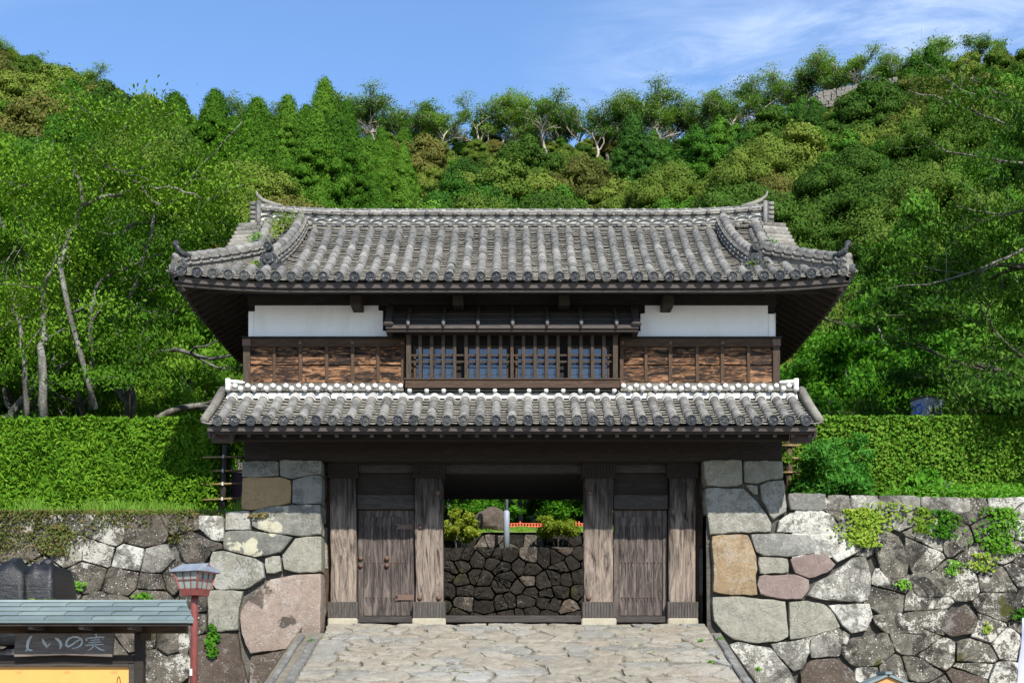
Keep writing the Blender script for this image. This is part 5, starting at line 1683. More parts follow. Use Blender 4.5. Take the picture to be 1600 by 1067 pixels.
KIND = {
 'olive': ('tree', 'olive-green evergreen with a rounded crown in the forest on the hill', 'olive evergreen trees on the hill'),
 'brown': ('tree', 'brown-tipped evergreen with a broad rounded crown in the forest on the hill', 'brown-tipped evergreen trees on the hill'),
 'green': ('tree', 'deep green broad-leaved tree in the forest on the hill', 'deep green trees on the hill'),
 'cedar': ('tree', 'bright green conical cedar on the near left spur of the hill', 'bright cedars on the left spur'),
 'cedard': ('tree', 'dark green pointed cedar in the stand on the upper slope', 'dark cedars on the slope'),
}
def put_tree(kind, x, y, s, rz_, proto=None, rng=random, label=None, group=None, sz=1.0, name=None):
    cat, lab, grp = KIND[kind]
    z = hill_z(x, y)-.3
    nm = name or {'cedar':'cedar_tree','cedard':'cedar_tree'}.get(kind, 'evergreen_tree')
    t_ = thing(nm, label or lab, cat, (x, y, z), group or grp)
    me = proto or rng.choice(PROTO[kind])
    Mx = Matrix.Translation((x,y,z)) @ Matrix.Rotation(rz_, 4, 'Z') @ Matrix.Diagonal((s,s,s*sz,1))
    inst('crown', me, t_, Mx); inst('trunk', forest_trunk, t_, Mx)
    return t_
rng = random.Random(2024)
def skip_hidden(x, y, z, h, w):
    px = x/y*FPX+800; top = HY-(z+h-EYE)*FPX/y; r_ = w/2*FPX/y
    if px < -150-r_ or px > 1750+r_: return True
    if 430 < px < 1170 and top > 400 and y > 70: return True
    if 330 < px < 1270 and top > 480 and y > 60: return True
    return False
WHERE = [(-900,130,'left of the cherry trees'),(130,300,'behind the cherry trees'),(300,470,'behind the left ridge end'),(470,640,'left of the saddle'),(640,800,'below the left side of the saddle'),
         (800,960,'below the middle of the saddle'),(960,1100,'below the right side of the saddle'),(1100,1240,'behind the right ridge end'),(1240,1380,'below the summit wall'),(1380,1520,'right of the summit wall'),(1520,3000,'at the right edge')]
def where(px, y):
    w = [c for a_, b_, c in WHERE if a_ <= px < b_][0]
    hgt = 'high up' if y > 195 else ('halfway up' if y > 135 else 'low down')
    return hgt + ', ' + w
LOOK = {'olive': 'olive-green evergreen with rounded crown', 'brown': 'brown-tipped broad rounded evergreen', 'green': 'deep green broad-leaved tree', 'cedar': 'bright green conical cedar', 'cedard': 'dark green pointed cedar'}
SPX = [-900, 0, 120, 250, 400, 640, 800, 1000, 1200, 1400, 1600, 3000]
ntree = {}; lastkind = 'olive'
y = 66.0; row = 0
while y < 250:
    sp = 8.2 if y > 100 else 7.4
    x0 = (-180-800)*y/FPX; x1 = (1780-800)*y/FPX
    x = x0 + (row % 2)*sp/2
    while x < x1:
        xx = x + rng.uniform(-.36,.36)*sp; yy = y + rng.uniform(-.4,.4)*sp*.9
        px = xx/yy*FPX+800
        u = rng.random(); nz = math.sin(px*.013+yy*.05)+math.sin(px*.007-yy*.031+2)
        if 250 < px < 640 and 95 < yy < 205 and not (yy > 190 and px > 560): kind = 'cedar'
        elif 120 < px < 430 and yy >= 205: kind = 'cedard' if u < .7 else 'olive'
        elif 960 < px < 1290 and 120 < yy < 215 and nz > -.6: kind = 'cedard' if u < .8 else 'olive'
        elif nz > .7: kind = 'brown' if u < .35 else 'olive'
        elif nz > -.7: kind = 'olive' if u < .6 else ('brown' if u < .7 else 'green')
        else: kind = 'green' if u < .6 else 'olive'
        if px < 230 and yy > 150: kind = 'olive' if u < .7 else ('brown' if u < .8 else 'green')
        s = rng.uniform(.62, 1.18) * (0.58 if yy > 205 and 330 < px else (.8 if yy > 180 else 1.0))
        if kind == 'cedar': s *= .85*(.82 if yy > 165 else 1.0)
        if kind == 'cedard' and yy > 195: s *= .8
        z = hill_z(xx, yy)
        bare = 1250 < px < 1410 and yy > 200
        if not skip_hidden(xx, yy, z, 12*s, 10*s) and not bare:
            lab = LOOK[kind] + ' ' + where(px, yy)
            put_tree(kind, xx, yy, s, rng.uniform(0, 6.28), rng=rng, sz=rng.uniform(.85,1.2), label=lab, group=lab,
                     proto=NEAR.get(kind) if yy < 120 else None, name={'olive':'evergreen_tree','brown':'brown_tipped_tree','green':'broadleaf_tree'}.get(kind))
            ntree[kind] = ntree.get(kind, 0)+1
        x += sp*(.72 if kind[:5] == 'cedar' else 1.0)
    y += sp*.78; row += 1
print('forest', ntree)

# ---- branching trees
def branch_tree(seed, H, spread, trunk_r, nlimb=5, levels=4, up=.25, wander=.22, first=.22, flat=.8, lean=(0,0), bend=1.0):
    """returns (list of (pts, radii)), array of twig points"""
    rs = random.Random(seed); segs = []; tips = []
    def grow(p, d, Ln, r, lev):
        n = max(3, int(Ln/.45)+1) if lev < 3 else 3
        pts = [p.copy()]; rads = [r]
        for i in range(n):
            d = (d + Vector((rs.gauss(0,1), rs.gauss(0,1), rs.gauss(0,1)*.7))*wander*bend + Vector((0,0,up*.12*(1 if lev < 3 else -.2)))).normalized()
            p = p + d*(Ln/n); pts.append(p.copy()); rads.append(r*(1-.62*(i+1)/n))
        segs.append((pts, rads, lev))
        if lev >= levels-1:
            for q in pts[1:]: tips.append(q)
        if lev >= levels: return
        k = nlimb if lev == 0 else rs.randint(3, 4)
        for c in range(k):
            f = (first + (1-first)*(c+.6)/k) if lev == 0 else rs.uniform(.30, 1.0)
            i = min(n, max(1, int(round(f*n)))); q = pts[i]
            dd = (pts[i]-pts[i-1]).normalized()
            a = rs.uniform(0, 2*PI) if lev else (2*PI*c*.381+rs.uniform(-.3,.3))
            side_ = Vector((math.cos(a), math.sin(a), 0))
            side_ = (side_ - dd*side_.dot(dd)*.8)
            nd = (dd*(.45 if lev == 0 else .7) + side_*(.95 if lev == 0 else .75) + Vector((0,0,up*(.8 if lev == 0 else .25)))).normalized()
            nd.z *= flat if lev else 1.0
            grow(q, nd.normalized(), Ln*rs.uniform(.55,.78) if lev else spread*rs.uniform(.75,1.1), rads[i]*rs.uniform(.55,.72), lev+1)
    grow(Vector((0,0,-.3)), Vector((lean[0],lean[1],1)).normalized(), H*.62, trunk_r, 0)
    return segs, np.array([tuple(t_) for t_ in tips])
def limbs_mesh(name, segs, mat, minr=.008, maxlev=9):
    m = MB()
    for pts, rads, lev in segs:
        if lev > maxlev: continue
        m.tube(pts, [max(minr, r) for r in rads], 8 if lev < 2 else (5 if lev == 2 else 4), cap=False)
    return m.mesh(name, mat, True, fix=False)
def leaves_on(name, tips, per, rad, size, mat, seed, aspect=.42, droop=.9, flatz=.6, upn=.8, maxn=90000, clus=1.0):
    rs = np.random.RandomState(seed)
    if clus < 1: tips = tips[rs.uniform(size=len(tips)) < clus]
    C = np.repeat(tips, per, axis=0)
    if len(C) > maxn: C = C[rs.choice(len(C), maxn, replace=False)]
    C = C + rs.normal(size=C.shape)*np.array([rad,rad,rad*flatz])
    ctr = tips.mean(axis=0)*np.array([1,1,.8])
    N = unit(rs.normal(size=C.shape)*.38 + np.array([0,0,upn]) + unit(C-ctr)*.75)
    V, Q = leaf_quads(C, N, size*rs.uniform(.6,1.25,len(C)), aspect, rs, droop, .06)
    return np_mesh(name, V, Q, mat)

# big old cherry trees, left behind the hedge
segA, tipA = branch_tree(5, 10.5, 3.6, .30, 6, 4, .30, .20, .25, .75)
cherA = (limbs_mesh('limbs', segA, M['bark']), leaves_on('leaves', tipA, 150, .22, .115, M['l_cherry'], 1, flatz=.38, upn=1.1, clus=.4, maxn=150000))
segB, tipB = branch_tree(9, 9.5, 3.9, .26, 6, 4, .22, .24, .3, .7)
cherB = (limbs_mesh('limbs', segB, M['bark']), leaves_on('leaves', tipB, 150, .22, .115, M['l_cherry'], 2, flatz=.38, upn=1.1, clus=.4, maxn=150000))
print('tips', len(tipA), len(tipB), tipA[:,2].max(), tipB[:,2].max(), abs(tipA[:,0]).max())
def place_tree(name, label, cat, protos, x, y, z, s, rz_, group=None, sz=1.0):
    t_ = thing(name, label, cat, (x,y,z), group)
    Mx = Matrix.Translation((x,y,z)) @ Matrix.Rotation(rz_, 4, 'Z') @ Matrix.Diagonal((s,s,s*sz,1))
    inst('trunk_and_limbs', protos[0], t_, Mx); inst('crown', protos[1], t_, Mx)
    return t_
place_tree('cherry_tree', 'old cherry tree with pale lichened trunk and wide bare-tipped limbs behind the hedge', 'tree', cherA, -11.9, 33.0, 5.4, 1.0, 0.4)
place_tree('cherry_tree', 'spreading cherry tree nearest the roof corner, its grey limbs reaching towards the gatehouse', 'tree', cherB, -9.3, 34.6, 5.5, 1.0, 2.0)
place_tree('cherry_tree', 'leafy cherry tree at the far left edge above the hedge', 'tree', cherA, -15.6, 34.8, 5.6, .98, 3.6)
# dark leafy tree entering from the right
segC, tipC = branch_tree(21, 11.5, 3.7, .34, 9, 4, .10, .16, .08, .45)
rightT = (limbs_mesh('limbs', segC, M['bark_dark']), leaves_on('leaves', tipC, 110, .22, .145, M['l_rdark'], 3, .38, flatz=.4, upn=1.0, clus=.5, maxn=110000))
print('tipsC', len(tipC), tipC[:,2].max(), abs(tipC[:,0]).max())
place_tree('overhanging_tree', 'tall dark-leaved tree leaning in from the right edge with long pale bare branches', 'tree', rightT, 16.9, 34.5, 5.3, 1.12, 2.2, sz=1.08)
place_tree('overhanging_tree', 'dark bushy tree behind the leaning one at the lower right edge', 'tree', rightT, 16.8, 38.5, 5.6, .95, 4.4, sz=.85)


def px_limb(parent, name, Y, paths, mat, seed, twigs=3, leafmat=None, ls=.15, thin=1.0, per=70):
    spray = []
    """long bare limbs at depth Y: each path is a list of (column, row, thickness in photo pixels)"""
    rs = random.Random(seed)
    for path in paths:
        m = MB(); pts = []; rads = []
        Y0 = Y + rs.uniform(-.5,.5)
        for k, (px, py, w) in enumerate(path):
            yy = Y0 + .25*math.sin(k*1.7+seed); pts.append(P(px,py,yy)); rads.append(w*.5*yy/FPX*thin)
        # refine with small kinks
        q = []; r = []
        for i in range(len(pts)-1):
            for t_ in (0, .33, .66):
                q.append(pts[i].lerp(pts[i+1], t_) + Vector((rs.gauss(0,1),rs.gauss(0,1),rs.gauss(0,1)))*.035*(t_ > 0)); r.append(rads[i]*(1-t_)+rads[i+1]*t_)
        q.append(pts[-1]); r.append(rads[-1])
        m.tube(q, r, 7)
        o = m.build(name, mat, parent, smooth=True)
        for k in range(twigs):
            i = rs.randrange(1, len(q)); a_ = rs.uniform(0, 2*PI); L_ = rs.uniform(.4, 1.0)
            d = Vector((math.cos(a_), rs.uniform(-.4,.2), math.sin(a_)*.8+.3)).normalized()
            t2 = [q[i], q[i]+d*L_*.4, q[i]+d*L_*.7+Vector((rs.gauss(0,.06),0,rs.gauss(0,.06))), q[i]+d*L_+Vector((rs.gauss(0,.1),0,rs.gauss(0,.1)))]
            tm = MB(); tm.tube(t2, [r[i]*.45, r[i]*.35, r[i]*.25, .006], 5); tm.build('twig', mat, o, smooth=True); spray += [t2[1], t2[2], t2[3]]
        spray += q[len(q)//3:]
    if leafmat:
        A_ = np.array([tuple(v) for v in spray]); rs2 = np.random.RandomState(seed)
        A_ = A_[rs2.uniform(size=len(A_)) < .75] + rs2.normal(size=(len(A_[0:0]) or 1,3))*0
        o = inst('leaf_spray', leaves_on('leaf_spray', A_+np.array([0,.12,-.05]), per, .30, ls, leafmat, seed), parent)
cherries = [o for o in scene.objects if o.name.startswith('cherry_tree')]
px_limb(cherries[0], 'limb', 30.3, [
 [(70,660,24),(66,560,20),(67,510,17),(66,470,12),(72,436,8),(88,400,5),(96,372,2)], [(42,660,16),(38,560,13),(30,500,11),(17,457,9)],
 [(150,640,15),(93,412,14),(108,372,13),(120,345,13),(129,318,12),(124,280,9),(110,250,6)],
 [(129,322,10),(160,308,9),(190,300,8),(225,292,7),(264,292,6),(303,303,5),(320,317,4),(346,300,3),(379,289,2)],
 [(132,247,4),(174,264,5),(202,275,6),(225,297,7),(250,320,7)], [(152,286,3),(197,269,4),(242,258,3)],
 [(118,162,2),(140,179,3),(155,196,3)], [(185,202,3),(205,197,3),(219,188,2)],
 [(0,286,4),(30,284,4),(56,279,3)], [(8,306,4),(30,292,4),(53,280,3)]], M['bark'], 3, 4, M['l_cherry'], .11, .62, 110)
px_limb(cherries[1], 'limb', 31.6, [
 [(143,640,16),(141,520,13),(143,480,11),(152,446,9),(183,421,8),(215,412,6),(247,398,4),(262,388,3)],
 [(197,356,8),(240,345,9),(281,334,6),(300,322,3)], [(200,470,10),(225,400,9),(239,348,9),(250,325,8),(281,306,7),(306,269,5),(343,230,4),(379,190,2)],
 [(281,266,3),(300,265,3),(312,266,2)], [(262,345,3),(295,350,4),(335,349,4),(371,353,2)], [(176,560,3),(205,545,3),(245,520,2)]], M['bark'], 8, 4, M['l_cherry'], .11, .62, 110)
leans = [o for o in scene.objects if o.name.startswith('overhanging_tree')]
px_limb(leans[0], 'limb', 33.4, [
 [(1640,225,11),(1600,204,8),(1534,181,6),(1478,158,4),(1419,142,3)], [(1524,148,4),(1475,122,4),(1442,99,2)],
 [(1640,190,9),(1600,171,7),(1560,150,5),(1534,128,4),(1517,122,3)], [(1600,255,7),(1550,248,5),(1478,237,4),(1435,207,2)],
 [(1640,325,8),(1600,329,6),(1543,332,4),(1494,322,2)], [(1590,332,4),(1540,345,3),(1494,358,2)],
 [(1640,380,11),(1600,389,9),(1528,422,6),(1446,445,4),(1387,452,2)], [(1560,412,4),(1512,429,4),(1443,416,2)],
 [(1640,553,7),(1600,557,5),(1521,565,2)], [(1640,620,7),(1590,632,5),(1500,640,2)]], M['bark'], 5, 4, M['l_rdark'], .11, .6, 70)

# mid-distance broad-leaved trees
def leafy_proto(seed, W, H, mat, ls=.17, per=95, ncl=60, low=.1):
    rs = random.Random(seed); cl = []
    for k in range(ncl):
        a = rs.uniform(0,2*PI); e = math.asin(rs.uniform(-.2,1.)); q = rs.uniform(.62,1.0); rr = rs.uniform(.11,.2)*W/2*1.1
        cl.append(((math.cos(a)*math.cos(e)*W/2*q*.88, math.sin(a)*math.cos(e)*W/2*q*.88, H*low+(H*(1-low)-rr)*(.15+.85*max(0,math.sin(e)))*q), rr))
    return clump_crown('crown', cl, per, ls, mat, seed, .55, .6, .6, .2, .85, .5)
LT1 = leafy_proto(201, 6.4, 6.4, M['l_bright']); LT2 = leafy_proto(202, 5.2, 6.0, M['l_bright'], ncl=50); LT3 = leafy_proto(203, 6.0, 6.6, M['l_green'], ncl=55)
LT4 = leafy_proto(204, 5.6, 6.2, M['l_cherry'], ls=.13, per=150, ncl=50)
midtrunk = trunk_mesh('trunk', [(0,0,-.5),(.1,0,1.5),(0,.1,3.4)], [.16,.13,.07], M['bark'], [([(0,.1,1.6),(.8,.2,3.0),(1.4,.1,4.0)],[.08,.06,.03]), ([(0,0,1.8),(-.7,-.2,3.2),(-1.3,.1,4.2)],[.08,.05,.03])])
def place_mid(label, proto, x, y, z, s, rz_, sz=1.0, name='broadleaf_tree', group=None):
    t_ = thing(name, label, 'tree', (x,y,z), group)
    Mx = Matrix.Translation((x,y,z)) @ Matrix.Rotation(rz_, 4, 'Z') @ Matrix.Diagonal((s,s,s*sz,1))
    inst('crown', proto, t_, Mx); inst('trunk', midtrunk, t_, Mx)
def mid(label, proto, px, Y, pytop, s, sz=None, H=6.2, rz_=0.0, zb=None, **k):
    """tree at photo column px, depth Y, whose crown top reaches row pytop"""
    p = P(px, pytop, Y); z = hill_z(p.x, Y) if Y > 40 else 5.4
    if zb is not None: z = zb
    sz_ = (p.z - z)/(H*s)
    place_mid(label, proto, p.x, Y, z, s, rz_, sz_, **k)
mid('bright green spreading tree beside the right end of the roofs', LT1, 1345, 43, 478, 1.0, rz_=1.0)
mid('bright green tree right of the spreading one, above the grey cabinet', LT2, 1470, 46, 470, 1.05, rz_=2.0)
mid('lower bright green tree tucked against the right roof corner', LT2, 1240, 40.5, 530, .85, rz_=3.0)
mid('bright green tree showing between the cherry limbs and the left roof corner', LT4, 300, 42, 400, 1.05, rz_=1.2)
mid('bushy bright tree under the left soffit', LT4, 240, 39, 470, .85, rz_=2.6)
mid('low leafy tree just left of the stone pier', LT4, 375, 37, 545, .8, rz_=0.7)
mid('green tree behind the cherry trunks at the left edge', LT3, 60, 40, 420, 1.1, rz_=0.2)
mid('green tree behind the cherry trunks, left of the bushy bright one', LT3, 160, 41, 440, 1.1, rz_=2.2)
mid('green tree at the far left, low behind the hedge', LT3, -40, 38, 400, 1.05, rz_=4.2)
mid('shaded green tree at the right edge behind the clipped hedge', LT3, 1580, 42, 500, 1.1, rz_=1.2)
mid('shaded green tree between the grey cabinet and the right edge', LT3, 1510, 40, 560, .8, rz_=3.2)
mid('large rounded pale green tree on the left below the skyline', LT4, 60, 62, 175, 1.75, rz_=1.0)
mid('tall leafy tree filling the gap left of the roof, behind the bright one', LT4, 345, 52, 385, 1.2, rz_=.4)
mid('leafy tree rising behind the right roof corner', LT2, 1400, 55, 400, 1.2, rz_=.9)
mid('pale green tree rising right of the roof corner ornament', LT1, 1300, 60, 480, 1.2, rz_=1.9)
mid('leafy tree low behind the right roof corner, nearest the wall', LT1, 1250, 50, 560, 1.0, rz_=4)
mid('deep green tree high at the right edge', LT3, 1560, 60, 330, 1.5, rz_=1.7)
mid('deep green tree behind the leaning branches on the right', LT3, 1450, 66, 300, 1.3, rz_=2.7)
# dark trees behind the lawn, seen through the gateway
for k, (px, Y, top) in enumerate(((700, 50, 700), (755, 53, 690), (815, 49, 705), (870, 54, 690), (925, 50, 700), (650, 52, 700), (970, 52, 700))):
    mid(['dark leafy tree behind the left shrub in the gateway', 'dark leafy tree behind the boulder in the gateway', 'leafy tree right of the grey pole in the gateway', 'dark leafy tree behind the orange fence in the gateway',
         'leafy tree at the right side of the gateway view', 'leafy tree hidden behind the left wicket door', 'leafy tree hidden behind the right wicket door'][k], LT3 if k % 2 else LT1, px, Y, top, .78, rz_=k*1.1)

# ---- tall thin trees along the skyline
ridgeP = []
for sd_, H, sp_, nl in ((61, 9, 2.6, 5), (62, 8, 3.2, 5), (63, 9.5, 2.4, 6)):
    sg, tp = branch_tree(sd_, H, sp_, .24, nl, 3, .75, .2, .55, .9)
    tp = tp[tp[:,2] > H*.5]
    ridgeP.append((limbs_mesh('limbs', sg, M['bark_pale'], .035), leaves_on('leaves', tp, 44, .38, .22, M['l_ridge'], sd_, .6, .3, .45, clus=.5), tp[:,2].max()))
print('ridge tops', [len(r[1].polygons) for r in ridgeP], [r[2] for r in ridgeP])
# (photo column, row of the tree top) along the skyline
ridge_list = [(385,145),(420,160),(500,165),(535,150),(570,148),(600,142),(632,165),(660,172),(690,178),(712,190),
              (765,150),(785,165),(815,158),(850,148),(872,155),(905,150),(935,158),(965,158),(1000,160),(1030,132),(1060,160),(1090,142),(1110,155),(1142,158),
              (1195,112),(1215,125),(1245,98),(1275,95),(1300,90),(1325,92),(1350,88),(1385,82),(1410,75),(1440,70),(1475,78),(1520,60),
              (20,74),(52,82),(150,112),(170,122)]
ridge_list += [(px+rng.uniform(9,16), py+rng.uniform(-10,18)) for px, py in ridge_list if 480 < px < 1500 and rng.random() < .55 and not 690 < px < 760]
ridge_list.sort()
ORD = ['first','second','third','fourth','fifth','sixth','seventh','eighth','ninth','tenth','eleventh','twelfth','thirteenth','fourteenth','fifteenth','sixteenth','seventeenth','eighteenth','nineteenth','twentieth','twenty-first','twenty-second','twenty-third','twenty-fourth','twenty-fifth','twenty-sixth','twenty-seventh','twenty-eighth']
cnt = {}
for k, (px, py) in enumerate(ridge_list):
    Y = 238 + 6*math.sin(k*2.1)
    p = P(px, py, Y); pr = ridgeP[k % 3]; z = hill_z(p.x, Y)-.4
    s = (p.z-z)/pr[2]
    side_ = 'left of the saddle' if px < 730 else ('on the saddle' if px < 1160 else 'on the right-hand summit')
    cnt[side_] = cnt.get(side_, -1)+1
    t_ = place_tree('ridge_tree', 'tall skyline tree ' + side_ + ', ' + ORD[cnt[side_]] + ' from the left', 'tree', pr[:2], p.x, Y, z, max(.55, min(1.15, s)), k*1.3, 'skyline trees ' + side_)
    for c in t_.children:
        c.matrix_basis = Matrix.Translation((p.x, Y, z)) @ Matrix.Rotation(k*1.3, 4, 'Z') @ Matrix.Diagonal((1.25*max(.7,min(1.25,s)),)*2 + (s, 1))
# ruined castle wall on the right summit
M['summit_stone'] = stone('summit_wall_stone', (0.30,0.285,0.245), (0.15,0.145,0.125), (0.42,0.40,0.35), 0.3, k=.5)
cw = thing('summit_castle_wall', 'pale stone castle wall on the right-hand summit under the skyline trees', 'wall', P(1335,150,212))
rng = random.Random(51)
pA, pB = P(1262,160,213), P(1402,134,213)
nseg = 34
for k in range(nseg):
    a = pA.lerp(pB, k/nseg); b = pA.lerp(pB, (k+1)/nseg); top = .5+1.3*math.sin(min(1,(k+.5)/7)*PI/2)
    top *= .8
    for r in range(6):
        m = MB(); h0 = -1.3+(top+1.3)*r/6; h1 = -1.3+(top+1.3)*(r+1)/6; o_ = rng.uniform(-.12,.12)
        m.box(a.x+.015+o_*(r%2), b.x-.015+o_, 213.0+rng.uniform(-.12,.12), 216.5, a.z+h0+.02, a.z+h1-.01+(rng.uniform(-.15,.12) if r == 5 else 0)); m.build('wall_block', M['summit_stone'], cw)
# trees that grow in front of and behind it
for px, py, Y in ((1420,120,205),(1445,100,205),(1480,105,200),(1230,175,205),(1260,170,200)):
    p = P(px, py, Y); put_tree('green', p.x, Y, .8, px, rng=rng, sz=(p.z-hill_z(p.x,Y))/(7.2*.8))
# mast on the right skyline
mast = MB(); p = P(1440, 42, 236); mast.tube([(p.x,236,hill_z(p.x,236)),(p.x,236,p.z)], [.09,.04], 6)
mast.build('radio_mast', M['pole_grey'], label='thin mast standing above the trees on the right-hand summit', cat='mast')

# ================================================================== HEDGES, WEEDS, GRASS
def hedge(name, label, x0, x1, y0, y1, z0, z1, lsize, dens, mat, seed, lump=.12, aspect=.4, topround=.1, core=None):
    rs = np.random.RandomState(seed)
    m = MB(); m.box(x0+.15, x1-.15, y0+.16, y1-.16, z0, z1-.14)
    th = m.build(name, mat, None, label=label, cat='hedge')
    nf = int((x1-x0)*(z1-z0)*dens); nt = int((x1-x0)*(y1-y0)*dens*.7); ns = int((y1-y0)*(z1-z0)*dens)
    def lumpf(a, b): return lump*(np.sin(a*2.7+1)*np.cos(b*3.1)+.6*np.sin(a*6.3+b*4.7)+.4*np.sin(a*11+2*b))
    C = []; N = []
    X = rs.uniform(x0,x1,nf); Z = z0+(z1-z0)*rs.uniform(0,1,nf); Y = y0 - lumpf(X,Z)*.6 + rs.uniform(-.03,.17,nf)
    C.append(np.c_[X,Y,Z]); N.append(np.tile([0,-1,.35],(nf,1)))
    X = rs.uniform(x0,x1,nt); Y = rs.uniform(y0,y1,nt); Z = z1 + lumpf(X,Y)*.35 - rs.uniform(0,.14,nt)
    C.append(np.c_[X,Y,Z]); N.append(np.tile([0,-.2,1],(nt,1)))
    for xs, sg in ((x0,-1),(x1,1)):
        Y = rs.uniform(y0,y1,ns); Z = rs.uniform(z0,z1,ns); X = xs+sg*lumpf(Y,Z)*.5 + rs.uniform(-.1,.1,ns)
        C.append(np.c_[X,Y,Z]); N.append(np.tile([sg,0,.3],(ns,1)))
    C = np.vstack(C); N = np.vstack(N).astype(float)
    N = unit(N + rs.normal(size=N.shape)*.75)
    V, Q = leaf_quads(C, N, lsize*rs.uniform(.6,1.35,len(C)), aspect, rs, -.45, .05)
    o = inst('leaves', np_mesh('leaves', V, Q, mat), th)
    return th
hedge('hedge', 'tall bright green hedge with long leaves on top of the left stone wall', -16, -6.35, 28.3, 29.7, 5.0, 7.50, .125, 1500, M['l_hedge'], 1, .10, .34)
hedge('hedge', 'neatly clipped small-leaved hedge behind the right stone wall', 6.6, 17, 31.0, 32.3, 5.0, 8.10, .085, 1700, M['l_hedge2'], 2, .035, .7)
def blades(name, x0, x1, y0, y1, zf_, n, h, mat, seed, w=.012, bend=.4):
    rs = np.random.RandomState(seed)
    X = rs.uniform(x0,x1,n); Y = rs.uniform(y0,y1,n)
    dens = .5+.5*np.sin(X*3.1+np.sin(X*1.3)*2); keep = rs.uniform(0,1,n) < .35+.65*dens; X = X[keep]; Y = Y[keep]; n = len(X)
    Z = np.array([zf_(a,b) for a, b in zip(X,Y)]); H = h*rs.uniform(.35,1.15,n)*(.6+.5*dens[keep]); A = rs.uniform(0,2*PI,n)
    dx = np.cos(A)*w; dy = np.sin(A)*w; lean = rs.normal(size=(n,2))*bend*.5
    V = np.empty((n,6,3))
    for k, (t_, ww) in enumerate(((0,1.),(.55,.8),(1.,.08))):
        cx_ = X+lean[:,0]*H*t_*t_; cy_ = Y+lean[:,1]*H*t_*t_; cz_ = Z+H*t_*(1-.15*t_)
        V[:,2*k] = np.c_[cx_-dx*ww, cy_-dy*ww, cz_]; V[:,2*k+1] = np.c_[cx_+dx*ww, cy_+dy*ww, cz_]
    b = np.arange(n)[:,None]*6
    Q = np.vstack([b+np.array([0,1,3,2]), b+np.array([2,3,5,4])])
    return np_mesh(name, V.reshape(-1,3), Q, mat)
tag(inst('grass', blades('grass', -16, -5.4, 26.35, 28.4, lambda a,b: TZ-.05, 15000, .50, M['l_grass'], 4, .014), None), 'long grass growing in front of the left hedge, along the wall top', 'grass', kind='stuff')
tag(inst('grass', blades('grass', -4.4, 4.4, 40.6, 45.2, lambda a,b: hill_z(a,b)-.02, 16000, .11, M['l_grass'], 5, .012), None), 'short lawn above the low stone edging, seen through the gateway', 'grass', kind='stuff')
lawn = MB(); slab(lawn, -7, 7, [40.3, 43, 47], [6.515, hill_z(0,43)+.012, hill_z(0,47)+.012]); lawn.build('lawn', M['lawn'], kind='structure')
def carpet(name, label, mat, boxes, dens, lsize, seed, aspect=.55, up=(0,-.6,.6)):
    rs = np.random.RandomState(seed); C = []
    for (x0,x1,y0,y1,z0,z1) in boxes:
        n = int(dens*max(.2,(x1-x0))*max(.25,(z1-z0)+(y1-y0)*.4)); 
        C.append(np.c_[rs.uniform(x0,x1,n), rs.uniform(y0,y1,n), rs.uniform(z0,z1,n)])
    C = np.vstack(C); N = unit(rs.normal(size=C.shape)*.6+np.array(up))
    V, Q = leaf_quads(C, N, lsize*rs.uniform(.5,1.3,len(C)), aspect, rs, -.3, .06)
    return tag(inst(name, np_mesh(name, V, Q, mat), None), label, 'plants', kind='stuff')
carpet('weeds', 'fresh green weeds along the top of the right stone wall, below the clipped hedge', M['l_weed'],
       [(7.6,17,26.5,28.2,5.4,5.78),(11.0,17,26.8,28.4,5.6,6.18),(9.0,11,27.2,28.4,5.6,5.95)], 1500, .12, 8, .35, (0,-.3,.8))
carpet('groundcover', 'low creeping plants with reddish tips hanging over the top of the left wall', M['l_dry'],
       [(-16,-5.6,25.93,26.3,5.05,5.22)] + [(a,a+w,25.88,26.05,5.15-h,5.2) for a,w,h in ((-12,2.2,.9),(-10.6,1.6,.75),(-9.9,.9,1.0),(-8.9,1.0,.42),(-7.9,.9,.3),(-6.7,.5,.6),(-14,2.0,1.1))], 2100, .055, 9, .6)
def shrub(name, label, cat, p, W, H, mat, ls, per, seed, ncl=22, low=.15, core=.5, trunk=True, aspect=.5):
    rs = random.Random(seed); cl = []
    for k in range(ncl):
        a = rs.uniform(0,2*PI); e = math.asin(rs.uniform(-.3,1.)); q = rs.uniform(.45,1.0); rr = rs.uniform(.16,.28)*W/2
        cl.append(((math.cos(a)*math.cos(e)*W/2*q*.85, math.sin(a)*math.cos(e)*W/2*q*.85, H*low+(H*(1-low)-rr)*(.2+.8*max(0,math.sin(e)))*q), rr))
    t_ = thing(name, label, cat, p); Mx = Matrix.Translation(p)
    inst('foliage', clump_crown('foliage', cl, per, ls, mat, seed, aspect, .9, core, .3), t_, Mx)
    if trunk:
        m = MB()
        for k in range(4):
            a = rs.uniform(0,6.28); m.tube([(.05*math.cos(a),.05*math.sin(a),-.05),(.15*math.cos(a),.15*math.sin(a),H*.25),(W*.25*math.cos(a),W*.25*math.sin(a),H*.6)], [.025,.02,.008], 5)
        inst('stem', m.mesh('stem', M['bark'], True), t_, Mx)
    return t_
p = P(1305, 770, 28.0)
shrub('nandina_shrub', 'feathery cool green shrub beside the right pier, in front of the clipped hedge', 'shrub', (p.x, 28.0, 5.4), 1.95, 1.95, M['l_nandina'], .12, 380, 5, 44, aspect=.3)
p = P(1232, 770, 28.6); shrub('broadleaf_shrub', 'small dark shrub between the right pier and the feathery shrub', 'shrub', (p.x+.3, 29.4, 5.4), 1.3, 2.1, M['l_hedge2'], .10, 380, 6, 22)
p = P(716, 852, 38.7)
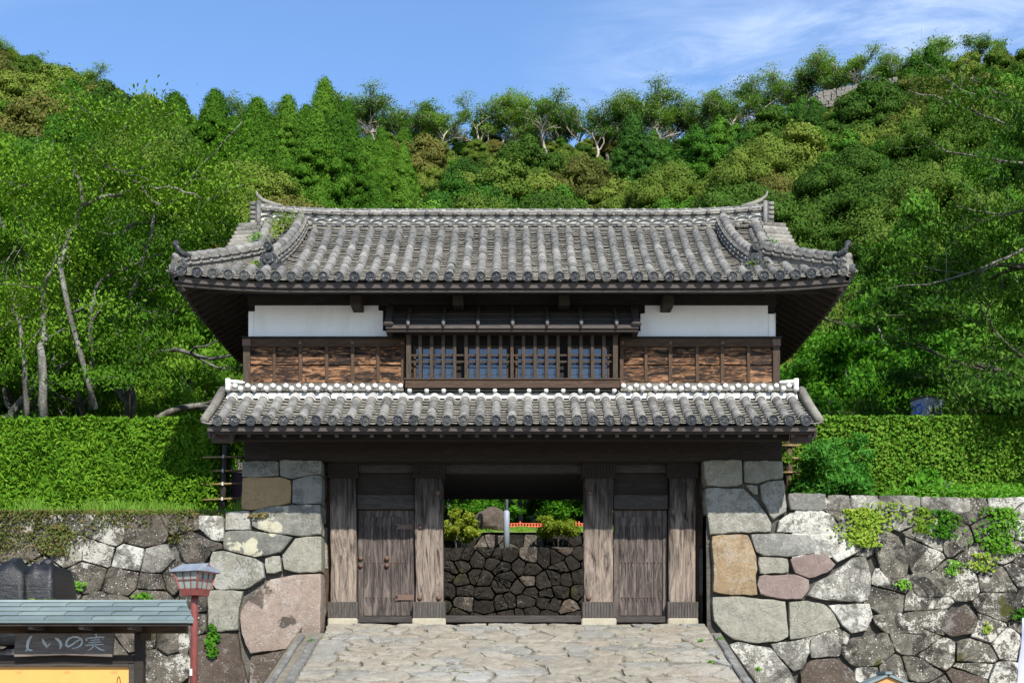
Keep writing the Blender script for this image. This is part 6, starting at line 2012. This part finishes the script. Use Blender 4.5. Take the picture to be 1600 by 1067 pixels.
shrub('azalea_shrub', 'yellow-green shrub at the left side of the gateway view, above the dark wall', 'shrub', (p.x, 39.0, 5.78), 1.35, 1.40, M['l_azalea'], .085, 800, 7, 30, .25)
p = P(872, 852, 38.9)
shrub('azalea_shrub', 'yellow-green shrub with bare lower stems, right of the grey pole in the gateway', 'shrub', (p.x, 39.1, 5.78), 1.45, 1.25, M['l_azalea'], .085, 800, 8, 28, .42)
p = P(1548, 770, 27); shrub('broadleaf_shrub', 'large-leaved light green plant above the right end of the wall', 'shrub', (P(1470,770,27).x, 27.6, 5.4), 1.7, .95, M['l_weed'], .17, 240, 18, 18)
# climbers and tufts on the walls
def wall_plant(name, label, px, py, w, h, mat, ls, dens, seed, cat='climbing plant'):
    rs = np.random.RandomState(seed); n = int(w*h*dens)
    x0 = px_u(px); z0 = px_v(py)
    U = rs.normal(size=n)*.33; Vv = rs.uniform(-1,1,n)
    X = x0+U*w*(1-.5*abs(Vv)) + .12*w*np.sin(Vv*4); Z = z0+Vv*h*.5
    Y = np.array([wall3(a,b,.06)[1] for a,b in zip(X,Z)]) - rs.uniform(0,.10,n)
    C = np.c_[X,Y,Z]; N = unit(rs.normal(size=C.shape)*.55+np.array([0,-1,.5]))
    V, Q = leaf_quads(C, N, ls*rs.uniform(.6,1.3,n), .75, rs, .3, .05)
    return tag(inst(name, np_mesh(name, V, Q, mat), None), label, cat)
wall_plant('climbing_vine', 'yellow-green vine hanging over the top of the right wall', 1347, 825, .75, .75, M['l_vine'], .075, 1500, 1)
wall_plant('climbing_vine', 'thin runner of vine across the top stones of the right wall', 1385, 800, 1.3, .35, M['l_vine'], .06, 420, 2)
wall_plant('climbing_vine', 'dark green creeper low on the left wall beside the lantern post', 337, 1002, .22, .62, M['l_bright'], .085, 1400, 3)
wall_plant('wall_fern', 'small green tuft in the middle of the right wall', 1407, 914, .28, .18, M['l_weed'], .06, 1600, 4)
wall_plant('wall_fern', 'green tuft between stones under the big shrub plant on the right wall', 1485, 888, .28, .3, M['l_weed'], .06, 1500, 5)
wall_plant('climbing_vine', 'leafy vine trailing down the right wall near the top right corner', 1560, 830, .9, .9, M['l_bright'], .085, 650, 6)
wall_plant('climbing_vine', 'green creeper below the light green plant on the right wall', 1470, 820, .6, .55, M['l_bright'], .08, 800, 7)
wall_plant('wall_fern', 'grassy tuft on the right wall at the picture edge', 1588, 962, .25, .25, M['l_green'], .08, 1800, 8)
wall_plant('wall_fern', 'yellowish tuft low on the right wall', 1534, 982, .16, .22, M['l_vine'], .06, 1500, 9)
wall_plant('wall_fern', 'small green tuft on the left wall above the notice board', 127, 917, .3, .16, M['l_weed'], .06, 1500, 10)
wall_plant('wall_fern', 'round-leaved plant above the right end of the notice board roof', 229, 936, .35, .2, M['l_bright'], .075, 1300, 11)
wall_plant('climbing_vine', 'brownish vine at the shoulder of the left wall near the hedge', 95, 845, .7, .6, M['l_dry'], .06, 1400, 12)
wall_plant('climbing_vine', 'reddish creeper in the joint under the orange stone', 408, 806, .5, .10, M['l_dry'], .045, 2200, 13)
wall_plant('climbing_vine', 'green vine trailing down the top of the right wall, right of the yellow vine', 1440, 815, .35, .5, M['l_vine'], .07, 1100, 14)
wall_plant('wall_fern', 'light green tuft on the right wall below its top corner', 1530, 880, .5, .35, M['l_vine'], .07, 700, 15)
# small moss and grass in the paving joints
rs = np.random.RandomState(44); C = []
for k in range(110):
    y = rs.uniform(21.5, 25.6); x = rs.uniform(-3.5, 3.7); n = rs.randint(6, 22); L_ = rs.uniform(.04,.16); a_ = rs.uniform(-.4,.4)
    t_ = rs.uniform(-1,1,n); xs = x+t_*L_*math.cos(a_); yy = y+t_*L_*math.sin(a_)+rs.normal(size=n)*.012
    C.append(np.c_[xs, yy, [ramp_z(q)+.012+abs(rs.normal())*.008 for q in yy]])
C = np.vstack(C); V, Q = leaf_quads(C, unit(rs.normal(size=C.shape)*.7+np.array([0,-.3,.8])), .026, .7, rs)
tag(inst('joint_moss', np_mesh('joint_moss', V, Q, M['l_dry']), None), 'specks of moss and grass in the joints of the paved ramp', 'moss', kind='stuff')
# weeds sprouting on the ramp
def tuft(px, py, Y, r, seed, label):
    rs = np.random.RandomState(seed); n = int(90*r/.08); x = (px-800)*Y/FPX; z = ramp_z(Y)+.01
    D = unit(rs.normal(size=(n,3))+np.array([0,0,.8])); C = np.array([x,Y,z])+D*rs.uniform(.2,1,(n,1))*r*np.array([1,1,.7])
    V, Q = leaf_quads(C, unit(D+rs.normal(size=D.shape)*.6), .04*rs.uniform(.6,1.3,n), .6, rs)
    tag(inst('weed_tuft', np_mesh('weed_tuft', V, Q, M['l_weed']), None), label, 'weed')
for k, (px, py, r, lb) in enumerate(((487,1003,.085,'green weed tuft at the left edge of the paving, nearest the pier'),(545,995,.07,'green weed tuft in front of the left wicket door'),(870,1010,.03,'tiny weed in the middle of the paving near the gate'),
      (1005,985,.05,'weed tuft before the right wicket door'),(965,1006,.045,'weed below the right wicket door, further from the gate'),(1022,1021,.05,'weed tuft on the right half of the paving'),(1110,1035,.06,'weed tuft near the right kerb, low in the picture'),
      (1014,1048,.045,'lowest weed tuft right of centre on the paving'),(1185,1047,.08,'weed tuft outside the right kerb'),(1125,1000,.09,'weed tuft in the right corner by the pier'),(1095,1002,.06,'small weed beside the right corner tuft'),(660,1040,.03,'tiny weed on the left half of the paving'))):
    r_ = (HY-py)/FPX       # solve the depth on the ramp
    Y = (GZ-EYE-SLOPE*RAMP_TOP)/(r_-SLOPE) if py > 970 else RAMP_TOP
    tuft(px, py, min(Y, 25.6), r, k, lb)
def roof_weed(label, px, py, Y, w, h, seed, mat='l_vine', n=260, ls=.05):
    rs = np.random.RandomState(seed); p = P(px,py,Y)
    C = np.array(p)+rs.normal(size=(n,3))*np.array([w,.12,h])*.4; N = unit(rs.normal(size=C.shape)+np.array([0,-.6,.5]))
    V, Q = leaf_quads(C, N, ls*rs.uniform(.6,1.3,n), .6, rs)
    tag(inst('roof_weed', np_mesh('roof_weed', V, Q, M[mat]), None), label, 'weed')
roof_weed('yellow-green weed growing at the top of the left descending roof ridge', 448, 345, 27.5, .38, .22, 1, n=420)
roof_weed('small weed at the end of the left ridge tiles, beside the gable', 400, 372, 26.7, .22, .18, 2, 'l_weed', 140)
roof_weed('weed on the right gable tiles', 1204, 383, 26.6, .18, .18, 3, 'l_weed', 120)
roof_weed('weed trailing down the left descending ridge', 430, 360, 27.0, .15, .25, 4, n=150)
roof_weed('moss tuft beside the left ridge end ornament', 398, 412, 25.6, .12, .06, 5, n=80)
roof_weed('moss tuft beside the right ridge end ornament', 1176, 412, 25.6, .14, .06, 6, n=80)

# ================================================================== SMALLER THINGS
# ---- notice board with copper roof, lower left
NY = 14.0
nb_ = lambda px, py, Y=NY: P(px, py, Y)
board = thing('notice_board', 'wooden notice board with a green copper roof in front of the left wall', 'notice board', (-5.8, NY, 0))
xr = nb_(303, 970).x; xl = -8.6
ze = nb_(0, 972).z; YF, YRD = NY-.45, NY
zrd = P(0, 941, YRD).z; zef = P(0, 969, YF).z
# ridge and front slope made of copper shingles in four courses
xrt = P(290, 941, YRD).x; xrf = P(303, 969, YF).x
nc = 4
deck = MB()
deck.add([(xl,YF,zef-.02),(xrf,YF,zef-.02),(xrt,YRD,zrd-.02),(xl,YRD,zrd-.02)], [(0,1,2,3)])
deck.add([(xl,2*YRD-YF,zef-.02),(xrf-.36,2*YRD-YF,zef-.02),(xrt,YRD,zrd-.02),(xl,YRD,zrd-.02)], [(3,2,1,0)])
rf = deck.build('board_roof', M['copper'], board)
for c in range(nc):
    for sgn in (1, -1):
        t0, t1 = c/nc, (c+1)/nc
        y0, y1 = YF+(YRD-YF)*t0, YF+(YRD-YF)*t1+.02
        z0, z1 = zef+(zrd-zef)*t0, zef+(zrd-zef)*(t1)+.008
        xe0 = xrf+(xrt-xrf)*t0; xe1 = xrf+(xrt-xrf)*min(1,t1+.05); xe = xe0
        x = xl + (c*.17 % .40)
        if sgn < 0: xe0, xe1 = xrt-(xrt-xrf+.36)*(1-t0), xrt-(xrt-xrf+.36)*(1-min(1,t1+.05)); xe = xe0
        while x < xe-.02:
            x2 = min(xe, x+.48); m = MB()
            Y0, Y1 = (y0, y1) if sgn > 0 else (2*YRD-y0, 2*YRD-y1)
            m.add([(x+.003,Y0,z0+.008),(x2-.003,Y0,z0+.008),(x2-.003,Y0,z0+.022),(x+.003,Y0,z0+.022),(x+.003,Y1,z1-.004),(min(x2-.003,xe1),Y1,z1)], [(0,1,2,3),(3,2,5,4)])
            m.build('copper_shingle', M['copper'], rf); x = x2
box('roof_edge', M['copper'], rf, xl, xrf, YF-.02, YF-.004, zef-.025, zef+.004)
m = MB(); m.tube([(xl,YRD,zrd+.01),(xrt+.01,YRD,zrd+.01)], .02, 8); m.build('ridge_cap', M['copper'], rf, smooth=True)
box('eave_plank', M['wood_dark'], rf, xl, xrf-.02, YF, YF+.03, zef-.055, zef-.028)
for px in (70, 147, 221):
    x = nb_(px, 0).x; m = MB(); m.box(x-.025, x+.025, YF+.03, NY+.02, zef-.085, zef-.03); m.build('roof_rafter', M['wood_grey'], rf)
zb0, zb1 = nb_(0, 989).z, nb_(0, 972).z
box('lintel', M['wood_sill'], board, xl, nb_(293,0).x, NY-.05, NY+.05, zb0, zb1, bevel=.008)
x0, x1 = nb_(212,0).x, nb_(226,0).x
box('board_post', M['wood_dark'], board, x0, x1, NY-.06, NY+.05, 0, zb0-.002, bevel=.006)
box('board_post', M['wood_dark'], board, xl+.1, xl+.22, NY-.06, NY+.05, 0, zb0-.002)
m = MB(); m.box(x1-.02, nb_(234,0).x, NY-.08, NY+.06, nb_(0,1000).z, zb0-.001); m.build('post_bracket', M['wood_sill'], board)
zf0 = nb_(0, 1035).z
box('frame_top', M['wood_dark'], board, xl+.22, x0-.002, NY-.06, NY+.03, zf0, nb_(0,1023).z)
box('frame_side', M['wood_beam'], board, nb_(203,0).x, x0-.002, NY-.045, NY+.03, .9, zf0-.002)
pan = box('display_panel', M['ochre'], board, xl+.22, nb_(203,0).x-.002, NY-.01, NY+.02, .95, nb_(0,1041).z)
box('frame_inner', M['wood_beam'], board, xl+.22, nb_(203,0).x-.002, NY-.05, NY+.02, nb_(0,1041).z+.002, zf0-.002)
# faint print at the top of the panel
for px in (30, 105, 179):
    m = MB(); x = nb_(px,0).x; z = nb_(0,1049).z; m.box(x-.03,x+.03,NY-.014,NY-.0105,z-.012,z+.012); m.build('panel_mark', M['ochre_dark'], pan)
m = MB(); m.box(nb_(57,0).x, nb_(112,0).x, NY-.014, NY-.0105, nb_(0,1069).z, nb_(0,1066).z); m.build('panel_mark', M['ochre_dark'], pan)
m = MB(); a = nb_(186,1056); m.tube([(a.x-.02,NY-.014,a.z-.08),(a.x-.012,NY-.014,a.z-.02),(a.x,NY-.014,a.z),(a.x+.012,NY-.014,a.z-.02),(a.x+.02,NY-.014,a.z-.08)], .004, 5); m.build('panel_mark', M['black'], pan)
# carved name board with brushed letters
SY = NY-.14
sp = lambda px, py: ((px-800)*SY/FPX, EYE+(HY-py)*SY/FPX)
m = MB()
bl = [sp(21.5,1026),(sp(60,1024.3)),(sp(100,1023)),(sp(140,1024.5)),(sp(175,1026)),sp(178.5,989),sp(24,988.5)]
m.prism(bl, SY, SY+.04)
sign = m.build('name_board', M['wood_sign'], board, bevel=.004)
def strokes(name, strokes_, w=1.0):
    m = MB()
    for pts in strokes_:
        n = len(pts)
        P3 = []
        for (x, y, r) in pts: 
            X, Z = sp(x, y); P3.append((Vector((X, SY-.006, Z)), r*SY/FPX*w))
        # flat ribbon with brush thickness
        L_, R_ = [], []
        for i, (p, r) in enumerate(P3):
            d = (P3[min(i+1,n-1)][0]-P3[max(i-1,0)][0]).normalized(); nn = Vector((-d.z,0,d.x))
            L_.append(p+nn*r); R_.append(p-nn*r)
        V = L_+R_; b = len(V); V += [v+Vector((0,.004,0)) for v in V]
        F_ = [(i, i+1, n+i+1, n+i) for i in range(n-1)] + [(i, b+i, b+i+1, i+1) for i in range(n-1)] + [(n+i, n+i+1, b+n+i+1, b+n+i) for i in range(n-1)]
        F_ += [(0, n, b+n, b), (n-1, b+n-1, b+2*n-1, 2*n-1)]
        m.add(V, F_)
    m.build(name, M['letter'], sign)
def px4(l):   # coordinates read from the enlarged crop (x/4.706, 850+y/4.706)
    return [[(x/4.706, 850+y/4.706, r/4.706) for x, y, r in s_] for s_ in l]
strokes('letter', px4([[(236,672,4),(222,688,8),(208,715,10),(202,745,9),(205,768,7),(222,778,6),(240,776,2)], [(196,772,2),(192,782,7),(198,784,3)]]), 1.1)      # shi
strokes('letter', px4([[(312,694,4),(320,712,9),(334,735,10),(346,752,9),(362,738,5),(374,724,1)], [(404,688,3),(425,698,10),(444,720,11),(450,745,9),(440,768,3)]]), 1.0)   # i
strokes('letter', px4([[(588,700,5),(560,715,5),(530,738,6),(500,752,7),(488,742,8),(490,715,8),(508,692,7),(540,680,7),(575,682,7),(600,698,8),(606,722,7),(592,745,6),(560,760,4),(530,765,2)]]), 1.0)  # no
strokes('letter', px4([[(705,656,6),(708,666,7),(712,676,4)], [(642,684,4),(636,700,8),(640,712,4)], [(640,690,5),(680,686,7),(730,682,7),(768,682,6),(756,698,3)],
        [(665,706,3),(700,703,5),(735,700,3)], [(650,722,3),(695,720,5),(745,716,3)], [(630,742,4),(690,738,6),(765,733,3)], [(702,688,5),(700,715,6),(692,745,6),(670,768,5),(645,780,2)], [(700,745,3),(722,762,6),(745,774,7),(772,780,3)]]), .85)  # mi

# ---- lantern on a red-brown pole
LYd = 16.0
lp = lambda px, py: P(px, py, LYd)
lan = thing('street_lantern', 'red-brown framed lantern with grey hipped cap on a red-brown pole', 'lantern', (lp(299,0).x, LYd, 0))
xc = lp(301.5,0).x
m = MB(); m.tube([(xc-.03,LYd+.1,0),(xc-.005,LYd+.1,lp(0,940).z),(xc,LYd+.1,lp(0,930).z)], [.048,.044,.044], 12); pole = m.build('pole', M['red'], lan, smooth=True)
m = MB(); m.box(xc-.052, xc-.02, LYd+.045, LYd+.054, lp(0,1055).z, lp(0,1044).z); m.build('worn_sticker', M['plaster_old'], pole)
zt, zm, zb = lp(0,893).z, lp(0,919).z, lp(0,930).z
def frus(m, hw0, hw1, z0, z1, cy=LYd+.1):
    m.add([(xc-hw0,cy-hw0,z0),(xc+hw0,cy-hw0,z0),(xc+hw0,cy+hw0,z0),(xc-hw0,cy+hw0,z0),(xc-hw1,cy-hw1,z1),(xc+hw1,cy-hw1,z1),(xc+hw1,cy+hw1,z1),(xc-hw1,cy+hw1,z1)],
          [(0,3,2,1),(4,5,6,7),(0,1,5,4),(1,2,6,5),(2,3,7,6),(3,0,4,7)])
LROT = Matrix.Translation((xc,LYd+.1,0)) @ Matrix.Rotation(R(-24),4,'Z') @ Matrix.Translation((-xc,-(LYd+.1),0))
def lb(m, name, mat, bevel=0.0):
    m.v = [tuple(LROT @ Vector(v)) for v in m.v]; return m.build(name, mat, lan, bevel=bevel)
h0, h1, h2 = .118, .132, .172
m = MB(); frus(m, h0, h1, zb, zm); lb(m, 'lantern_base', M['red'], .004)
m = MB(); frus(m, h1*.97, h2*.955, zm+.002, zt-.002); lb(m, 'lantern_glass', M['frost'])
cy = LYd+.1
for sx in (-1,1):
    for sy in (-1,1):
        m = MB(); m.beam((xc+sx*h1,cy+sy*h1,zm),(xc+sx*h2,cy+sy*h2,zt), .022, .022); lb(m, 'frame_bar', M['red'])
for sy in (-1,1):
    for f in (-.33,.33):
        m = MB(); m.beam((xc+f*h1,cy+sy*h1,zm),(xc+f*h2,cy+sy*h2,zt), .009, .009); lb(m, 'glazing_bar', M['red'])
        m = MB(); m.beam((xc+sy*h1,cy+f*h1,zm),(xc+sy*h2,cy+f*h2,zt), .009, .009); lb(m, 'glazing_bar', M['red'])
    zz = zm+(zt-zm)*.52; hh = (h1+h2)/2+.002
    m = MB(); m.beam((xc-hh,cy+sy*hh,zz),(xc+hh,cy+sy*hh,zz), .009, .009); lb(m, 'glazing_bar', M['red'])
    m = MB(); m.beam((xc+sy*hh,cy-hh,zz),(xc+sy*hh,cy+hh,zz), .009, .009); lb(m, 'glazing_bar', M['red'])
m = MB(); a_, b_ = .225, .155; z0_, z1_ = lp(0,893.5).z, lp(0,880).z
m.add([(xc-a_,cy-.21,z0_),(xc+a_,cy-.21,z0_),(xc+a_,cy+.21,z0_),(xc-a_,cy+.21,z0_),(xc-b_-.04,cy,z1_+.01),(xc+b_+.04,cy,z1_+.01),
       (xc-a_,cy-.21,z0_+.018),(xc+a_,cy-.21,z0_+.018),(xc+a_,cy+.21,z0_+.018),(xc-a_,cy+.21,z0_+.018)],
      [(0,3,2,1),(0,1,7,6),(1,2,8,7),(2,3,9,8),(3,0,6,9),(6,7,5,4),(8,9,4,5),(7,8,5),(9,6,4)])
lb(m, 'lantern_cap', M['sheetmetal'], .006)
for sx in (-1, 1):
    m = MB(); m.add([(xc+sx*(a_-.01),cy-.18,z0_-.012),(xc+sx*(a_-.01),cy+.18,z0_-.012),(xc+sx*(b_+.05),cy,z1_-.004)], [(0,1,2)]); lb(m, 'gable_panel', M['red'])

# ---- black-sheeted bulk sacks behind the notice board
def sack(px0, px1, pytop, Y, label, seed, h=1.15, zb=None):
    x0, x1 = P(px0,0,Y).x, P(px1,0,Y).x; zt_ = P(0,pytop,Y).z if zb is None else zb+h
    z0 = zt_-h; rs = random.Random(seed); bm = bmesh.new()
    bmesh.ops.create_cube(bm, size=2); bmesh.ops.subdivide_edges(bm, edges=bm.edges, cuts=6, use_grid_fill=True)
    for v in bm.verts:
        x, y, z = v.co
        p = 5.0; nrm = (abs(x)**p+abs(y)**p)**(1/p); k = 1/max(nrm,.6)
        q = 1 if nrm == 0 else k
        bul = 1+.06*(1-z*z)-.16*max(0,z)**5
        xx, yy = x*bul*(.97 if nrm > .9 else 1), y*bul
        tie = .10*math.exp(-((x)**2+(y)**2)*9) if z > .9 else 0
        pl = .018*math.sin(9*x+5*z+seed)+.015*math.sin(13*y+7*z)+.02*math.sin(5*x-11*z)
        v.co = Vector(((x0+x1)/2+(x1-x0)/2*(xx+pl), Y+.45+.5*(yy+pl), z0+h*(z*.5+.5)*(1-.05*abs(x)*(z>.9))+h*tie+h*.03*math.sin(4*x+seed)*(z>.9)))
    me = bpy.data.meshes.new('bulk_sack'); bm.to_mesh(me); bm.free(); me.materials.append(M['sack']); me.shade_smooth()
    o = inst('bulk_sack', me, None); tag(o, label, 'sack', 'black-sheeted sacks behind the notice board')
    m = MB(); m.tube([((x0+x1)/2-.03,Y+.42,zt_-.0),((x0+x1)/2,Y+.4,zt_+.06),((x0+x1)/2+.06,Y+.4,zt_+.075)], [.12,.06,.02], 8); m.build('tied_neck', M['sack'], o, smooth=True)
sack(-22, 38, 878, 18.5, 'black-sheeted sack at the left edge, topmost of the stack', 1)
sack(40, 83, 879, 18.6, 'narrow black-sheeted sack with a tied neck, topmost and nearest the lantern', 4)
zt1 = P(0,878,18.5).z-1.16
for k, (a, b) in enumerate(((-22,38),(40,83))):
    sack(a-2, b+1, 0, 18.5+.02*k, ['black-sheeted sack behind the name board, second from the top at the left', 'black-sheeted sack hidden behind the board roof, under the narrow one'][k], 6+k, 1.15, zt1-1.15)
    sack(a-2, b+2, 0, 18.5+.02*k, ['black-sheeted sack on the ground at the left, lowest of its pile', 'black-sheeted sack on the ground at the right, lowest of its pile'][k], 9+k, zt1-1.15, 0.0)
# fern in front of the sacks
p = P(48, 935, 17.6); rs = np.random.RandomState(3); Vs = []; Qs = []; b = 0
th = thing('fern', 'bright green fern in front of the black sacks', 'fern', (p.x, 17.6, 2.2))
for k in range(9):
    a = rs.uniform(-2.6,2.6)-PI/2; L_ = rs.uniform(.22,.42); C = []; 
    for i in range(16):
        t_ = i/15.; C.append((p.x+math.cos(a)*L_*t_, 17.6+math.sin(a)*L_*.5*t_, p.z-.12+L_*(.95*t_-.75*t_*t_)))
    C = np.array(C); tt = np.linspace(0,1,16)
    for sg in (-1,1):
        side_ = np.array([-math.sin(a),math.cos(a)*.5,.25*sg])*sg; w = (.07*(1-tt)+.01)[:,None]
        V = np.stack([C-.008, C+side_*w+np.array([math.cos(a),0,0])*.02, C+side_*w*.95+np.array([math.cos(a),0,0])*.035, C+.008],1).reshape(-1,3)
        Vs.append(V); Qs.append(np.arange(len(V)).reshape(-1,4)+b); b += len(V)
inst('frond', np_mesh('frond', np.vstack(Vs), np.vstack(Qs), M['l_vine']), th)
m = MB(); m.tube([(p.x,17.6,0),(p.x,17.6,p.z-.1)], [.02,.012], 5); m.build('stem', M['bark_dark'], th)

# ---- small gabled sign roof at the bottom right, banner at the right edge
sr = thing('small_sign', 'little gabled sign with a copper roof at the bottom right, only its top in view', 'sign', (P(1386,0,12).x, 12, 0))
a = P(1386, 1053, 12)
m = MB()
for sx in (-1,1):
    m = MB(); m.beam((a.x-sx*.01,12.1,a.z),(a.x+sx*.34,12.1,a.z-.15), .30, .022, Vector((0,1,0)) if False else Vector((0,0,1))); m.build('roof_slope', M['copper'], sr)
m = MB(); m.box(a.x-.03,a.x+.03,11.94,12.26,a.z+.0,a.z+.025); m.build('ridge_cap', M['copper'], sr)
m = MB(); m.prism([(a.x-.25,a.z-.13),(a.x+.25,a.z-.13),(a.x,a.z-.022)], 11.98, 12.02); m.build('gable_board', M['ochre_dark'], sr)
m = MB(); m.box(a.x-.25,a.x+.25,12.0,12.04,.55,a.z-.132); m.build('sign_panel', M['wood_grey'], sr)
for sx in (-1,1): box('leg', M['wood_dark'], sr, a.x+sx*.27-.03, a.x+sx*.27+.03, 11.98, 12.06, 0, a.z-.14)
bn = thing('banner', 'pale lilac cloth banner on a pole at the right edge, mostly out of view', 'banner', (P(1680,0,11).x, 11, 0))
m = MB(); n = 16; V = []
for k in range(n+1):
    z = .3+ (P(0,965,11).z-.3)*k/n; w = (0, .0)[0]
    py = HY-(z-EYE)*FPX/11
    xe = 1598 - max(0,(py-975))*.10 + 1.2*math.sin(k*2.3)
    for (px, dy) in ((xe, .0), (1640, .05*math.sin(k*.7)), (1680, 0.0)):
        V.append((P(px,0,11).x, 11+dy, z))
F_ = [(k*3+q, k*3+q+1, (k+1)*3+q+1, (k+1)*3+q) for k in range(n) for q in range(2)]
m.add(V, F_); o = m.build('cloth', M['banner'], bn, smooth=True)
sm_ = o.modifiers.new('thickness', 'SOLIDIFY'); sm_.thickness = .004
m = MB(); x = P(1682,0,11).x; m.tube([(x,11,0),(x,11,2.6)], .014, 8); m.build('banner_pole', M['pole_grey'], bn, smooth=True)

# ---- bamboo rail fences beside the piers
FY = 28.3
fn = thing('rail_fence', 'bamboo rail fence with a dark post between the left hedge and the pier', 'fence', (P(345,0,FY).x, FY, TZ))
for k, (ya, yb) in enumerate(((714.5,713.5),(736,735),(757,755),(781,778))):
    m = MB(); a, b = P(316,ya,FY), P(379,yb,FY); m.tube([a,b], .022, 8); m.build('bamboo_rail', M['bamboo'], fn, smooth=True)
m = MB(); a, b = P(346,795,FY), P(351,694,FY); m.tube([(a.x,FY+.09,a.z),(b.x,FY+.09,b.z)], [.075,.065], 8); m.build('fence_post', M['wood_beam'], fn, smooth=True)
for k, py in enumerate((713.5,735.5,756,779.5)):
    m = MB(); a = P(349.5-k*.7,py,FY); m.tube([(a.x,FY-.03,a.z-.035),(a.x,FY-.03,a.z+.035)], .022, 6); m.build('rope_lashing', M['plaster_old'], fn)
m = MB(); a, b = P(322,783,FY+.25), P(346,758,FY+.25); m.tube([a,b], .02, 6); m.build('brace', M['bark_dark'], fn)
th = thing('mauve_board', 'mauve-brown board standing behind the bamboo rail fence', 'board', (P(369,0,29.2).x, 29.2, TZ))
a, b = P(361,785,29.2), P(380,738,29.2)
box('panel', M['mauve'], th, a.x, b.x+.1, 29.2, 29.26, a.z, b.z)
box('leg', M['mauve'], th, a.x+.04, a.x+.1, 29.27, 29.33, TZ, b.z)
fn = thing('rail_fence', 'bamboo rail fence with a brown post between the right pier and the clipped hedge', 'fence', (P(1232,0,29).x, 29, TZ))
for py in (696, 716, 738):
    m = MB(); m.tube([P(1222,py,29), P(1250,py,29)], .025, 8); m.build('bamboo_rail', M['bamboo'], fn, smooth=True)
m = MB(); a = P(1233,0,29.1); m.tube([(a.x,29.1,TZ),(a.x,29.1,P(0,672,29.1).z)], [.085,.075], 8); m.build('fence_post', M['wood_batten'], fn, smooth=True)

# ---- grey steel cabinet behind the hedge
CY = 35.0
cb = thing('steel_cabinet', 'grey steel cabinet with a blue mark, standing behind the clipped hedge', 'cabinet', (P(1452,0,CY).x, CY, 5.9))
a, b = P(1443,646,CY), P(1470,619,CY)
T = Matrix.Translation(((a.x+b.x)/2-.05, CY+.3, 0)) @ Matrix.Rotation(R(26),4,'Z')
m = MB(); m.box(-.27,.30,-.30,.30,5.9,b.z-.03,T); m.build('cabinet_body', M['boxgrey'], cb, bevel=.01)
m = MB(); m.box(-.30,.33,-.33,.33,b.z-.028,b.z+.01,T); m.build('cabinet_lid', M['iron'], cb)
m = MB(); V = []
for k in range(17):
    t_ = 2*PI*k/16; V.append((-.272, .0+.13*math.cos(t_), a.z+.16+.12*math.sin(t_)))
m.tube([T @ Vector(v) for v in V], .025, 6); m.build('blue_mark', M['blue'], cb)

# ---- things on the lawn behind the gateway
bd = MB()
def boulder(name, label, c, sx, sy, sz, mat, seed):
    rs = random.Random(seed); bm = bmesh.new(); bmesh.ops.create_icosphere(bm, subdivisions=3, radius=1)
    pl = [(Vector((rs.gauss(0,1),rs.gauss(0,1),rs.gauss(0,1))).normalized(), rs.uniform(.62,.85)) for _ in range(11)]
    for v in bm.verts:
        d = v.co.normalized(); r = 1.0
        for n_, h in pl:
            q = d.dot(n_)
            if q > 0: r = min(r, h/q)
        v.co = d*r
        v.co = Vector((c[0]+v.co.x*sx, c[1]+v.co.y*sy, c[2]+v.co.z*sz))
    me = bpy.data.meshes.new(name); bm.to_mesh(me); bm.free(); me.materials.append(mat)
    o = inst(name, me, None); tag(o, label, 'boulder')
p = P(766, 812, 42.0); boulder('boulder', 'large dark boulder on the lawn left of the grey pole', (p.x, 42.0, p.z-.12), .62, .5, .55, M['s_brown'], 4)
p = P(738, 822, 42.2); boulder('boulder', 'low dark rock at the foot of the large boulder', (p.x, 42.3, p.z-.02), .35, .3, .16, M['s_dark'], 6)
pl_ = thing('lamp_post', 'light grey steel pole standing on the dark wall in the gateway', 'lamp post', (P(791.5,0,39.0).x, 39.0, 5.8))
x = P(791.5,0,39).x
m = MB(); m.tube([(x,39,5.78),(x,39,P(0,800,39).z),(x,39,P(0,797.5,39).z)], [.092,.092,.066], 14); m.build('pole_base', M['pole_grey'], pl_, smooth=True)
m = MB(); m.tube([(x,39,P(0,798,39).z),(x,39,9.6)], [.055,.045], 12); m.build('pole', M['pole_grey'], pl_, smooth=True)
m = MB(); m.tube([(x,39,9.6),(x,38.9,9.7),(x,38.4,9.75)], [.04,.04,.07], 8); m.build('lamp_head', M['pole_grey'], pl_)
of = thing('barrier_fence', 'low orange plastic barrier fence at the back of the lawn, seen through the gateway', 'fence', (0, 45, 6.9))
FYo = 45.0
zt_, zb_ = P(0,817,FYo).z, P(0,827,FYo).z
for (pa, pb) in ((688,736),(799,930)):
    px = pa
    while px < pb:
        m = MB(); a = P(px,0,FYo); m.box(a.x-.022, a.x+.022, FYo-.012, FYo+.012, zb_, zt_+(.06 if int(px/5)%9 == 0 else 0)); m.build('picket', M['orange'], of)
        px += 4.6
    for fz in (.12,.5,.93):
        m = MB(); a, b = P(pa-2,0,FYo), P(pb+1,0,FYo); z = zb_+(zt_-zb_)*fz; m.box(a.x, b.x, FYo-.018, FYo-.0125, z-.014, z+.014); m.build('rail', M['orange'], of)
